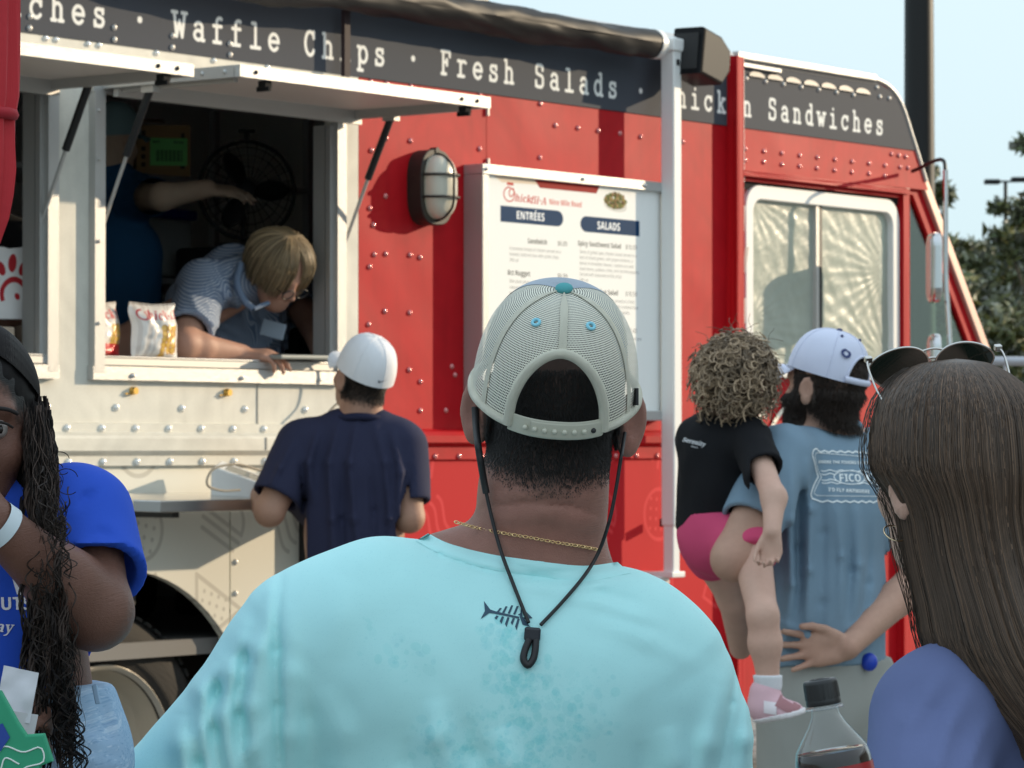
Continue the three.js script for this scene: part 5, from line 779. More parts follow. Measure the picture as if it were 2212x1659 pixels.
    const pl = mat(col(0.54, 0.53, 0.43), 0.4); addc('snap_strap', band(Math.PI - 0.58, Math.PI + 0.6, 0.0, -0.006, 0.017), pl); addc('snap_strap', band(Math.PI - 0.58, Math.PI + 0.3, 0.015, -0.004, 0.015), pl);
    for (let i = 0; i < 8; i++) { const a = Math.PI - 0.44 + i * 0.115; addc('snap_stud', new THREE.SphereGeometry(0.0032, 10, 8).translate(...strapAt(a, 0.0055, 0.032)), i ? pl : MAT.black); }
  }
  for (const s of [-1, 1]) { const p = back.P(Math.PI + s * 0.55, 0.66, 0.012), q = back.P(Math.PI + s * 0.55, 0.66, 0.06); const g = new THREE.TorusGeometry(0.0042, 0.0019, 8, 20); g.lookAt(V(...sub3(q, p))); addc('eyelet', g.translate(...p), mat(col(0.25, 0.6, 0.72), 0.8)); }
  addc('button', new THREE.SphereGeometry(0.0105, 20, 12).scale(1, 0.55, 1).rotateX(0.47).translate(...back.P(0, 1, 0.02)), mat(col(0.07, 0.32, 0.34), 0.85));
  addc('bill', visor(cf, RX, RZ, 0.072, 0.012), fab); addc('side_tag', (() => { const p = back.P(Math.PI / 2 + 0.35, 0.08, 0.015); return box(0.003, 0.02, 0.012).rotateY(0.4).translate(...p); })(), MAT.black);
  // ---- cord of the eyewear strap, slider and loop
  const both = (x, y, z) => Math.min(hn(x, y, z), shirt(x, y, z)), onBack = (X, Y, off) => { const d = nrm(sub3(A(X, Y, 4), [0, 1.48, 0])), h = hit(both, [0, 1.48, 0], d, 3.5, 4.4) ?? A(X, Y, 4.0); return add3(h, d, -off); };
  const cordM = mat(col(0.012, 0.012, 0.013), 0.55), dense = (l) => { const c = new THREE.CatmullRomCurve3(l.map(([X, Y]) => V(X, Y, 0))), o = []; for (let i = 0; i <= 28; i++) { const p = c.getPoint(i / 28); o.push(onBack(p.x, p.y, 0.0052)); } for (let k = 0; k < 4; k++) for (let i = 1; i < 28; i++) { const z = (o[i - 1][2] + o[i + 1][2]) / 2; if (z > o[i][2]) o[i] = add3(o[i], nrm(sub3([0, 1.48, 0], o[i])), z - o[i][2]); } return o; };
  const cl1 = dense([[1026, 880], [1030, 940], [1042, 1020], [1058, 1100], [1082, 1190], [1110, 1265], [1142, 1345]]), cl2 = dense([[1350, 935], [1342, 985], [1330, 1060], [1315, 1130], [1292, 1195], [1265, 1240], [1215, 1300], [1168, 1350]]);
  const str = put('eyewear_strap', new THREE.TubeGeometry(new THREE.CatmullRomCurve3(cl1.map((p) => V(...p))), 80, 0.0022, 8), cordM, 'thin black cord of an eyewear retainer'); const adds = (n, g, m = cordM) => part(str, n, g.translate(-base[0], -base[1], -base[2]), m);
  adds('cord', new THREE.TubeGeometry(new THREE.CatmullRomCurve3(cl2.map((p) => V(...p))), 80, 0.0022, 8)); adds('temple_sleeve', new THREE.TubeGeometry(new THREE.CatmullRomCurve3(cl1.slice(0, 13).map((p) => V(...p))), 30, 0.0042, 8));
  const sl = onBack(1150, 1370, 0.006); adds('slider', rbox(0.019, 0.016, 0.008, 0.003).rotateZ(-0.08).translate(...sl), mat(col(0.02, 0.022, 0.03), 0.35));
  const lp = [[1143, 1382], [1134, 1405], [1131, 1425], [1140, 1437], [1151, 1425], [1156, 1405], [1158, 1382]].map(([X, Y]) => onBack(X, Y, 0.005)); adds('loop', new THREE.TubeGeometry(new THREE.CatmullRomCurve3(lp.map((p) => V(...p))), 50, 0.0042, 8));
  { // raised collar band sewn round the neck opening
    const lo = new THREE.CatmullRomCurve3([[898, 1168], [950, 1196], [1050, 1228], [1150, 1244], [1270, 1254], [1362, 1238]].map((p) => V(...p, 0))), up = new THREE.CatmullRomCurve3([[925, 1152], [965, 1172], [1055, 1196], [1150, 1210], [1262, 1222], [1334, 1214]].map((p) => V(...p, 0))), N = 60, pos = [], idx = [], off = [0.0004, 0.0026, 0.0034, 0.0032, 0.0022, 0.0];
    for (let i = 0; i <= N; i++) { const a = lo.getPoint(i / N), b = up.getPoint(i / N); off.forEach((o, k) => { const t = k / (off.length - 1), d = nrm(sub3(A(mixn(a.x, b.x, t), mixn(a.y, b.y, t), 4), [0, 1.48, 0])), h = hit(both, [0, 1.48, 0], d, 3.5, 4.4) ?? A(mixn(a.x, b.x, t), mixn(a.y, b.y, t), 4.05); pos.push(...add3(h, d, -o)); }); if (i) for (let k = 0; k < off.length - 1; k++) { const q = (i - 1) * off.length + k, w = q + off.length; idx.push(q, w, w + 1, q, w + 1, q + 1); } }
    const g = new THREE.BufferGeometry(); g.setAttribute('position', new THREE.Float32BufferAttribute(pos, 3)); g.setIndex(idx); g.computeVertexNormals(); part(sm, 'collar', g.translate(-base[0], -base[1], -base[2]), mat(hex('#b7ecec'), 0.62, { specularIntensity: 0.5 }));
  }
  // ---- gold chain: interlocked links
  const ch = new THREE.CatmullRomCurve3([[985, 1128], [1030, 1140], [1090, 1152], [1150, 1162], [1210, 1173], [1255, 1180], [1290, 1187]].map(([X, Y]) => V(...onBack(X, Y, 0.0036)))), gold = mat(col(0.75, 0.5, 0.25), 0.25, { metalness: 1 });
  const links = []; for (let i = 0; i < 62; i++) { const p = ch.getPoint((i + 0.5) / 62), t = ch.getTangent((i + 0.5) / 62), long = i % 4 === 0 ? 1.9 : 1; const g = new THREE.TorusGeometry(0.0016, 0.00055, 6, 10).scale(long, 1, 1).rotateX(i % 2 ? 0.9 : -0.2).rotateZ(Math.atan2(t.y, t.x)); links.push(g.translate(p.x, p.y, p.z)); }
  put('necklace', merge(links), gold, 'thin gold link chain').userData.kind = 'stuff';
  // trousers and shoes, below the frame
  const tr = uni(0.04, sq([-0.01, 0.98, -4.06], [-0.01, 0.86, -4.06], 0.2, 0.19, [0, 0, 1], 0.66), rc([-0.1, 0.86, -4.06], [-0.11, 0.46, -4.04], 0.1, 0.075), rc([-0.11, 0.46, -4.04], [-0.12, 0.12, -4.06], 0.075, 0.07), rc([0.09, 0.86, -4.06], [0.1, 0.46, -4.04], 0.1, 0.075), rc([0.1, 0.46, -4.04], [0.11, 0.12, -4.06], 0.075, 0.07));
  put('trousers', dress(nets([-0.3, 0.03, -4.28], [0.28, 1.06, -3.84], 0.014, tr)), clothMat(col(0.06, 0.06, 0.07))); for (const s of [-0.12, 0.11]) put('shoe', dress(nets([s - 0.08, -0.01, -4.3], [s + 0.08, 0.14, -3.95], 0.01, inter(uni(0.03, sq([s, 0.05, -4.03], [s * 1.08, 0.035, -4.2], 0.055, 0.05, [0, 1, 0], 0.9)), half([0, 0.0, 0], [0, -1, 0])))), clothMat(col(0.1, 0.09, 0.08)));
}
// ---------------------------------------------------------------- the man at the counter in a navy shirt and white cap
function legs(put, base, hipL, hipR, col_, o = {}) { // trousers and shoes down to the ground, with bare legs inside
  const z = hipL[2], kn = (h, s) => [h[0] + s * 0.012, 0.47, h[2] + 0.01], an = (h, s) => [h[0] + s * 0.02, 0.09, h[2] + 0.02], r = o.r ?? 0.1;
  const tr = uni(0.04, sq(lerp3(hipL, hipR, 0.5).map((v, i) => v + (i === 1 ? 0.12 : 0)), lerp3(hipL, hipR, 0.5), r * 1.75, r * 1.8, o.n ?? [0, 0, 1], 0.7), ...[[hipL, -1], [hipR, 1]].flatMap(([h, s]) => [rc(h, kn(h, s), r, r * 0.76), rc(kn(h, s), an(h, s), r * 0.76, r * 0.66)]));
  const x0 = Math.min(hipL[0], hipR[0]) - 0.2, x1 = Math.max(hipL[0], hipR[0]) + 0.2, z0 = Math.min(hipL[2], hipR[2]) - 0.25, z1 = Math.max(hipL[2], hipR[2]) + 0.25, top = o.top ?? hipL[1] + 0.2, bot = o.shorts ?? 0.05;
  const folds = (x, y, zz) => tr(x, y, zz) - 0.004 * noise(x * 18, y * 9, zz * 18) - 0.006 * noise(x * 7, y * 5, zz * 7);
  put('trousers', dress(nets([x0, bot - 0.02, z0], [x1, top + 0.02, z1], o.cell ?? 0.011, inter(inter(folds, half([0, top, 0], [0, 1, 0])), half([0, bot, 0], [0, -1, 0])))), clothMat(col_));
  for (const [h, s] of [[hipL, -1], [hipR, 1]]) { const a = an(h, s), t = add3(a, o.toe ?? [0, 0, -0.17]); put('shoe', dress(nets([Math.min(a[0], t[0]) - 0.08, -0.02, Math.min(a[2], t[2]) - 0.08], [Math.max(a[0], t[0]) + 0.08, 0.16, Math.max(a[2], t[2]) + 0.08], 0.01, inter(uni(0.04, rc([a[0], 0.09, a[2]], [a[0], 0.05, a[2]], 0.05, 0.055), sq([a[0], 0.045, a[2]], [t[0], 0.03, t[2]], 0.052, 0.045, [0, 1, 0], 0.9)), half([0, 0.002, 0], [0, -1, 0])))), clothMat(col(0.12, 0.11, 0.1))); }
  return [[hipL, kn(hipL, -1), an(hipL, -1)], [hipR, kn(hipR, 1), an(hipR, 1)]];
}
const legField = (l) => uni(0.02, ...l.flatMap(([h, k, a]) => [rc(h, k, 0.075, 0.052), rc(k, a, 0.052, 0.036), rc(a, [a[0], 0.04, a[2]], 0.04, 0.04)]));
{
  const D = 10.5, P = (X, Y, d = D) => A(X, Y, d), base = [P(765, 900)[0], 0, -D], man = person('man from behind in a navy T-shirt and white cap at the serving counter', base), put = man.userData.put;
  const H = frame(P(782, 812), 0.62, 0.28, 0.0), skin = [0.4, 0.22, 0.15], neckB = P(778, 905), sL = P(652, 962, 10.5), sR = P(868, 965, 10.5), eL = P(582, 1105, 10.42), eR = P(884, 1118, 10.45), wL = P(560, 1052, 10.75), wR = P(868, 1095, 10.72);
  const hd = uni(0.02, headField(H, 0.98), rc(H.at(0, -0.06, -0.025), neckB, 0.062, 0.066), rc(neckB, P(700, 950), 0.055, 0.05), rc(neckB, P(850, 950), 0.055, 0.05));
  const arm = (s, e, w, side) => uni(0.012, rc(s, e, 0.056, 0.046), rc(e, lerp3(e, w, 0.35), 0.047, 0.047), rc(lerp3(e, w, 0.35), w, 0.047, 0.03), handField(w, sub3(w, e), [0, 1, 0.2], side, 1, [0.5, 0.5, 0.55, 0.6]));
  const aL = arm(sL, eL, wL, 1), aR = arm(sR, eR, wR, -1), tor = uni(0.04, sq(P(768, 1060), P(765, 1150), 0.14, 0.14, [0, 0, 1], 0.62), sq(P(765, 1150), [base[0], 0.95, -D], 0.14, 0.15, [0, 0, 1], 0.68));
  const sk = skinCol(skin, 0.12), bb = (...p) => [[0, 1, 2].map((i) => Math.min(...p.map((q) => q[i]))), [0, 1, 2].map((i) => Math.max(...p.map((q) => q[i])))];
  const G = (f, pts, m, cell) => { const [a, b] = bb(...pts); return nets(a.map((v) => v - m), b.map((v) => v + m), cell, f); };
  const lg = legs(put, base, [base[0] - 0.1, 0.9, -D], [base[0] + 0.1, 0.9, -D], col(0.05, 0.05, 0.06), { top: 1.05 });
  const hg = G(hd, [H.c, neckB], 0.14, 0.006); const dk = (x, y, z) => { const c = sk(x, y, z), l = H.loc([x, y, z]), k = l[2] < 0.02 && l[1] > -0.075 && Math.abs(l[0]) < 0.078 ? clamp((l[1] + 0.075) / 0.02 + 0.5 * noise(x * 200, y * 200, z * 200), 0, 1) : 0; return c.map((v, i) => mixn(v, [0.025, 0.02, 0.017][i], k * 0.9)); };
  put('body', join([dress(hg.clone(), dk), dress(G(aL, [sL, eL, wL, add3(wL, nrm(sub3(wL, eL)), 0.19)], 0.08, 0.007), sk), dress(G(aR, [sR, eR, wR, add3(wR, nrm(sub3(wR, eR)), 0.19)], 0.08, 0.007), sk), dress(G(tor, [P(768, 990), [base[0], 0.95, -D]], 0.2, 0.014), sk), dress(G(legField(lg), [lg[0][0], lg[1][2]], 0.12, 0.014), sk)]), skinMat());
  put('hair', shortHair(hg, 5000, (p) => { const l = H.loc(p); return l[2] < 0.01 && l[1] > -0.075 && l[1] < 0.03 && Math.abs(l[0]) < 0.079 ? clamp((l[1] + 0.078) / 0.02, 0, 1) : 0; }, (p, n) => nrm([n[0] * 0.6, n[1] * 0.4 - 0.7, n[2] * 0.6]), 0.008, [0.022, 0.018, 0.015], 0.0007), mat(col(1, 1, 1), 0.5, { vertexColors: true }));
  const sl = (s, e, r0, r1) => rc(s, lerp3(s, e, 0.84), r0, r1);
  const q = (X, Y) => { const p = P(X, Y); return [p[0], p[1]]; };
  const wr = ridges([[[q(775, 905), q(760, 1000), q(770, 1120), q(790, 1240)], 0.0180, 0.0120], [[q(735, 915), q(715, 1000), q(722, 1120), q(726, 1240)], 0.0165, 0.0120], [[q(810, 915), q(835, 1000), q(845, 1120), q(850, 1240)], 0.0150, 0.0120], [[q(850, 935), q(868, 1020), q(860, 1120)], 0.0150, 0.0120], [[q(690, 930), q(672, 1000), q(680, 1080)], 0.0180, 0.0120], [[q(655, 1000), q(660, 1080), q(650, 1180)], -0.0210, 0.0100], [[q(885, 1010), q(880, 1090), q(878, 1180)], -0.0180, 0.0100], [[q(800, 990), q(810, 1100), q(812, 1240)], -0.0120, 0.0100], [[q(745, 1000), q(742, 1120), q(750, 1240)], -0.0135, 0.0100], [[q(640, 950), q(610, 1010), q(590, 1060)], 0.0135, 0.0110]]);
  const body = uni(0.035, sq(P(690, 955), P(845, 958), 0.075, 0.075, [0, 0, 1], 1), rc(P(738, 930), P(812, 930), 0.07, 0.07), sq(P(768, 1045), P(765, 1150), 0.195, 0.185, [0, 0, 1], 0.62), sq(P(765, 1150), [base[0], 0.98, -D], 0.185, 0.195, [0, 0, 1], 0.66), sl(sL, eL, 0.082, 0.078), sl(sR, eR, 0.08, 0.072));
  const hem = (s, e) => { const d = nrm(sub3(e, s)), p = lerp3(s, e, 0.8); return [p, d]; };
  const cav = uni(0.01, rc(lerp3(sL, eL, 0.55), lerp3(sL, eL, 1.1), 0.06, 0.068), rc(lerp3(sR, eR, 0.55), lerp3(sR, eR, 1.1), 0.056, 0.062)), [pl, dl] = hem(sL, eL), [pr, dr] = hem(sR, eR);
  const shirt = (x, y, z) => { let d = body(x, y, z) - (z > -D - 0.03 ? wr(x, y) : 0) - 0.004 * noise(x * 12, y * 6, z * 12); if (x < sL[0] + 0.02) d = smax(d, (x - pl[0]) * dl[0] + (y - pl[1]) * dl[1] + (z - pl[2]) * dl[2], 0.004); if (x > sR[0] + 0.0) d = smax(d, (x - pr[0]) * dr[0] + (y - pr[1]) * dr[1] + (z - pr[2]) * dr[2], 0.004); d = smax(d, -cav(x, y, z), 0.003); return smax(d, 0.93 - y, 0.004); };
  put('shirt', dress(G(shirt, [sL, sR, eL, eR, [base[0], 0.95, -D]], 0.14, 0.0075)), clothMat(col(0.028, 0.03, 0.062)), 'navy T-shirt hanging in folds');
  put('collar', new THREE.TorusGeometry(0.08, 0.012, 8, 40).scale(1, 0.95, 1).rotateX(Math.PI / 2 - 0.25).translate(...add3(neckB, [0, -0.012, 0.0])), clothMat(col(0.02, 0.022, 0.05)));
  const cf = frame(add3(H.at(0, 0.012, -0.014), [0, 0, 0]), 0.62, 0.48, -0.05), dome = capDome(cf, 0.0875, 0.104, 0.122, { bump: (a, t) => 0.012 * noise(a * 2.5, t * 3, 2) }), wm = mat(col(0.78, 0.78, 0.8), 0.85, { bumpMap: clothTile, bumpScale: 0.0004 });
  const cap = put('cap', dome.g, wm, 'white fitted cap'), addc = (n, g, m) => part(cap, n, g.translate(-base[0], -base[1], -base[2]), m);
  addc('bill', visor(cf, 0.08, 0.1, 0.075, 0.01), wm); for (let k = 0; k < 6; k++) { const a = k * Math.PI / 3 + Math.PI / 6 * 0, r = []; for (let i = 0; i <= 16; i++) r.push(dome.P(a, 0.02 + 0.96 * i / 16, 0.004)); addc('panel_seam', tube(r, 0.0012, 20, 5), wm); }
  const mark = canvasTex(128, 64, (g) => { g.clearRect(0, 0, 128, 64); g.fillStyle = '#20263a'; g.beginPath(); g.moveTo(8, 30); g.quadraticCurveTo(4, 58, 34, 50); g.lineTo(122, 14); g.lineTo(40, 38); g.quadraticCurveTo(16, 44, 22, 24); g.fill(); });
  const pm = []; const um = []; for (let j = 0; j <= 2; j++) for (let i = 0; i <= 6; i++) { pm.push(...dome.P(Math.PI + 0.24 - 0.36 * i / 6, 0.06 + 0.1 * j / 2, 0.02)); um.push(i / 6, j / 2); } const mi = []; for (let j = 0; j < 2; j++) for (let i = 0; i < 6; i++) { const z = j * 7 + i; mi.push(z, z + 1, z + 8, z, z + 8, z + 7); } const mg = new THREE.BufferGeometry(); mg.setAttribute('position', new THREE.Float32BufferAttribute(pm, 3)); mg.setAttribute('uv', new THREE.Float32BufferAttribute(um, 2)); mg.setIndex(mi); mg.computeVertexNormals(); addc('curved_mark', mg, mat(col(1, 1, 1), 0.7, { map: mark, transparent: true, alphaTest: 0.4 }));
}
// ---------------------------------------------------------------- the father in slate blue and the girl on his arm
const span = (...p) => [[0, 1, 2].map((i) => Math.min(...p.map((q) => q[i]))), [0, 1, 2].map((i) => Math.max(...p.map((q) => q[i])))];
const gridOf = (f, pts, m, cell) => { const [a, b] = span(...pts); return nets(a.map((v) => v - m), b.map((v) => v + m), cell, f); };
{
  const D = 8.2, P = (X, Y, d = D) => A(X, Y, d), base = [P(1790, 900)[0], 0, -D], man = person('bearded man in a slate blue T-shirt and white cap carrying a small girl', base), put = man.userData.put;
  const H = frame(P(1778, 838), 0.85, 0.05, -0.08), skin = [0.5, 0.29, 0.21], sk = skinCol(skin, 0.1), neckB = P(1790, 925, 8.22), TW = nrm([0.72, 0, 0.7]);
  const sL = P(1690, 985, 8.05), sR = P(1890, 990, 8.34), eL = P(1585, 1208, 7.88), eR = P(1990, 1240, 8.28), wL = P(1570, 1165, 8.12), wR = P(1832, 1398, 8.04), waist = P(1775, 1300, 8.2), hip = P(1780, 1460, 8.2);
  const hd = uni(0.02, headField(H, 0.98, { earX: 0.082 }), rc(H.at(0, -0.06, -0.025), neckB, 0.058, 0.064), rc(neckB, P(1720, 970, 8.15), 0.05, 0.05), rc(neckB, P(1860, 975, 8.3), 0.05, 0.05));
  const hand = handField(wR, [-1, -0.06, 0.05], [0.12, 0, -1], -1, 0.98, [0.28, 0.2, 0.22, 0.3], [0.55, 0.3], 0.16);
  const armR = uni(0.012, rc(sR, eR, 0.05, 0.045), rc(eR, lerp3(eR, wR, 0.35), 0.044, 0.043), rc(lerp3(eR, wR, 0.35), wR, 0.043, 0.028), hand), armL = uni(0.02, rc(sL, eL, 0.055, 0.05), rc(eL, lerp3(eL, wL, 0.4), 0.05, 0.047), rc(lerp3(eL, wL, 0.4), wL, 0.047, 0.03), handField(wL, [-0.15, 0.1, -1], [-0.2, -1, 0], 1, 1, [0.6, 0.6, 0.6, 0.6]));
  const tor = uni(0.04, sq(P(1790, 1110), waist, 0.15, 0.14, TW, 0.66), sq(waist, hip, 0.14, 0.15, TW, 0.72));
  const hg = gridOf(hd, [H.c, neckB], 0.14, 0.0055), beard = (p) => { const l = H.loc(p); return l[2] > 0.0 && l[1] < -0.02 - 0.02 * (l[2] < 0.05 ? 0 : 0) && l[1] > -0.13 && !(l[1] > -0.052 && Math.abs(l[0]) < 0.045) ? 1 : 0; }, scalp = (p) => { const l = H.loc(p); return l[2] < 0.02 && l[1] > -0.095 + 0.9 * Math.max(0, l[2] + 0.06) && l[1] < (l[2] < -0.055 ? 0.08 : 0.026) && !(Math.abs(l[0]) > 0.079 && l[1] < 0.03) ? 1 : l[2] < 0.05 && l[2] > 0 && l[1] < 0.04 && l[1] > -0.04 && Math.abs(l[0]) > 0.06 && Math.abs(l[0]) < 0.078 ? 0.7 : 0; };
  const lg = legs(put, base, [base[0] - 0.085, 0.87, -8.2 + 0.06], [base[0] + 0.085, 0.87, -8.2 - 0.06], col(0.34, 0.34, 0.31), { top: P(0, 1428, 8.2)[1] + 0.01, n: TW, r: 0.098, toe: [-0.12, 0, -0.12] });
  put('body', join([dress(hg.clone(), (x, y, z) => { const k = Math.max(beard([x, y, z]), scalp([x, y, z])); return sk(x, y, z).map((v, i) => mixn(v, [0.035, 0.022, 0.015][i], k * 0.85)); }), dress(gridOf(armR, [sR, eR, wR, add3(wR, [-0.2, 0, 0])], 0.08, 0.0048), sk), dress(gridOf(armL, [sL, eL, wL, add3(wL, nrm(sub3(wL, eL)), 0.2)], 0.08, 0.007), sk), dress(gridOf(tor, [P(1790, 1040), hip], 0.2, 0.014), sk), dress(gridOf(legField(lg), [lg[0][0], lg[1][2]], 0.12, 0.014), sk)]), skinMat());
  const hm = mat(col(1, 1, 1), 0.55, { vertexColors: true }); put('hair', shortHair(hg, 9000, scalp, (p, n) => nrm([n[0] * 0.55 + rr(-0.15, 0.15), n[1] * 0.3 - 0.6, n[2] * 0.55 + rr(-0.15, 0.15)]), (p) => (H.loc(p)[1] > 0.0 ? 0.01 : 0.026), [0.035, 0.022, 0.015], 0.0009), hm, 'brown hair curling below the cap'); put('beard', shortHair(hg, 6000, beard, (p, n) => nrm([n[0] * 0.6, n[1] * 0.5 - 0.6, n[2] * 0.6]), 0.018, [0.03, 0.018, 0.012], 0.0009), hm, 'full dark beard');
  const q = (X, Y) => { const p = P(X, Y, 8.1); return [p[0], p[1]]; };
  const wr = ridges([[[q(1735, 1000), q(1745, 1100), q(1742, 1230), q(1738, 1400)], 0.0140, 0.0110], [[q(1765, 990), q(1775, 1150), q(1772, 1300), q(1765, 1420)], -0.0084, 0.0120], [[q(1805, 1090), q(1815, 1200), q(1810, 1330)], 0.0098, 0.0100], [[q(1850, 1100), q(1856, 1220), q(1845, 1330)], 0.0112, 0.0110], [[q(1700, 1000), q(1700, 1120), q(1705, 1260), q(1690, 1400)], 0.0126, 0.0120], [[q(1720, 1040), q(1722, 1180), q(1720, 1320)], -0.0126, 0.0090], [[q(1830, 1100), q(1836, 1230), q(1826, 1340)], -0.0084, 0.0090], [[q(1880, 1150), q(1876, 1260), q(1860, 1360)], -0.0098, 0.0110], [[q(1650, 1330), q(1740, 1370), q(1850, 1390)], 0.0112, 0.0120], [[q(1660, 1400), q(1760, 1412), q(1880, 1405)], -0.0098, 0.0080], [[q(1830, 1365), q(1870, 1340), q(1900, 1310)], 0.0098, 0.0100]]);
  const tb = uni(0.035, rc(P(1722, 985, 8.12), P(1870, 990, 8.3), 0.07, 0.07), sq(P(1788, 1105, 8.2), waist, 0.178, 0.172, TW, 0.68), sq(waist, hip, 0.172, 0.178, TW, 0.74), rc(sL, lerp3(sL, eL, 0.68), 0.078, 0.075), rc(sR, lerp3(sR, eR, 0.7), 0.072, 0.066));
  const dL = nrm(sub3(eL, sL)), hL = lerp3(sL, eL, 0.66), dR = nrm(sub3(eR, sR)), hR = lerp3(sR, eR, 0.62), hemY = P(0, 1432, 8.2)[1], cav = uni(0.01, rc(lerp3(sL, eL, 0.5), lerp3(sL, eL, 1), 0.06, 0.062), rc(lerp3(sR, eR, 0.45), lerp3(sR, eR, 1), 0.052, 0.055));
  const shirt = (x, y, z) => { let d = tb(x, y, z) - (z > -8.28 ? wr(x, y) : 0) - 0.004 * noise(x * 12, y * 5, z * 12) - 0.0025 * noise(x * 26, y * 10, z * 26); const pl = (x - hL[0]) * dL[0] + (y - hL[1]) * dL[1] + (z - hL[2]) * dL[2], pr = (x - hR[0]) * dR[0] + (y - hR[1]) * dR[1] + (z - hR[2]) * dR[2]; if (x < sL[0] - 0.02 && z > -8.14) d = smax(d, pl, 0.004); if (x > sR[0] + 0.03) d = smax(d, pr, 0.004); d = smax(d, -cav(x, y, z), 0.003); return smax(d, hemY + 0.008 * noise(x * 12, 1, z * 12) - y, 0.004); };
  const sm = put('shirt', dress(gridOf(shirt, [sL, sR, lerp3(sL, eL, 0.8), lerp3(sR, eR, 0.8), hip], 0.15, 0.0062)), clothMat(col(0.2, 0.29, 0.37)), 'faded slate blue T-shirt with a white back print'); const adds = (n, g, m, l) => part(sm, n, g.translate(-base[0], -base[1], -base[2]), m, l);
  adds('collar', new THREE.TorusGeometry(0.074, 0.009, 8, 40).scale(1, 0.95, 1).rotateX(Math.PI / 2 - 0.2).translate(...add3(neckB, [0, 0.004, 0])), clothMat(col(0.2, 0.29, 0.37)));
  put('necklace', new THREE.TorusGeometry(0.066, 0.0016, 6, 60).rotateX(Math.PI / 2 - 0.3).translate(...add3(neckB, [0, 0.012, 0])), mat(col(0.75, 0.5, 0.25), 0.3, { metalness: 1 }));
  const pr = canvasTex(512, 384, (g) => { // torn-edged banner print
    g.clearRect(0, 0, 512, 384); g.strokeStyle = '#eef2f2'; g.fillStyle = '#eef2f2'; g.lineWidth = 9; g.lineJoin = 'round'; g.beginPath(); g.moveTo(20, 60); g.quadraticCurveTo(22, 14, 70, 16); for (let i = 0; i < 14; i++) g.lineTo(80 + i * 28, 26 + (i % 2) * 10); g.lineTo(500, 40); g.lineTo(500, 330); for (let i = 0; i < 14; i++) g.lineTo(470 - i * 28, 336 + (i % 2) * 10); g.lineTo(60, 330); g.quadraticCurveTo(26, 326, 34, 290); g.quadraticCurveTo(60, 230, 92, 190); g.quadraticCurveTo(60, 130, 20, 60); g.stroke(); g.lineWidth = 4; g.stroke(new Path2D('M44 66 Q50 38 80 40 L480 62 L480 306 L80 306 Q52 300 58 280 L112 190 Z'));
    for (const y of [150, 172, 208, 226]) { g.lineWidth = 6; g.beginPath(); for (let i = 0; i <= 26; i++) { const x = 110 + i * 15; const yy = y + Math.sin(i * 1.3) * 5; i ? g.lineTo(x, yy) : g.moveTo(x, yy); } g.stroke(); }
    g.globalCompositeOperation = 'destination-out'; g.beginPath(); g.ellipse(290, 190, 108, 44, 0, 0, 7); g.fill(); g.globalCompositeOperation = 'source-over'; g.lineWidth = 6; g.beginPath(); g.ellipse(290, 190, 104, 42, 0, 0, 7); g.stroke(); g.beginPath(); g.moveTo(392, 190); g.lineTo(430, 160); g.lineTo(430, 220); g.closePath(); g.fill(); g.textAlign = 'center'; g.textBaseline = 'middle'; g.font = 'bold 66px sans-serif'; g.fillText('FICO', 290, 193); g.font = 'bold 27px sans-serif'; g.fillText('WHERE THE FISHING IS ALWAYS', 290, 96); g.save(); g.translate(280, 272); g.rotate(0.04); g.font = 'bold 31px sans-serif'; g.fillText("I'D FLY ANYWHERE", 0, 0); g.restore();
  });
  const pc = P(1838, 1032, 8.05); adds('banner_print', patch(shirt, pc, [0.104, -0.002, -0.03], [0.0, 0.073, 0], nrm([-0.25, 0, -1]), 34, 26, 0.0016), mat(col(1, 1, 1), 0.8, { map: pr, transparent: true, alphaTest: 0.45 }), 'white banner print with lettering');
  const cf = frame(H.at(0, 0.03, -0.008), 0.85, 0.26, -0.1), dome = capDome(cf, 0.0865, 0.104, 0.112, { open: 0.55, arch: 0.4, bump: (a, t) => 0.016 * noise(a * 2, t * 3, 8) }), wm = mat(col(0.66, 0.68, 0.82), 0.9, { bumpMap: clothTile, bumpScale: 0.0004 });
  const cap = put('cap', dome.g, wm, 'white cotton cap with an open back strap'), addc = (n, g, m) => part(cap, n, g.translate(-base[0], -base[1], -base[2]), m); addc('bill', visor(cf, 0.08, 0.1, 0.075, 0.016), wm);
  for (let k = 0; k < 6; k++) { const a = k * Math.PI / 3, r = []; for (let i = 0; i <= 16; i++) { const l = dome.low(a); r.push(dome.P(a, l + (0.99 - l) * i / 16, 0.004)); } addc('panel_seam', tube(r, 0.0013, 20, 5), wm); } { const r = []; for (let i = 0; i <= 20; i++) { const a = Math.PI - 0.6 + 1.2 * i / 20; r.push(add3(dome.P(a, 0, 0.004), cf.U, 0.008)); } addc('strap', tube(r, 0.0085, 30, 6).scale(1, 1, 1), wm); const e = []; for (let i = 0; i <= 30; i++) { const a = Math.PI - 0.55 + 1.1 * i / 30; e.push(dome.P(a, dome.low(a), 0.004)); } addc('opening_binding', tube(e, 0.003, 40, 6), wm); }
  const dk = mat(col(0.03, 0.045, 0.14), 0.8); for (const [a, t] of [[1.9, 0.72], [2.75, 0.72], [4.0, 0.72]]) addc('eyelet', new THREE.SphereGeometry(0.004, 8, 6).translate(...dome.P(a, t, 0.01)), dk); addc('button', new THREE.SphereGeometry(0.008, 12, 8).scale(1, 0.6, 1).translate(...dome.P(0, 1, 0.01)), dk);
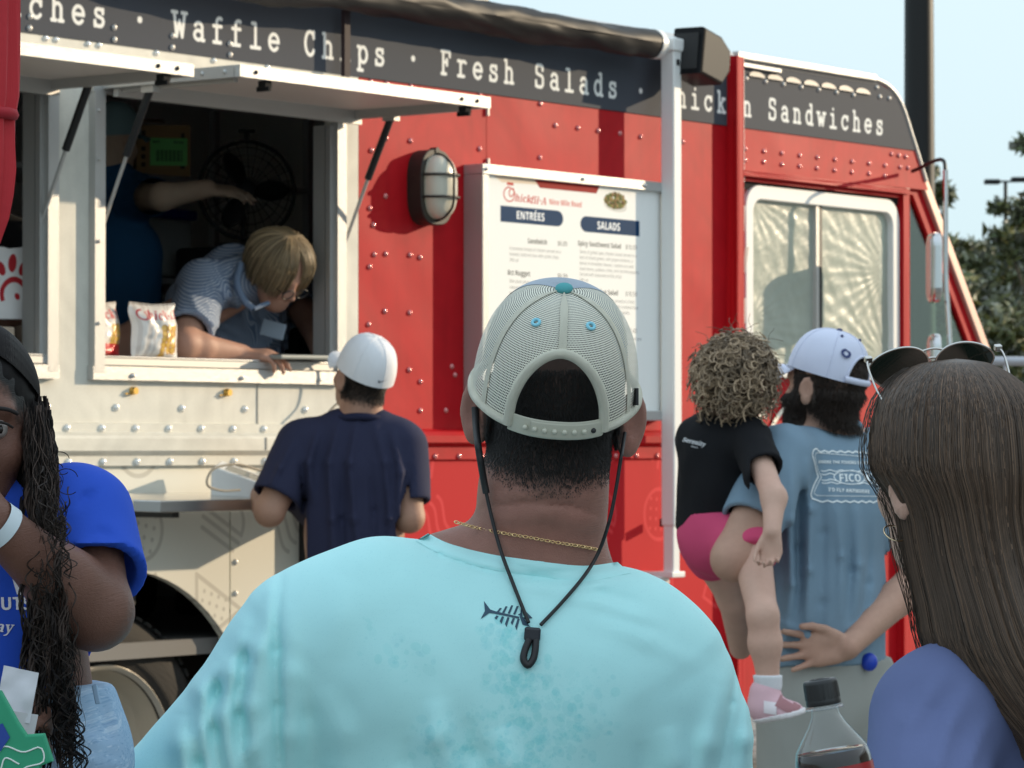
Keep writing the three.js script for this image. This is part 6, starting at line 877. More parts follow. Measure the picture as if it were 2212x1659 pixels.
  const disc = (a, t, r, g) => { const p = dome.P(a, t, 0.02), n = sub3(dome.P(a, t, 0.2), p); g.lookAt(V(...n)); addc('cap_logo', g.translate(...p), dk); }; disc(Math.PI * 1.22, 0.38, 0.018, new THREE.RingGeometry(0.006, 0.013, 24)); disc(Math.PI * 0.62, 0.16, 0.016, new THREE.PlaneGeometry(0.02, 0.018));
  put('pocket_fob', new THREE.SphereGeometry(0.02, 16, 12).scale(1, 1.1, 0.8).translate(...P(1878, 1430, 8.1)), mat(col(0.01, 0.05, 0.45), 0.35));
}
{
  const D = 7.9, P = (X, Y, d = D) => A(X, Y, d), base = [P(1570, 1000)[0], P(1570, 1180)[1], -D], girl = person('small curly-haired girl in a black T-shirt and pink shorts held by the bearded man', base), put = girl.userData.put;
  const skin = [0.62, 0.38, 0.29], sk = skinCol(skin, 0.08), H = frame(P(1590, 822, 8.0), -0.35, 0.0, -0.05), nb = P(1565, 915, 8.02), hips = P(1552, 1150, 8.06);
  const sR = P(1624, 955, 7.95), eR = P(1672, 1075, 7.8), wR = P(1668, 1148, 7.75), kR = P(1648, 1330, 7.76), aR = P(1660, 1478, 7.78), hR = P(1620, 1175, 7.92), sL = P(1505, 955, 8.06), eL = P(1535, 1050, 8.2), hL = P(1530, 1165, 8.14), kL = P(1590, 1290, 8.24), aL = P(1600, 1400, 8.4);
  const body = uni(0.02, headField(H, 0.82), rc(H.at(0, -0.05, -0.02), nb, 0.036, 0.042), sq(P(1560, 970, 8.03), hips, 0.085, 0.085, [0, 0, 1], 0.75), rc(sR, eR, 0.032, 0.027), rc(eR, wR, 0.028, 0.02), rc(sL, eL, 0.034, 0.028), rc(hips, hR, 0.068, 0.048), rc(hR, kR, 0.048, 0.034), rc(kR, lerp3(kR, aR, 0.4), 0.034, 0.036), rc(lerp3(kR, aR, 0.4), aR, 0.036, 0.024), rc(hips, hL, 0.08, 0.062), rc(hL, kL, 0.062, 0.043), rc(kL, aL, 0.044, 0.028));
  const hand = handField(wR, [-0.05, -1, -0.05], [0.3, 0, -1], -1, 0.62, [0.9, 0.95, 1, 1], [0.5, 0.6], 0.05), all = (x, y, z) => smin(body(x, y, z), hand(x, y, z), 0.008);
  put('body', dress(gridOf(all, [H.c, aR, aL, eR, sL], 0.13, 0.0055), sk), skinMat());
  // curls: hundreds of small coils over the head
  const list = []; for (let i = 0; i < 780; i++) { let d; do { d = [rr(-1, 1), rr(-0.8, 1), rr(-1, 1)]; } while (len3(d) > 1 || len3(d) < 0.3); d = nrm(d); const c = H.at(d[0] * 0.074, 0.012 + d[1] * 0.082, -0.01 + d[2] * 0.082), out = nrm(sub3(c, H.at(0, 0.0, 0))), L = rr(0.022, 0.046), R = rr(0.004, 0.015), tn = nrm(cross3(out, [0.3, 1, 0.2])), bn = cross3(out, tn), p = [], ph = rr(0, 6.28), turns = rr(1.3, 2.6), fall = rr(0.0, 0.6); const N = 16; for (let k = 0; k <= N; k++) { const t = k / N, a = ph + t * turns * 6.283, rad = R * Math.min(1, t * 3); let q = add3(add3(add3(c, out, t * L), tn, Math.cos(a) * rad), bn, Math.sin(a) * rad); q = add3(q, [0, -1, 0], fall * t * t * L * 1.6); p.push(q); } const v = rr(0.45, 1.5), wd = rr(0.0014, 0.0044); list.push({ p, r: (t) => wd * (1 - 0.5 * t), c: [0.33 * v, 0.235 * v, 0.15 * v] }); }
  for (let i = 0; i < 40; i++) { let d = nrm([rr(-1, 1), rr(-0.4, 1), rr(-1, 1)]); const c = H.at(d[0] * 0.075, 0.02 + d[1] * 0.085, d[2] * 0.08), p = []; let dir = nrm([d[0] + rr(-0.4, 0.4), d[1] + rr(-0.3, 0.5), d[2]]), q = c; for (let k = 0; k <= 9; k++) { p.push(q); q = add3(q, dir, 0.0075); dir = nrm(add3(dir, [Math.sin(k * 1.1 + i), -0.25, Math.cos(k * 1.3 + i)], 0.45)); } list.push({ p, r: 0.0007, c: [0.14, 0.1, 0.065] }); }
  put('hair', strands(list), mat(col(1, 1, 1), 0.55, { vertexColors: true }), 'ash brown tight curls'); 
  const hs = frame(H.c, -0.35, 0, 0); put('hair_under', dress(gridOf(el(H.at(0, 0.018, -0.014), [0.068, 0.084, 0.084], H.M), [H.c], 0.12, 0.007), () => [0.11, 0.08, 0.054]), mat(col(1, 1, 1), 0.8, { vertexColors: true }));
  const dS = nrm(sub3(eR, sR)), hm = lerp3(sR, eR, 0.5), hem = P(0, 1146, 7.92)[1];
  const tee0 = uni(0.025, rc(P(1515, 945, 8.05), P(1608, 945, 7.98), 0.05, 0.05), sq(P(1560, 970, 8.03), hips, 0.102, 0.1, [0, 0, 1], 0.8), rc(sR, lerp3(sR, eR, 0.6), 0.05, 0.05), rc(sL, lerp3(sL, eL, 0.8), 0.05, 0.05)), cav = rc(lerp3(sR, eR, 0.45), lerp3(sR, eR, 0.9), 0.039, 0.04);
  const tee = (x, y, z) => { let d = tee0(x, y, z) - 0.005 * noise(x * 14, y * 9, z * 14) - 0.003 * noise(x * 30, y * 16, z * 30); if (x > sR[0] - 0.01) d = smax(d, (x - hm[0]) * dS[0] + (y - hm[1]) * dS[1] + (z - hm[2]) * dS[2], 0.004); d = smax(d, -cav(x, y, z), 0.003); return smax(d, hem - y + 0.02 * (x - base[0]), 0.004); };
  const tm = put('shirt', dress(gridOf(tee, [sR, sL, hips, lerp3(sR, eR, 0.7)], 0.13, 0.006)), clothMat(col(0.012, 0.012, 0.014)), 'black T-shirt with small white script');
  const tx = canvasTex(256, 96, (g) => { g.clearRect(0, 0, 256, 96); g.fillStyle = '#e8e8ea'; g.font = 'italic bold 54px serif'; g.fillText('Serenity', 14, 52); g.font = '18px sans-serif'; g.fillText('dance co', 110, 82); });
  part(tm, 'script_print', patch(tee, P(1499, 958, 7.95), [0.028, -0.007, 0], [0.003, 0.012, 0], [0, 0, -1], 12, 6, 0.0012).translate(-base[0], -base[1], -base[2]), mat(col(1, 1, 1), 0.8, { map: tx, transparent: true, alphaTest: 0.4 }));
  const sh0 = uni(0.03, sq(P(1556, 1120, 8.05), P(1553, 1160, 8.05), 0.094, 0.092, [0, 0, 1], 0.85), rc(hips, lerp3(hR, kR, 0.12), 0.078, 0.064), rc(hips, lerp3(hL, kL, 0.2), 0.088, 0.072)), dk = nrm(sub3(kR, hR)), hk = lerp3(hR, kR, 0.2);
  put('shorts', dress(gridOf((x, y, z) => smax(smax(sh0(x, y, z) - 0.003 * noise(x * 20, y * 20, z * 20), (x - hk[0]) * dk[0] + (y - hk[1]) * dk[1] + (z - hk[2]) * dk[2], 0.004), y - P(0, 1108, 7.9)[1], 0.004), [hips, hR, hL], 0.13, 0.006)), clothMat(col(0.62, 0.075, 0.17)), 'bright pink shorts');
  const ft = P(1738, 1542, 7.74); put('sock', dress(gridOf(inter(inter(rc(kR, aR, 0.05, 0.0315), half(lerp3(kR, aR, 0.86), [0, 1, 0])), half(add3(aR, [0, -0.03, 0]), [0, -1, 0])), [aR], 0.06, 0.005)), clothMat(col(0.72, 0.72, 0.74)));
  const shoe0 = uni(0.02, rc(add3(aR, [-0.008, -0.02, 0]), add3(aR, [-0.01, -0.05, 0]), 0.036, 0.036), sq(add3(aR, [-0.005, -0.052, 0]), add3(ft, [-0.03, 0.002, 0]), 0.036, 0.03, [0, 1, 0], 0.9)), dwn = nrm([0.28, -1, 0]); const so = add3(aR, [0, -0.078, 0]);
  const s = put('shoe', dress(gridOf(inter(shoe0, half(so, dwn), 0.005), [aR, ft], 0.06, 0.0045)), mat(col(0.68, 0.42, 0.46), 0.7), 'pink and white sneaker'), addS = (n, g, m) => part(s, n, g.translate(-base[0], -base[1], -base[2]), m);
  addS('sole', dress(gridOf(inter(inter((x, y, z) => shoe0(x, y, z) - 0.004, half(add3(so, dwn, 0.006), dwn), 0.004), half(add3(so, dwn, -0.008), dwn.map((v) => -v)), 0.003), [aR, ft], 0.06, 0.0045)), mat(col(0.75, 0.7, 0.7), 0.7)); addS('stripe', patch(shoe0, add3(aR, [0.04, -0.045, 0.05]), [0.022, -0.012, 0], [0.008, 0.012, 0], [0, 0, -1], 8, 6, 0.002), mat(col(0.35, 0.16, 0.17), 0.7)); addS('stripe', patch(shoe0, add3(aR, [0.0, -0.05, 0.05]), [0.014, -0.002, 0], [0.0, 0.014, 0], [0, 0, -1], 8, 6, 0.002), mat(col(0.78, 0.7, 0.72), 0.7));
}
// ---------------------------------------------------------------- the woman with long brown hair, her sunglasses and her bottle
{
  const D = 3.75, P = (X, Y, d = D) => A(X, Y, d), base = [P(2180, 900)[0], 0, -D], w = person('woman from behind with long straight brown hair, sunglasses on her head and a periwinkle T-shirt', base), put = w.userData.put;
  const skin = [0.56, 0.34, 0.26], sk = skinCol(skin, 0.08), H = frame(P(2062, 1022), 0.55, 0.02, 0.05), nb = P(2150, 1330, 3.76), sL = P(2010, 1560, 3.68), sR = P(2500, 1560, 3.85), eL = P(1990, 2080, 3.45), chest = P(2240, 1720, 3.77);
  // bottle first, so that the hand closes on it
  const bt = A(1771, 1470, 3.05), ax = nrm([0.165, -1, 0.02]), hold = add3(bt, ax, 0.195), wL = add3(hold, [0.075, -0.035, -0.05]);
  const body = uni(0.03, headField(H, 0.96), rc(H.at(0, -0.06, -0.02), nb, 0.05, 0.055), rc(nb, sL, 0.035, 0.045), rc(nb, sR, 0.05, 0.055));
  const arm = uni(0.012, rc(sL, eL, 0.046, 0.04), rc(eL, wL, 0.042, 0.026), handField(wL, sub3(add3(hold, [-0.03, 0.01, -0.03]), wL), [0.75, -0.2, -0.6], 1, 0.92, [1.0, 1.05, 1.05, 1.1], [0.9, 0.7], 0.04));
  const lg = legs(put, base, [base[0] - 0.09, 0.82, -D], [base[0] + 0.09, 0.82, -D], col(0.08, 0.09, 0.13), { top: 0.98, r: 0.092, cell: 0.014 });
  put('body', join([dress(gridOf(body, [H.c, nb], 0.16, 0.006), sk), dress(gridOf(arm, [sL, eL, wL, hold], 0.09, 0.006), sk), dress(gridOf(uni(0.04, sq(chest, [base[0], 0.95, -D], 0.13, 0.12, [0, 0, 1], 0.66), sq([base[0], 0.95, -D], [base[0], 0.85, -D], 0.13, 0.15, [0, 0, 1], 0.7)), [chest, [base[0], 0.85, -D]], 0.18, 0.015), sk), dress(gridOf(legField(lg), [lg[0][0], lg[1][2]], 0.12, 0.015), sk)]), skinMat());
  const q = (X, Y) => { const p = P(X, Y, 3.6); return [p[0], p[1]]; };
  const wr = ridges([[[q(2060, 1440), q(2010, 1500), q(1960, 1560), q(1930, 1640)], 0.004, 0.007], [[q(2100, 1500), q(2050, 1560), q(2010, 1640), q(1990, 1700)], 0.005, 0.009], [[q(2140, 1560), q(2100, 1620), q(2060, 1700)], 0.005, 0.008], [[q(2080, 1480), q(2030, 1540), q(1980, 1600)], -0.003, 0.006], [[q(2000, 1470), q(1950, 1540)], -0.003, 0.006], [[q(2120, 1600), q(2070, 1680)], -0.004, 0.006]]);
  const tee0 = uni(0.04, rc(P(2075, 1525, 3.7), P(2450, 1530, 3.84), 0.072, 0.07), rc(sL, lerp3(sL, eL, 0.62), 0.066, 0.066), rc(sR, add3(sR, [0.05, -0.2, 0]), 0.066, 0.064), sq(P(2240, 1700, 3.77), [base[0], 0.95, -D], 0.155, 0.15, [0, 0, 1], 0.68));
  put('shirt', dress(gridOf((x, y, z) => smax(tee0(x, y, z) - (z > -3.75 ? wr(x, y) : 0) - 0.002 * noise(x * 20, y * 14, z * 20), 0.9 - y, 0.004), [sL, sR, lerp3(sL, eL, 0.7), [base[0], 0.95, -D]], 0.14, 0.006)), clothMat(col(0.13, 0.16, 0.31), { bs: 0.0004 }), 'periwinkle blue T-shirt');
  // long hair: an inner mass and thousands of strands following it from the crown down the back
  const prof = [[776, 2062, 2, 0.0], [781, 2062, 46, 0.03], [792, 2062, 88, 0.052], [830, 2064, 142, 0.08], [890, 2068, 176, 0.1], [1000, 2071, 189, 0.109], [1060, 2082, 168, 0.108], [1110, 2090, 153, 0.106], [1200, 2106, 152, 0.108], [1300, 2132, 155, 0.118], [1400, 2165, 168, 0.13], [1500, 2222, 162, 0.138], [1600, 2290, 140, 0.14], [1700, 2340, 125, 0.135], [1820, 2390, 90, 0.125]].map(([y, x, hw, dp]) => { const p = P(x, y, 3.74); return [p[1], p[0], hw * 3.74 / FPX, dp]; });
  const at = (t, th, k) => { const f = t * (prof.length - 1), i = Math.min(prof.length - 2, Math.floor(f)), u = f - i, g = (c) => { const p0 = prof[Math.max(0, i - 1)][c], p1 = prof[i][c], p2 = prof[i + 1][c], p3 = prof[Math.min(prof.length - 1, i + 2)][c]; return 0.5 * (2 * p1 + (p2 - p0) * u + (2 * p0 - 5 * p1 + 4 * p2 - p3) * u * u + (3 * p1 - p0 - 3 * p2 + p3) * u * u * u); }; return [g(1) + Math.sin(th) * g(2) * k, g(0), -3.74 + Math.cos(th) * g(3) * k]; };
  { const N = 40, M = 60, pos = [], idx = []; for (let j = 0; j <= M; j++) for (let i = 0; i <= N; i++) pos.push(...at(j / M, -1.62 + 3.5 * i / N, 0.98)); for (let j = 0; j < M; j++) for (let i = 0; i < N; i++) { const a = j * (N + 1) + i, b = a + N + 1; idx.push(a, b, a + 1, b, b + 1, a + 1); } const g = new THREE.BufferGeometry(); g.setAttribute('position', new THREE.Float32BufferAttribute(pos, 3)); g.setIndex(idx); g.computeVertexNormals(); put('hair_under', g, mat(col(0.03, 0.019, 0.012), 0.6)); }
  const list = []; for (let i = 0; i < 6500; i++) { const th = rr(-1.66, 1.9), k = rr(0.975, 1.015), t0 = rr(0.0, 0.1), t1 = rr(0.88, 1), p = [], ph = rr(0, 9), amp = rr(0.002, 0.012), lockk = 1 + 0.014 * Math.sin(th * 31 + Math.sin(th * 11) * 2); for (let j = 0; j <= 26; j++) { const t = t0 + (t1 - t0) * Math.pow(j / 26, 0.9), g = noise(th * 6, t * 3, 2) * 0.05 * t; p.push(at(t, th + amp * Math.sin(t * 9 + ph) + g, k * (1 + (lockk - 1) * Math.min(1, t * 2.5)))); } const v = rr(0.5, 1.6), lt = rnd() < 0.25 ? 1.8 : 1; list.push({ p, r: rr(0.0004, 0.0008), c: [0.066 * v * lt, 0.04 * v * lt, 0.025 * v * lt] }); }
  for (let i = 0; i < 26; i++) { const th = -rr(1.4, 1.7), p = [], o = rr(0.001, 0.012); for (let j = 0; j <= 26; j++) { const t = 0.15 + 0.7 * j / 26, b = at(t, th, 1.01); p.push([b[0] - 0.6 * o * Math.sin(t * 3.1) - 0.006 * Math.sin(t * 14 + i), b[1], b[2] + 0.01 * Math.sin(i + t * 7)]); } list.push({ p, r: 0.0004, c: [0.06, 0.042, 0.03] }); }
  put('hair', strands(list), mat(col(1, 1, 1), 0.42, { vertexColors: true, specularIntensity: 1 }), 'long straight dark brown hair');
  put('earring', new THREE.TorusGeometry(0.012, 0.0009, 6, 30, 4.2).rotateY(0.9).rotateZ(1.2).translate(...P(1932, 1152, 3.71)), mat(col(0.8, 0.62, 0.4), 0.2, { metalness: 1 }), 'thin gold hoop earring');
  // aviator sunglasses pushed up on the hair
  const G = frame(H.at(0.004, 0.121, 0.04), 0.3, 0.42, 0.1), metal = mat(col(0.55, 0.53, 0.5), 0.2, { metalness: 1 }), lens = mat(col(0.012, 0.018, 0.014), 0.06, { clearcoat: 1, clearcoatRoughness: 0.03 });
  const outline = (s) => { const o = []; for (let i = 0; i < 36; i++) { const a = i / 36 * Math.PI * 2, c = Math.cos(a), e = Math.sin(a); o.push([s * (0.034 + 0.0305 * c + 0.004 * e * (e < 0 ? 1 : 0)), (e > 0 ? 0.019 : 0.027) * e * (1 - 0.14 * c)]); } return o; }, place = (g) => { const m = new THREE.Matrix4().makeBasis(V(...G.R), V(...G.U), V(...G.F.map((v) => -v))); m.scale(V(1.15, 1.15, 1.15)); m.setPosition(...G.c); return g.applyMatrix4(m); };
  const sg = put('sunglasses', place(tube([[-0.012, 0.013, 0], [0, 0.0155, 0.001], [0.012, 0.013, 0]], 0.0012, 10)), metal, 'aviator sunglasses resting on top of her hair'), addg = (n, g, m) => part(sg, n, g.translate(-base[0], -base[1], -base[2]), m);
  addg('bridge', place(tube([[-0.009, 0.004, 0], [0, 0.006, 0.001], [0.009, 0.004, 0]], 0.0012, 10)), metal);
  for (const s of [-1, 1]) { const o = outline(s); addg('lens', place(extrude(o, 0.0018)), lens); addg('lens_rim', place(tube(o.map((p) => [p[0], p[1], 0.001]), 0.0012, 72, 6, true)), metal); addg('temple_arm', place(tube([[s * 0.064, 0.012, 0], [s * 0.069, 0.01, 0.006], [s * 0.069, -0.006, 0.03], [s * 0.064, -0.022, 0.055], [s * 0.058, -0.05, 0.07]], 0.0011, 30, 6)), metal); addg('hinge', place(rbox(0.007, 0.006, 0.006, 0.001, s * 0.067, 0.011, 0.003)), metal); }
  // ---- the bottle, top-level, in her left hand
  const b = thing('soda_bottle', 'clear plastic bottle of dark cola with a black cap held by the long-haired woman', 'bottle', bt); b.quaternion.setFromUnitVectors(V(0, -1, 0), V(...ax));
  const sh = [[0.0118, -0.024], [0.0125, -0.031], [0.0175, -0.0405], [0.026, -0.0525], [0.032, -0.0615], [0.0342, -0.071], [0.035, -0.085], [0.035, -0.118], [0.0338, -0.14], [0.0335, -0.17], [0.035, -0.195], [0.0348, -0.215], [0.03, -0.232], [0.02, -0.235], [0, -0.229]];
  part(b, 'plastic_shell', lathe(sh, 56), mat(col(0.97, 0.98, 0.99), 0.02, { transmission: 1, thickness: 0, ior: 1.5 }));
  part(b, 'cola', lathe([[0, -0.064], [0.028, -0.064], [0.0318, -0.0632], [0.0335, -0.071], [0.0343, -0.085], [0.0344, -0.118], [0.0332, -0.14], [0.0329, -0.17], [0.0344, -0.195], [0.034, -0.214], [0.029, -0.231], [0, -0.228]], 56), mat(col(0.012, 0.004, 0.002), 0.04, { specularIntensity: 0.6 }));
  part(b, 'cap', (() => { const g = lathe([[0, 0.001], [0.0135, 0.001], [0.0152, -0.0005], [0.0154, -0.003], [0.0157, -0.016], [0.0152, -0.0168], [0.0157, -0.0175], [0.0157, -0.0215], [0.0145, -0.022]], 96); const p = g.attributes.position; for (let i = 0; i < p.count; i++) { const y = p.getY(i), x = p.getX(i), z = p.getZ(i), r = hyp(x, z); if (y < -0.002 && y > -0.0165 && r > 0.01) { const k = 1 + 0.012 * Math.sign(Math.sin(Math.atan2(z, x) * 48)); p.setX(i, x * k); p.setZ(i, z * k); } } g.computeVertexNormals(); return g; })(), mat(col(0.014, 0.014, 0.015), 0.38));
  part(b, 'cap_relief', merge([new THREE.TorusGeometry(0.0045, 0.0006, 6, 28).rotateX(Math.PI / 2).translate(0, 0.0012, 0), new THREE.TorusGeometry(0.009, 0.0005, 6, 36, 4.6).rotateX(Math.PI / 2).translate(0, 0.0012, 0)]), mat(col(0.02, 0.02, 0.021), 0.35)).userData.kind = 'stuff';
  part(b, 'neck_ring', lathe([[0.0115, -0.0235], [0.0165, -0.0235], [0.0172, -0.0245], [0.0165, -0.0255], [0.0115, -0.0255]], 48), mat(col(0.9, 0.92, 0.94), 0.05, { transmission: 0.9, thickness: 0 })); part(b, 'label', lathe([[0.0348, -0.076], [0.0354, -0.09], [0.0354, -0.118], [0.0342, -0.14], [0.0338, -0.168]], 56), mat(col(0.3, 0.006, 0.01), 0.35));
}
// ---------------------------------------------------------------- the woman with braids on the left
{
  const D = 3.9, P = (X, Y, d = D) => A(X, Y, d), base = [P(10, 900)[0], 0, -D], w = person('woman with long braids in a royal blue T-shirt and light jeans, hand at her mouth', base), put = w.userData.put;
  const skin = [0.16, 0.075, 0.052], sk = skinCol(skin, 0.1), H = frame(P(-66, 922, 3.9), Math.PI + 0.2, -0.04, 0.03), nb = P(-30, 1160, 3.92), sL = P(172, 1120, 3.92), eL = P(205, 1322, 3.83), wL = P(-22, 1122, 3.74), sR = P(-260, 1130, 3.92), eR = P(-300, 1400, 3.92), wR = P(-120, 1560, 3.74), hip = P(10, 1620, 3.92);
  const hd = uni(0.02, headField(H, 0.95, { earX: 0.08 }), rc(H.at(0, -0.06, -0.02), nb, 0.05, 0.054), rc(nb, P(120, 1130), 0.05, 0.05), rc(nb, P(-200, 1130), 0.05, 0.05));
  const aL = uni(0.02, rc(sL, eL, 0.045, 0.04), rc(eL, lerp3(eL, wL, 0.3), 0.04, 0.039), rc(lerp3(eL, wL, 0.3), wL, 0.039, 0.024), handField(wL, [-0.55, 0.85, -0.1], [0.75, 0.2, 0.6], -1, 0.85, [0.7, 0.8, 0.9, 1], [0.5, 0.5], 0.03)), aR = uni(0.02, rc(sR, eR, 0.05, 0.042), rc(eR, wR, 0.042, 0.026), handField(wR, [0.8, -0.2, 0.3], [0, 0.3, 1], -1, 0.9, [1, 1, 1, 1]));
  const hg = gridOf(hd, [H.c, nb], 0.15, 0.0048);
  put('body', join([dress(hg, (x, y, z) => { const c = sk(x, y, z), l = H.loc([x, y, z]), f = l[2] - 0.052 - 0.35 * l[1] + (Math.abs(l[0]) > 0.05 ? (Math.abs(l[0]) - 0.05) * 1.4 : 0), k = l[1] > 0 ? clamp(0.5 - f / 0.014 + 0.5 * noise(x * 260, y * 260, z * 260), 0, 1) : 0; return c.map((v) => mixn(v, 0.009, k)); }), dress(gridOf(aL, [sL, eL, wL, add3(wL, [-0.03, 0.16, 0])], 0.08, 0.0055), sk), dress(gridOf(aR, [sR, eR, wR], 0.12, 0.009), sk), dress(gridOf(sq(P(0, 1320), hip, 0.095, 0.11, [0, 0, 1], 0.7), [P(0, 1300), hip], 0.16, 0.014), sk), dress(gridOf(uni(0.02, rc(P(-70, 1640, 3.92), [P(-70, 0)[0], 0.06, -3.92], 0.08, 0.04), rc(P(90, 1640, 3.92), [P(90, 0)[0], 0.06, -3.92], 0.08, 0.04)), [P(-70, 1640), [P(90, 0)[0], 0.03, -3.92]], 0.1, 0.014), sk)]), skinMat());
  const [ew, ei] = eyeballs(H, 0.925); put('eye_white', ew, mat(col(0.3, 0.26, 0.24), 0.3)); put('iris', ei, mat(col(0.012, 0.008, 0.006), 0.1));
  const lash = []; for (const s of [-1, 1]) for (const [u, r] of [[0.0095, 0.0016], [0.026, 0.0024]]) lash.push(tube([-1, -0.5, 0, 0.5, 1].map((k) => H.at((s * 0.031 + k * (u > 0.02 ? 0.021 : 0.016)) * 0.95, (u - 0.006 * k * k) * 0.95, (0.0925 - 0.007 * k * k * (1 + 0.4 * s * k) - (u > 0.02 ? -0.003 : 0)) * 0.95)), r, 12, 6)); put('lash_and_brow', merge(lash), mat(col(0.012, 0.008, 0.007), 0.8)).userData.kind = 'stuff';
  put('lips', dress(gridOf(uni(0.003, el(H.at(0, -0.0555, 0.0845), [0.0215, 0.0062, 0.0095], H.M), el(H.at(0, -0.0645, 0.0835), [0.0185, 0.0066, 0.0095], H.M)), [H.at(0, -0.06, 0.085)], 0.03, 0.0025)), mat(col(0.2, 0.07, 0.06), 0.4));
  for (const u of [-0.045, -0.052]) put('stud_earring', new THREE.SphereGeometry(0.0028, 10, 8).translate(...H.at(-0.088, u, -0.01)), MAT.chrome);
  // hair cap with combed ridges, then hanging twisted braids
  const sc0 = el(H.at(0, 0.03, -0.02), [0.0765, 0.0915, 0.098], H.M), scalp = (x, y, z) => { const l = H.loc([x, y, z]), d = sc0(x, y, z) - 0.0007 * Math.sin(Math.atan2(l[0], l[1] + 0.02) * 26); return smax(d, l[2] - 0.045 - 0.35 * l[1] + (Math.abs(l[0]) > 0.05 ? (Math.abs(l[0]) - 0.05) * 1.4 : 0), 0.006); };
  put('hair_cap', dress(gridOf(scalp, [H.c], 0.16, 0.0045), (x, y, z) => { const v = 1 + 0.5 * noise(x * 200, y * 60, z * 200); return [0.008 * v, 0.007 * v, 0.007 * v]; }), mat(col(1, 1, 1), 0.6, { vertexColors: true, specularIntensity: 0.2 }), 'dark hair drawn back in ridges');
  const list = []; for (let i = 0; i < 2600; i++) { const xo = rr(-1, 1), p = [], v = rr(0.4, 2.2), w0 = rr(0.3, 0.7); for (let j = 0; j <= 12; j++) { const a = mixn(0.66 - 0.4 * xo * xo + w0 * 0.12, 2.9, j / 12), c = Math.sqrt(1 - xo * xo * 0.96); p.push(H.at(xo * 0.0785, 0.03 + 0.094 * c * Math.sin(a) * 1.0, -0.02 + 0.1 * c * Math.cos(a))); } list.push({ p, r: 0.0007, c: [0.012 * v, 0.01 * v, 0.0095 * v] }); } const braid = (X0, Y0, X1, Y1, d0, d1, R, amp, c, n = 90, strandsN = 3) => { const ph = rr(0, 6), f = rr(2.2, 4), br = Math.abs(Y1 - Y0) * 0.0005 * rr(120, 170); for (let s = 0; s < strandsN; s++) { const p = []; for (let j = 0; j <= n; j++) { const t = j / n, X = mixn(X0, X1, Math.pow(t, 0.7)) + amp * Math.sin(t * f * 6.28 + ph) * Math.min(1, t * 3), Y = mixn(Y0, Y1, t), q = P(X, Y, mixn(d0, d1, Math.min(1, t * 1.6)) + 0.012 * Math.sin(t * f * 5 + ph * 2)), a = t * br + s * 6.283 / strandsN; p.push([q[0] + Math.cos(a) * R, q[1], q[2] + Math.sin(a) * R * 0.9]); } list.push({ p, r: (t) => R * 0.95 * (1 - 0.35 * t) * (t > 0.97 ? 0.5 : 1), c }); } };
  for (let i = 0; i < 46; i++) { const u = rnd(), v = rr(0.6, 1.5), c = rnd() < 0.3 ? [0.05 * v, 0.034 * v, 0.028 * v] : [0.016 * v, 0.012 * v, 0.011 * v]; braid(mixn(38, 98, u) + rr(-6, 6), rr(835, 960), mixn(58, 158, u) + rr(-10, 10), rr(1380, 1700), 3.9, rr(3.74, 3.84), rr(0.0016, 0.0027), rr(3, 9), c); }
  for (let i = 0; i < 420; i++) { const u = rnd(), v = rr(0.4, 1.6), y0 = rr(860, 1250), X0 = mixn(45, 100, u) + (y0 - 860) * 0.12; braid(X0, y0, X0 + rr(0, 45), Math.min(1640, y0 + rr(220, 480)), 3.86, rr(3.75, 3.83), 0.0005, rr(2, 8), rnd() < 0.35 ? [0.06 * v, 0.042 * v, 0.034 * v] : [0.018 * v, 0.014 * v, 0.012 * v], 34, 1); }
  put('braid_under', dress(gridOf(uni(0.02, rc(P(62, 900, 3.9), P(85, 1150, 3.86), 0.02, 0.024), rc(P(85, 1150, 3.86), P(112, 1420, 3.84), 0.024, 0.02)), [P(62, 900, 3.9), P(112, 1420, 3.84)], 0.04, 0.006), () => [0.006, 0.005, 0.005]), mat(col(1, 1, 1), 0.9, { vertexColors: true, specularIntensity: 0.2 }));
  for (let i = 0; i < 40; i++) { const X = rr(70, 160), y0 = rr(1000, 1450), v = rr(0.6, 1.3); braid(X, y0, X + rr(-20, 26), y0 + rr(80, 250), 3.78, 3.72, 0.0006, rr(6, 16), [0.03 * v, 0.022 * v, 0.018 * v], 40, 2); }
  for (let i = 0; i < 16; i++) braid(rr(95, 165), rr(1440, 1520), rr(130, 190), rr(1640, 1720), 3.74, 3.72, 0.0008, rr(8, 18), [0.012, 0.01, 0.01], 50, 2);
  for (const [X, Y, r] of [[128, 990, 0.011], [142, 1030, 0.013], [118, 1010, 0.009]]) { const p = []; for (let k = 0; k <= 24; k++) { const a = k / 24 * 5.6, q = P(X, Y, 3.8); p.push([q[0] + Math.cos(a) * r, q[1] + Math.sin(a) * r * 0.9 - k * 0.0004, q[2] + 0.01 * Math.sin(a)]); } list.push({ p, r: 0.0006, c: [0.02, 0.015, 0.012] }); }
  put('braids', strands(list), mat(col(1, 1, 1), 0.7, { vertexColors: true, specularIntensity: 0.35 }), 'long dark braids with wavy ends');
  // T-shirt
  const q = (X, Y) => { const p = P(X, Y, 3.85); return [p[0], p[1]]; }, hmL = lerp3(sL, eL, 0.62), dL = nrm(sub3(eL, sL)), cav = rc(lerp3(sL, eL, 0.62), lerp3(sL, eL, 1.1), 0.053, 0.063), hem = P(0, 1488, 3.9)[1];
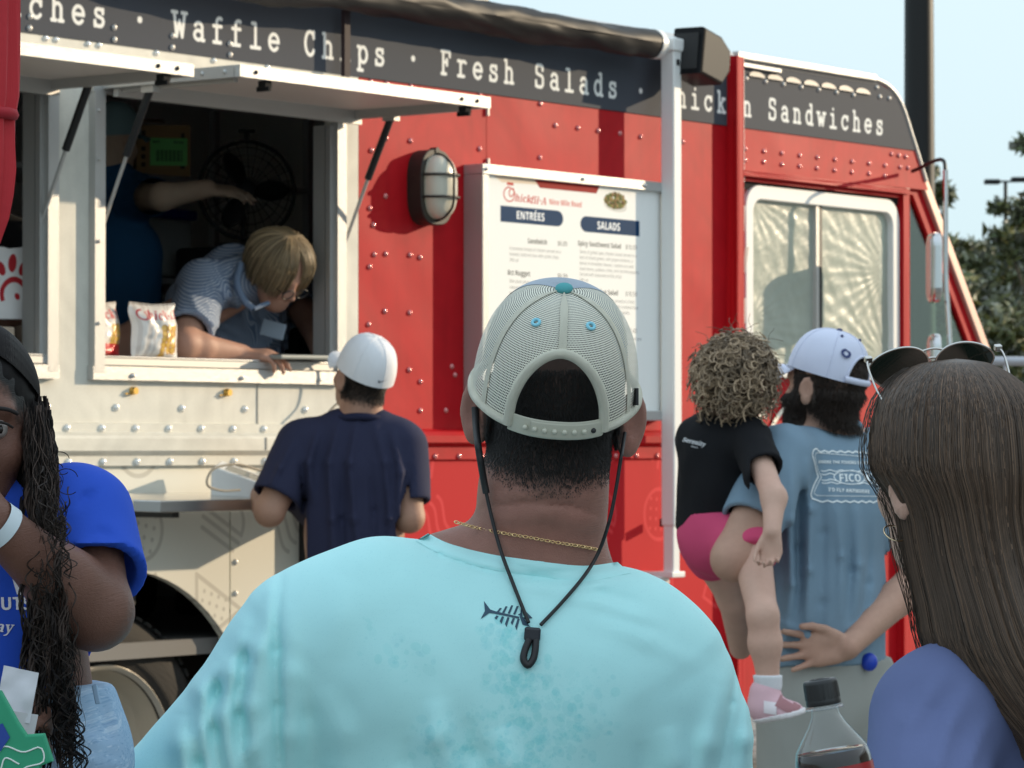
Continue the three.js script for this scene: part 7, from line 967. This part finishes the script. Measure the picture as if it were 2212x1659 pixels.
  const wr = ridges([[[q(165, 1225), q(215, 1205), q(260, 1212)], 0.004, 0.006], [[q(170, 1100), q(185, 1075), q(205, 1060)], -0.005, 0.005], [[q(100, 1400), q(160, 1420), q(212, 1440)], 0.006, 0.008], [[q(90, 1440), q(150, 1460), q(210, 1470)], 0.006, 0.008], [[q(80, 1380), q(150, 1395), q(215, 1405)], -0.005, 0.007], [[q(190, 1160), q(225, 1150), q(258, 1165)], -0.003, 0.006]]);
  const tb = uni(0.03, rc(P(-150, 1130), P(140, 1118), 0.052, 0.052), rc(sL, lerp3(sL, eL, 0.8), 0.062, 0.069), rc(sR, lerp3(sR, eR, 0.6), 0.062, 0.062), sq(P(-10, 1270), hip, 0.118, 0.13, [0, 0, 1], 0.78));
  const tee = (x, y, z) => { let d = tb(x, y, z) - (z > -3.94 ? wr(x, y) : 0) - 0.0022 * noise(x * 18, y * 12, z * 18); if (x > sL[0] - 0.05 && y < sL[1] - 0.03 && x > P(150, 0)[0]) d = smax(d, (x - hmL[0]) * dL[0] + (y - hmL[1]) * dL[1] + (z - hmL[2]) * dL[2] - 0.004, 0.003); d = smax(d, -cav(x, y, z), 0.003); return smax(d, hem - y, 0.004); };
  const tm = put('shirt', dress(gridOf(tee, [sL, sR, lerp3(sL, eL, 0.75), P(10, 1500)], 0.13, 0.005)), clothMat(col(0.025, 0.085, 0.52), { bs: 0.0002 }), 'royal blue T-shirt with white letters'), tx = canvasTex(256, 256, (g) => { g.clearRect(0, 0, 256, 256); g.fillStyle = '#e9e2e6'; g.font = 'bold 60px sans-serif'; g.save(); g.rotate(-0.06); g.fillText('SCOUTS', -30, 150); g.restore(); g.beginPath(); g.moveTo(120, 0); g.lineTo(160, 0); g.lineTo(176, 90); g.lineTo(150, 90); g.fill(); g.font = 'italic bold 50px serif'; g.fillText('Day', 40, 220); });
  part(tm, 'letter_print', patch(tee, P(-10, 1318, 3.7), [0.042, -0.002, 0], [0.001, 0.042, 0], [0, 0, -1], 14, 14, 0.0012).translate(-base[0], -base[1], -base[2]), mat(col(1, 1, 1), 0.8, { map: tx, transparent: true, alphaTest: 0.4 }));
  put('wristband', new THREE.CylinderGeometry(0.028, 0.0295, 0.016, 32, 1, true).applyQuaternion(new THREE.Quaternion().setFromUnitVectors(V(0, 1, 0), V(...nrm(sub3(wL, eL))))).translate(...lerp3(eL, wL, 0.93)), mat(col(0.6, 0.68, 0.72), 0.6), 'pale paper wristband');
  // jeans
  const denim = canvasTex(512, 512, (g) => { g.fillStyle = '#9db9d4'; g.fillRect(0, 0, 512, 512); for (let i = 0; i < 9000; i++) { g.fillStyle = ['rgba(255,255,255,.25)', 'rgba(90,130,175,.3)', 'rgba(60,100,150,.2)'][i % 3]; g.fillRect(rnd() * 512, rnd() * 512, 1.5, 5); } for (let i = 0; i < 40; i++) { g.fillStyle = `rgba(235,240,245,${rr(0.1, 0.35)})`; g.beginPath(); g.ellipse(rnd() * 512, rnd() * 512, rr(6, 30), rr(3, 12), rnd(), 0, 7); g.fill(); } }); denim.wrapS = denim.wrapT = THREE.RepeatWrapping; denim.repeat.set(5, 5);
  const jw = ridges([[[q(150, 1590), q(200, 1600), q(250, 1620)], 0.005, 0.006], [[q(140, 1630), q(200, 1640), q(255, 1655)], 0.005, 0.006], [[q(205, 1500), q(222, 1560), q(240, 1640)], -0.004, 0.005]]);
  put('trousers', dress(gridOf((x, y, z) => smax(uni(0.04, sq(P(10, 1540, 3.92), P(10, 1650, 3.92), 0.125, 0.132, [0, 0, 1], 0.8), rc(P(-70, 1650, 3.92), [P(-70, 0)[0], 0.5, -3.92], 0.098, 0.075), rc(P(92, 1650, 3.92), [P(92, 0)[0], 0.5, -3.92], 0.098, 0.075), rc([P(-70, 0)[0], 0.5, -3.92], [P(-70, 0)[0], 0.1, -3.92], 0.075, 0.066), rc([P(92, 0)[0], 0.5, -3.92], [P(92, 0)[0], 0.1, -3.92], 0.075, 0.066))(x, y, z) - (z > -3.95 ? jw(x, y) : 0) - 0.002 * noise(x * 24, y * 18, z * 24), y - P(0, 1478)[1], 0.004), [P(10, 1500), [P(92, 0)[0], 0.12, -3.92], [P(-70, 0)[0], 0.12, -3.92]], 0.14, 0.0075)), mat(col(1, 1, 1), 0.9, { map: denim, bumpMap: clothTile, bumpScale: 0.0005 }), 'light washed blue jeans');
  put('belt_loop', rbox(0.006, 0.022, 0.005, 0.0015).rotateZ(0.2).translate(...P(208, 1500, 3.835)), mat(hex('#9db9d4'), 0.9));
  for (const X of [-70, 92]) put('shoe', dress(gridOf(inter(uni(0.03, rc([P(X, 0)[0], 0.08, -3.92], [P(X, 0)[0], 0.05, -3.92], 0.048, 0.05), sq([P(X, 0)[0], 0.045, -3.92], [P(X, 0)[0], 0.03, -3.76], 0.048, 0.042, [0, 1, 0], 0.9)), half([0, 0.002, 0], [0, -1, 0])), [[P(X, 0)[0], 0.05, -3.92], [P(X, 0)[0], 0.03, -3.76]], 0.08, 0.01)), clothMat(col(0.6, 0.6, 0.6)));
  // white paper slip and green foam cut-out held at her side
  const ppt = thing('paper_slip', 'folded white paper slip held above the green foam cut-out', 'paper', P(36, 1500, 3.66)); { const g = new THREE.PlaneGeometry(0.04, 0.055, 8, 8), p = g.attributes.position; for (let i = 0; i < p.count; i++) p.setZ(i, 0.006 * Math.sin(p.getX(i) * 90) + 0.004 * noise(p.getX(i) * 60, p.getY(i) * 60, 1)); g.computeVertexNormals(); part(ppt, 'sheet', g.rotateZ(-0.18), mat(col(0.66, 0.64, 0.68), 0.8)); part(ppt, 'fold', new THREE.PlaneGeometry(0.03, 0.022).rotateY(0.5).rotateZ(-0.2).translate(0.008, -0.03, 0.006), mat(col(0.6, 0.58, 0.6), 0.8)); }
  const gt = thing('foam_cutout', 'green foam cut-out with white outline print held by the woman in blue', 'foam toy', P(30, 1600, 3.6)); const gp = (X, Y) => { const p = P(X, Y, 3.6), o = P(30, 1600, 3.6); return [p[0] - o[0], p[1] - o[1]]; };
  part(gt, 'foam_board', extrude([gp(-60, 1490), gp(2, 1495), gp(38, 1560), gp(58, 1590), gp(95, 1588), gp(112, 1640), gp(86, 1650), gp(86, 1720), gp(-60, 1720)], 0.012, { bevel: 0.002 }), mat(col(0.03, 0.3, 0.16), 0.8, { bumpMap: grainBump, bumpScale: 0.0006 }));
  const wl = mat(col(0.75, 0.78, 0.75), 0.7), ln = (pts) => part(gt, 'outline_print', tube(pts.map(([X, Y]) => [...gp(X, Y), 0.0145]), 0.0009, 24, 5), wl); ln([[-10, 1650], [12, 1610], [55, 1622], [92, 1612], [98, 1642], [60, 1655], [40, 1672]]); ln([[6, 1660], [16, 1635], [46, 1648]]); ln([[40, 1672], [20, 1690], [-20, 1690]]); part(gt, 'blue_patch', extrude([gp(-20, 1570), gp(10, 1560), gp(26, 1590), gp(6, 1620), gp(-20, 1615)], 0.001).translate(0, 0, 0.0145), mat(col(0.02, 0.06, 0.3), 0.8));
}
// ---------------------------------------------------------------- people inside the truck
{
  const D = 11.15, P = (X, Y, d = D) => A(X, Y, d), fl = 0.87, base = [...T(-1.55, fl, -0.75)], w = person('blonde worker with glasses in a checked shirt leaning over the tablet in the window', base), put = w.userData.put;
  const skin = [0.5, 0.27, 0.19], sk = skinCol(skin, 0.1), H = frame(PW(600, 588, -0.1), -2.25, -0.72, -0.12), nb = PW(548, 602, -0.22), sR = PW(440, 618, -0.26), eR = PW(396, 745, -0.1), wR = PW(522, 764, -0.06), sL = PW(632, 640, -0.42), eL = PW(676, 705, -0.3), wL = PW(694, 766, -0.14), waist = T(-1.5, 1.62, -0.5), hips = T(-1.6, 1.62, -0.75);
  const hd = uni(0.02, headField(H, 0.98), rc(H.at(0, -0.06, -0.03), nb, 0.052, 0.058), rc(nb, sR, 0.055, 0.05), rc(nb, sL, 0.055, 0.05));
  const aR = uni(0.015, rc(sR, eR, 0.056, 0.05), rc(eR, lerp3(eR, wR, 0.3), 0.05, 0.046), rc(lerp3(eR, wR, 0.3), wR, 0.046, 0.031), handField(wR, [1, -0.06, 0.1], [0.1, 1, 0.3], -1, 0.98, [0.5, 0.45, 0.55, 0.7], [0.5, 0.5], 0.08)), aL = uni(0.015, rc(sL, eL, 0.054, 0.046), rc(eL, wL, 0.045, 0.03), handField(wL, [0.3, -0.3, 0.8], [0.1, 1, 0.3], 1, 0.9, [0.5, 0.5, 0.5, 0.5]));
  const lower = uni(0.04, sq(nb, hips, 0.07, 0.1, [0, 0, 1], 0.8), rc(add3(hips, [-0.08, 0, 0]), [hips[0] - 0.09, fl + 0.42, hips[2]], 0.09, 0.06), rc(add3(hips, [0.08, 0, 0]), [hips[0] + 0.09, fl + 0.42, hips[2]], 0.09, 0.06), rc([hips[0] - 0.09, fl + 0.42, hips[2]], [hips[0] - 0.09, fl + 0.05, hips[2]], 0.06, 0.045), rc([hips[0] + 0.09, fl + 0.42, hips[2]], [hips[0] + 0.09, fl + 0.05, hips[2]], 0.06, 0.045));
  put('body', join([dress(gridOf(hd, [H.c, nb], 0.15, 0.006), sk), dress(gridOf(aR, [sR, eR, wR, add3(wR, [0.18, 0, 0.02])], 0.08, 0.006), sk), dress(gridOf(aL, [sL, eL, wL, add3(wL, [0, -0.12, 0])], 0.08, 0.007), sk), dress(gridOf(lower, [nb, hips, [hips[0], fl + 0.05, hips[2]]], 0.2, 0.016), sk)]), skinMat());
  const ging = canvasTex(256, 256, (g) => { g.fillStyle = '#dfe4ea'; g.fillRect(0, 0, 256, 256); for (let i = 0; i < 16; i++) { g.fillStyle = 'rgba(60,85,120,.5)'; g.fillRect(i * 16, 0, 8, 256); g.fillRect(0, i * 16, 256, 8); } }); ging.wrapS = ging.wrapT = THREE.RepeatWrapping; ging.repeat.set(9, 9);
  const q = (X, Y) => { const p = P(X, Y); return [p[0], p[1]]; }, wr = ridges([[[q(520, 640), q(535, 690), q(540, 730)], -0.014, 0.012], [[q(480, 590), q(500, 640), q(520, 700)], 0.012, 0.014], [[q(420, 640), q(450, 690), q(500, 720)], 0.01, 0.012], [[q(590, 700), q(560, 740), q(520, 752)], 0.012, 0.012], [[q(640, 690), q(600, 735), q(560, 750)], -0.01, 0.012]]);
  const hmR = lerp3(sR, eR, 0.8), dR = nrm(sub3(eR, sR)), hmL = lerp3(sL, eL, 0.5), dL = nrm(sub3(eL, sL)), cav = uni(0.01, rc(lerp3(sR, eR, 0.5), lerp3(sR, eR, 1.1), 0.062, 0.066), rc(lerp3(sL, eL, 0.2), eL, 0.058, 0.06));
  const tb = uni(0.04, rc(sR, lerp3(sR, eR, 0.85), 0.08, 0.082), rc(sL, lerp3(sL, eL, 0.6), 0.074, 0.07), rc(nb, sR, 0.08, 0.085), rc(PW(500, 590, -0.34), PW(420, 660, -0.4), 0.1, 0.1), rc(nb, sL, 0.07, 0.07), sq(PW(530, 655, -0.42), PW(560, 735, -0.45), 0.14, 0.13, [0.4, 0, 0.9], 0.85), sq(PW(545, 725, -0.45), hips, 0.13, 0.16, [0, 0, 1], 0.85));
  const shirt = (x, y, z) => { let d = tb(x, y, z) - wr(x, y) - 0.004 * noise(x * 14, y * 14, z * 14); const a = (x - hmR[0]) * dR[0] + (y - hmR[1]) * dR[1] + (z - hmR[2]) * dR[2], b = (x - hmL[0]) * dL[0] + (y - hmL[1]) * dL[1] + (z - hmL[2]) * dL[2]; if (x < sR[0] + 0.07 && z > sR[2] - 0.05) d = smax(d, a, 0.004); if (x > sL[0] - 0.01) d = smax(d, b, 0.004); return smax(d, -cav(x, y, z), 0.003); };
  put('shirt', dress(gridOf(shirt, [sR, sL, eR, lerp3(sL, eL, 0.7), hips, nb], 0.17, 0.0075), null, (x, y, z) => [(x + z * 0.5) * 1.0, y + 0.3 * z]), mat(col(0.66, 0.69, 0.74), 0.85, { map: ging }), 'blue and white checked short-sleeved shirt');
  put('collar', merge([tube([[520, 570], [512, 610], [528, 650], [548, 668]].map(([X, Y], i) => PW(X, Y, -0.16 + i * 0.025)), 0.012, 16, 6), tube([[548, 668], [565, 660], [580, 655]].map(([X, Y]) => PW(X, Y, -0.08)), 0.008, 10, 6)]), mat(col(0.42, 0.5, 0.6), 0.85, { map: ging }));
  put('name_tag', rbox(0.085, 0.055, 0.006, 0.003).rotateZ(-0.25).rotateY(-0.3).translate(...PW(590, 712, -0.2)), mat(col(0.4, 0.47, 0.55), 0.8));
  // blonde bob: strands from a crown line falling to the jaw, hanging with gravity
  const list = []; for (let i = 0; i < 3200; i++) { const a = rr(-2.75, 2.75), k = rr(0.98, 1.08), L = rr(0.62, 1.06), p = []; const cr = [rr(-0.02, 0.02), 0, 0]; for (let j = 0; j <= 14; j++) { const t = j / 14 * L, e = Math.PI / 2 * (1 - t * 1.25), r = Math.cos(Math.max(-0.35, e)), f = -Math.cos(a) * 0.104 * r - 0.014, x = Math.sin(a) * 0.083 * r, u = 0.032 + 0.1 * Math.sin(Math.max(-0.3, e)) - Math.max(0, t - 0.72) * 0.14; const bulge = 1 + 0.1 * Math.sin(Math.min(1, t) * Math.PI); p.push(H.at(x * k * bulge + cr[0], u * k, f * k * bulge)); } const v = rr(0.55, 1.35), dk = rnd() < 0.3 ? 0.5 : 1; list.push({ p, r: 0.0013, c: [0.42 * v * dk, 0.31 * v * dk, 0.18 * v * dk] }); }
  put('hair', strands(list), mat(col(1, 1, 1), 0.45, { vertexColors: true }), 'chin-length blonde hair'); put('hair_under', dress(gridOf(inter(el(H.at(0, 0.03, -0.018), [0.08, 0.098, 0.102], H.M), (x, y, z) => H.loc([x, y, z])[2] - 0.045, 0.005), [H.c], 0.14, 0.007), () => [0.2, 0.13, 0.065]), mat(col(1, 1, 1), 0.8, { vertexColors: true }));
  const gm = mat(col(0.02, 0.018, 0.018), 0.3), ring = (s) => { const o = []; for (let i = 0; i < 24; i++) { const a = i / 24 * 6.283; o.push(H.at(s * 0.032 + 0.024 * Math.cos(a), -0.006 + 0.017 * Math.sin(a), 0.108)); } return tube(o, 0.002, 40, 5, true); };
  const gl = put('eyeglasses', merge([ring(1), ring(-1), tube([H.at(-0.008, -0.002, 0.11), H.at(0, 0.0, 0.112), H.at(0.008, -0.002, 0.11)], 0.0013, 6, 5), tube([H.at(0.056, 0, 0.106), H.at(0.07, 0, 0.06), H.at(0.082, -0.002, -0.01)], 0.0013, 10, 5), tube([H.at(-0.056, 0, 0.106), H.at(-0.07, 0, 0.06), H.at(-0.082, -0.002, -0.01)], 0.0013, 10, 5)]), gm, 'thin dark eyeglasses');
  put('trousers', dress(gridOf(uni(0.04, sq(add3(hips, [0, 0.04, 0]), add3(hips, [0, -0.08, 0]), 0.165, 0.165, [0, 0, 1], 0.8), rc(add3(hips, [-0.08, -0.06, 0]), [hips[0] - 0.09, fl + 0.1, hips[2]], 0.105, 0.075), rc(add3(hips, [0.08, -0.06, 0]), [hips[0] + 0.09, fl + 0.1, hips[2]], 0.105, 0.075)), [add3(hips, [0, 0.1, 0]), [hips[0], fl + 0.1, hips[2]]], 0.2, 0.016)), clothMat(col(0.02, 0.025, 0.05))); for (const s of [-0.09, 0.09]) put('shoe', rbox(0.09, 0.06, 0.24, 0.025).translate(hips[0] + s, fl + 0.032, hips[2] + 0.06), MAT.black);
}
{ // worker in blue reaching across behind
  const D = 12.0, P = (X, Y, d = D) => A(X, Y, d), fl = 0.87, f0 = P(235, 500), base = [f0[0], fl, -D], w = person('worker in a dark blue shirt and pale cap reaching across inside the truck', base), put = w.userData.put, skin = [0.5, 0.36, 0.26], sk = skinCol(skin, 0.1);
  const H = frame(P(245, 305), -0.6, -0.1, 0), nb = P(240, 385), sR = P(295, 425, 11.95), eR = P(350, 425, 11.75), wR = P(448, 408, 11.8), sL = P(165, 450), eL = P(140, 620), hip = [f0[0], fl + 0.82, -D];
  const all = uni(0.03, headField(H, 0.98), rc(H.at(0, -0.06, -0.02), nb, 0.056, 0.06), rc(nb, sR, 0.055, 0.05), rc(nb, sL, 0.055, 0.05), sq(P(235, 540), hip, 0.15, 0.15, [0, 0, 1], 0.65), rc(sR, eR, 0.05, 0.045), rc(eR, wR, 0.045, 0.034), rc(sL, eL, 0.05, 0.045), rc(add3(hip, [-0.09, 0, 0]), [hip[0] - 0.1, fl + 0.05, -D], 0.085, 0.05), rc(add3(hip, [0.09, 0, 0]), [hip[0] + 0.1, fl + 0.05, -D], 0.085, 0.05)), hand = handField(wR, [1, -0.12, 0], [0, 1, 0.4], -1, 1, [0.25, 0.25, 0.3, 0.35], [0.3, 0.3], 0.02);
  put('body', dress(gridOf((x, y, z) => smin(all(x, y, z), hand(x, y, z), 0.01), [H.c, eL, wR, [hip[0], fl + 0.08, -D]], 0.2, 0.011), sk), skinMat());
  put('shirt', dress(gridOf((x, y, z) => uni(0.04, rc(nb, sR, 0.07, 0.075), rc(nb, sL, 0.07, 0.075), sq(P(235, 560), hip, 0.19, 0.18, [0, 0, 1], 0.65), rc(sR, lerp3(sR, eR, 0.65), 0.075, 0.07), rc(sL, eL, 0.075, 0.07))(x, y, z) - 0.004 * noise(x * 14, y * 8, z * 14), [nb, sR, sL, eL, hip], 0.14, 0.011)), clothMat(col(0.02, 0.09, 0.2)), 'dark blue work shirt');
  const cf = frame(H.at(0, 0.02, 0), -0.6, 0.1, 0), dome = capDome(cf, 0.09, 0.106, 0.12, {}), c = put('cap', dome.g, mat(col(0.2, 0.32, 0.34), 0.9), 'pale teal cap'); part(c, 'bill', visor(cf, 0.084, 0.1, 0.07, 0.01).translate(-base[0], -base[1], -base[2]), mat(col(0.1, 0.24, 0.27), 0.9)); put('trousers', dress(gridOf(uni(0.04, sq(add3(hip, [0, 0.06, 0]), hip, 0.16, 0.16, [0, 0, 1], 0.75), rc(add3(hip, [-0.09, 0, 0]), [hip[0] - 0.1, fl + 0.06, -D], 0.1, 0.07), rc(add3(hip, [0.09, 0, 0]), [hip[0] + 0.1, fl + 0.06, -D], 0.1, 0.07)), [add3(hip, [0, 0.1, 0]), [hip[0], fl + 0.08, -D]], 0.2, 0.018)), clothMat(col(0.01, 0.01, 0.014)));
}
{ // worker at the other window, arm and bag
  const D = 10.75, P = (X, Y, d = D) => A(X, Y, d), fl = 0.87, f0 = P(-40, 500), base = [f0[0], fl, -D], w = person('worker in black inside the other window handing out a white paper bag', base), put = w.userData.put, sk = skinCol([0.22, 0.11, 0.075], 0.1);
  const H = frame(P(-70, 380), Math.PI - 0.3, -0.3, 0), nb = P(-60, 470), sL = P(40, 530), eL = P(80, 660, 10.55), wL = P(10, 690, 10.4), sR = P(-160, 530), eR = P(-180, 700), hip = [f0[0], fl + 0.8, -D];
  const all = uni(0.03, headField(H, 0.98), rc(H.at(0, -0.06, -0.02), nb, 0.055, 0.06), rc(nb, sL, 0.055, 0.05), rc(nb, sR, 0.055, 0.05), sq(P(-60, 640), hip, 0.15, 0.15, [0, 0, 1], 0.65), rc(sL, eL, 0.052, 0.046), rc(eL, wL, 0.046, 0.03), rc(sR, eR, 0.05, 0.04), rc(add3(hip, [-0.09, 0, 0]), [hip[0] - 0.1, fl + 0.05, -D], 0.085, 0.05), rc(add3(hip, [0.09, 0, 0]), [hip[0] + 0.1, fl + 0.05, -D], 0.085, 0.05)), hand = handField(wL, [-0.6, 0.35, 0.3], [0.3, -0.4, 0.8], 1, 1, [0.8, 0.8, 0.8, 0.9]);
  put('body', dress(gridOf((x, y, z) => smin(all(x, y, z), hand(x, y, z), 0.01), [H.c, eL, wL, eR, [hip[0], fl + 0.08, -D]], 0.2, 0.011), sk), skinMat());
  put('shirt', dress(gridOf(uni(0.04, rc(nb, sR, 0.07, 0.075), rc(nb, sL, 0.07, 0.075), sq(P(-60, 650), hip, 0.18, 0.18, [0, 0, 1], 0.65), rc(sL, lerp3(sL, eL, 0.6), 0.072, 0.066), rc(sR, eR, 0.07, 0.06)), [nb, sR, sL, eL, hip], 0.14, 0.012)), clothMat(col(0.012, 0.012, 0.014)), 'black work shirt'); put('trousers', dress(gridOf(uni(0.04, sq(add3(hip, [0, 0.06, 0]), hip, 0.16, 0.16, [0, 0, 1], 0.75), rc(add3(hip, [-0.09, 0, 0]), [hip[0] - 0.1, fl + 0.06, -D], 0.1, 0.07), rc(add3(hip, [0.09, 0, 0]), [hip[0] + 0.1, fl + 0.06, -D], 0.1, 0.07)), [add3(hip, [0, 0.1, 0]), [hip[0], fl + 0.08, -D]], 0.2, 0.018)), clothMat(col(0.01, 0.01, 0.012)));
  const bp = P(28, 690, 10.35), b = thing('paper_bag', 'white paper bag with a red emblem held in the other window', 'bag', bp), tex = canvasTex(256, 256, (g) => { g.fillStyle = '#e9e6e4'; g.fillRect(0, 0, 256, 256); g.fillStyle = '#b8202a'; g.strokeStyle = '#b8202a'; for (const [x, y, r, a] of [[66, 78, 22, -0.6], [120, 58, 26, 0.1], [176, 76, 24, 0.7]]) { g.beginPath(); g.ellipse(x, y, r * 0.8, r * 1.25, a, 0, 7); g.fill(); } g.lineWidth = 20; g.beginPath(); g.arc(130, 178, 62, 2.9, 6.0); g.stroke(); g.beginPath(); g.arc(140, 176, 12, 0, 7); g.fill(); g.beginPath(); g.moveTo(196, 166); g.lineTo(232, 182); g.lineTo(198, 198); g.fill(); });
  const g = new THREE.BoxGeometry(0.17, 0.22, 0.08, 10, 12, 4), p = g.attributes.position; for (let i = 0; i < p.count; i++) { const y = p.getY(i) / 0.22 + 0.5; p.setX(i, p.getX(i) * (1 - 0.1 * y) + 0.006 * noise(p.getY(i) * 20, p.getZ(i) * 20, 2)); p.setZ(i, p.getZ(i) * (1 - 0.75 * y) + 0.007 * noise(p.getX(i) * 25, p.getY(i) * 25, 4)); p.setY(i, p.getY(i) + (y > 0.95 ? 0.015 * noise(p.getX(i) * 30, 1, 2) : 0)); } g.computeVertexNormals(); part(b, 'bag_body', g.rotateY(0.3).translate(0, 0.11, 0), mat(col(1, 1, 1), 0.8, { map: tex }));
}
renderer.render(scene, camera);
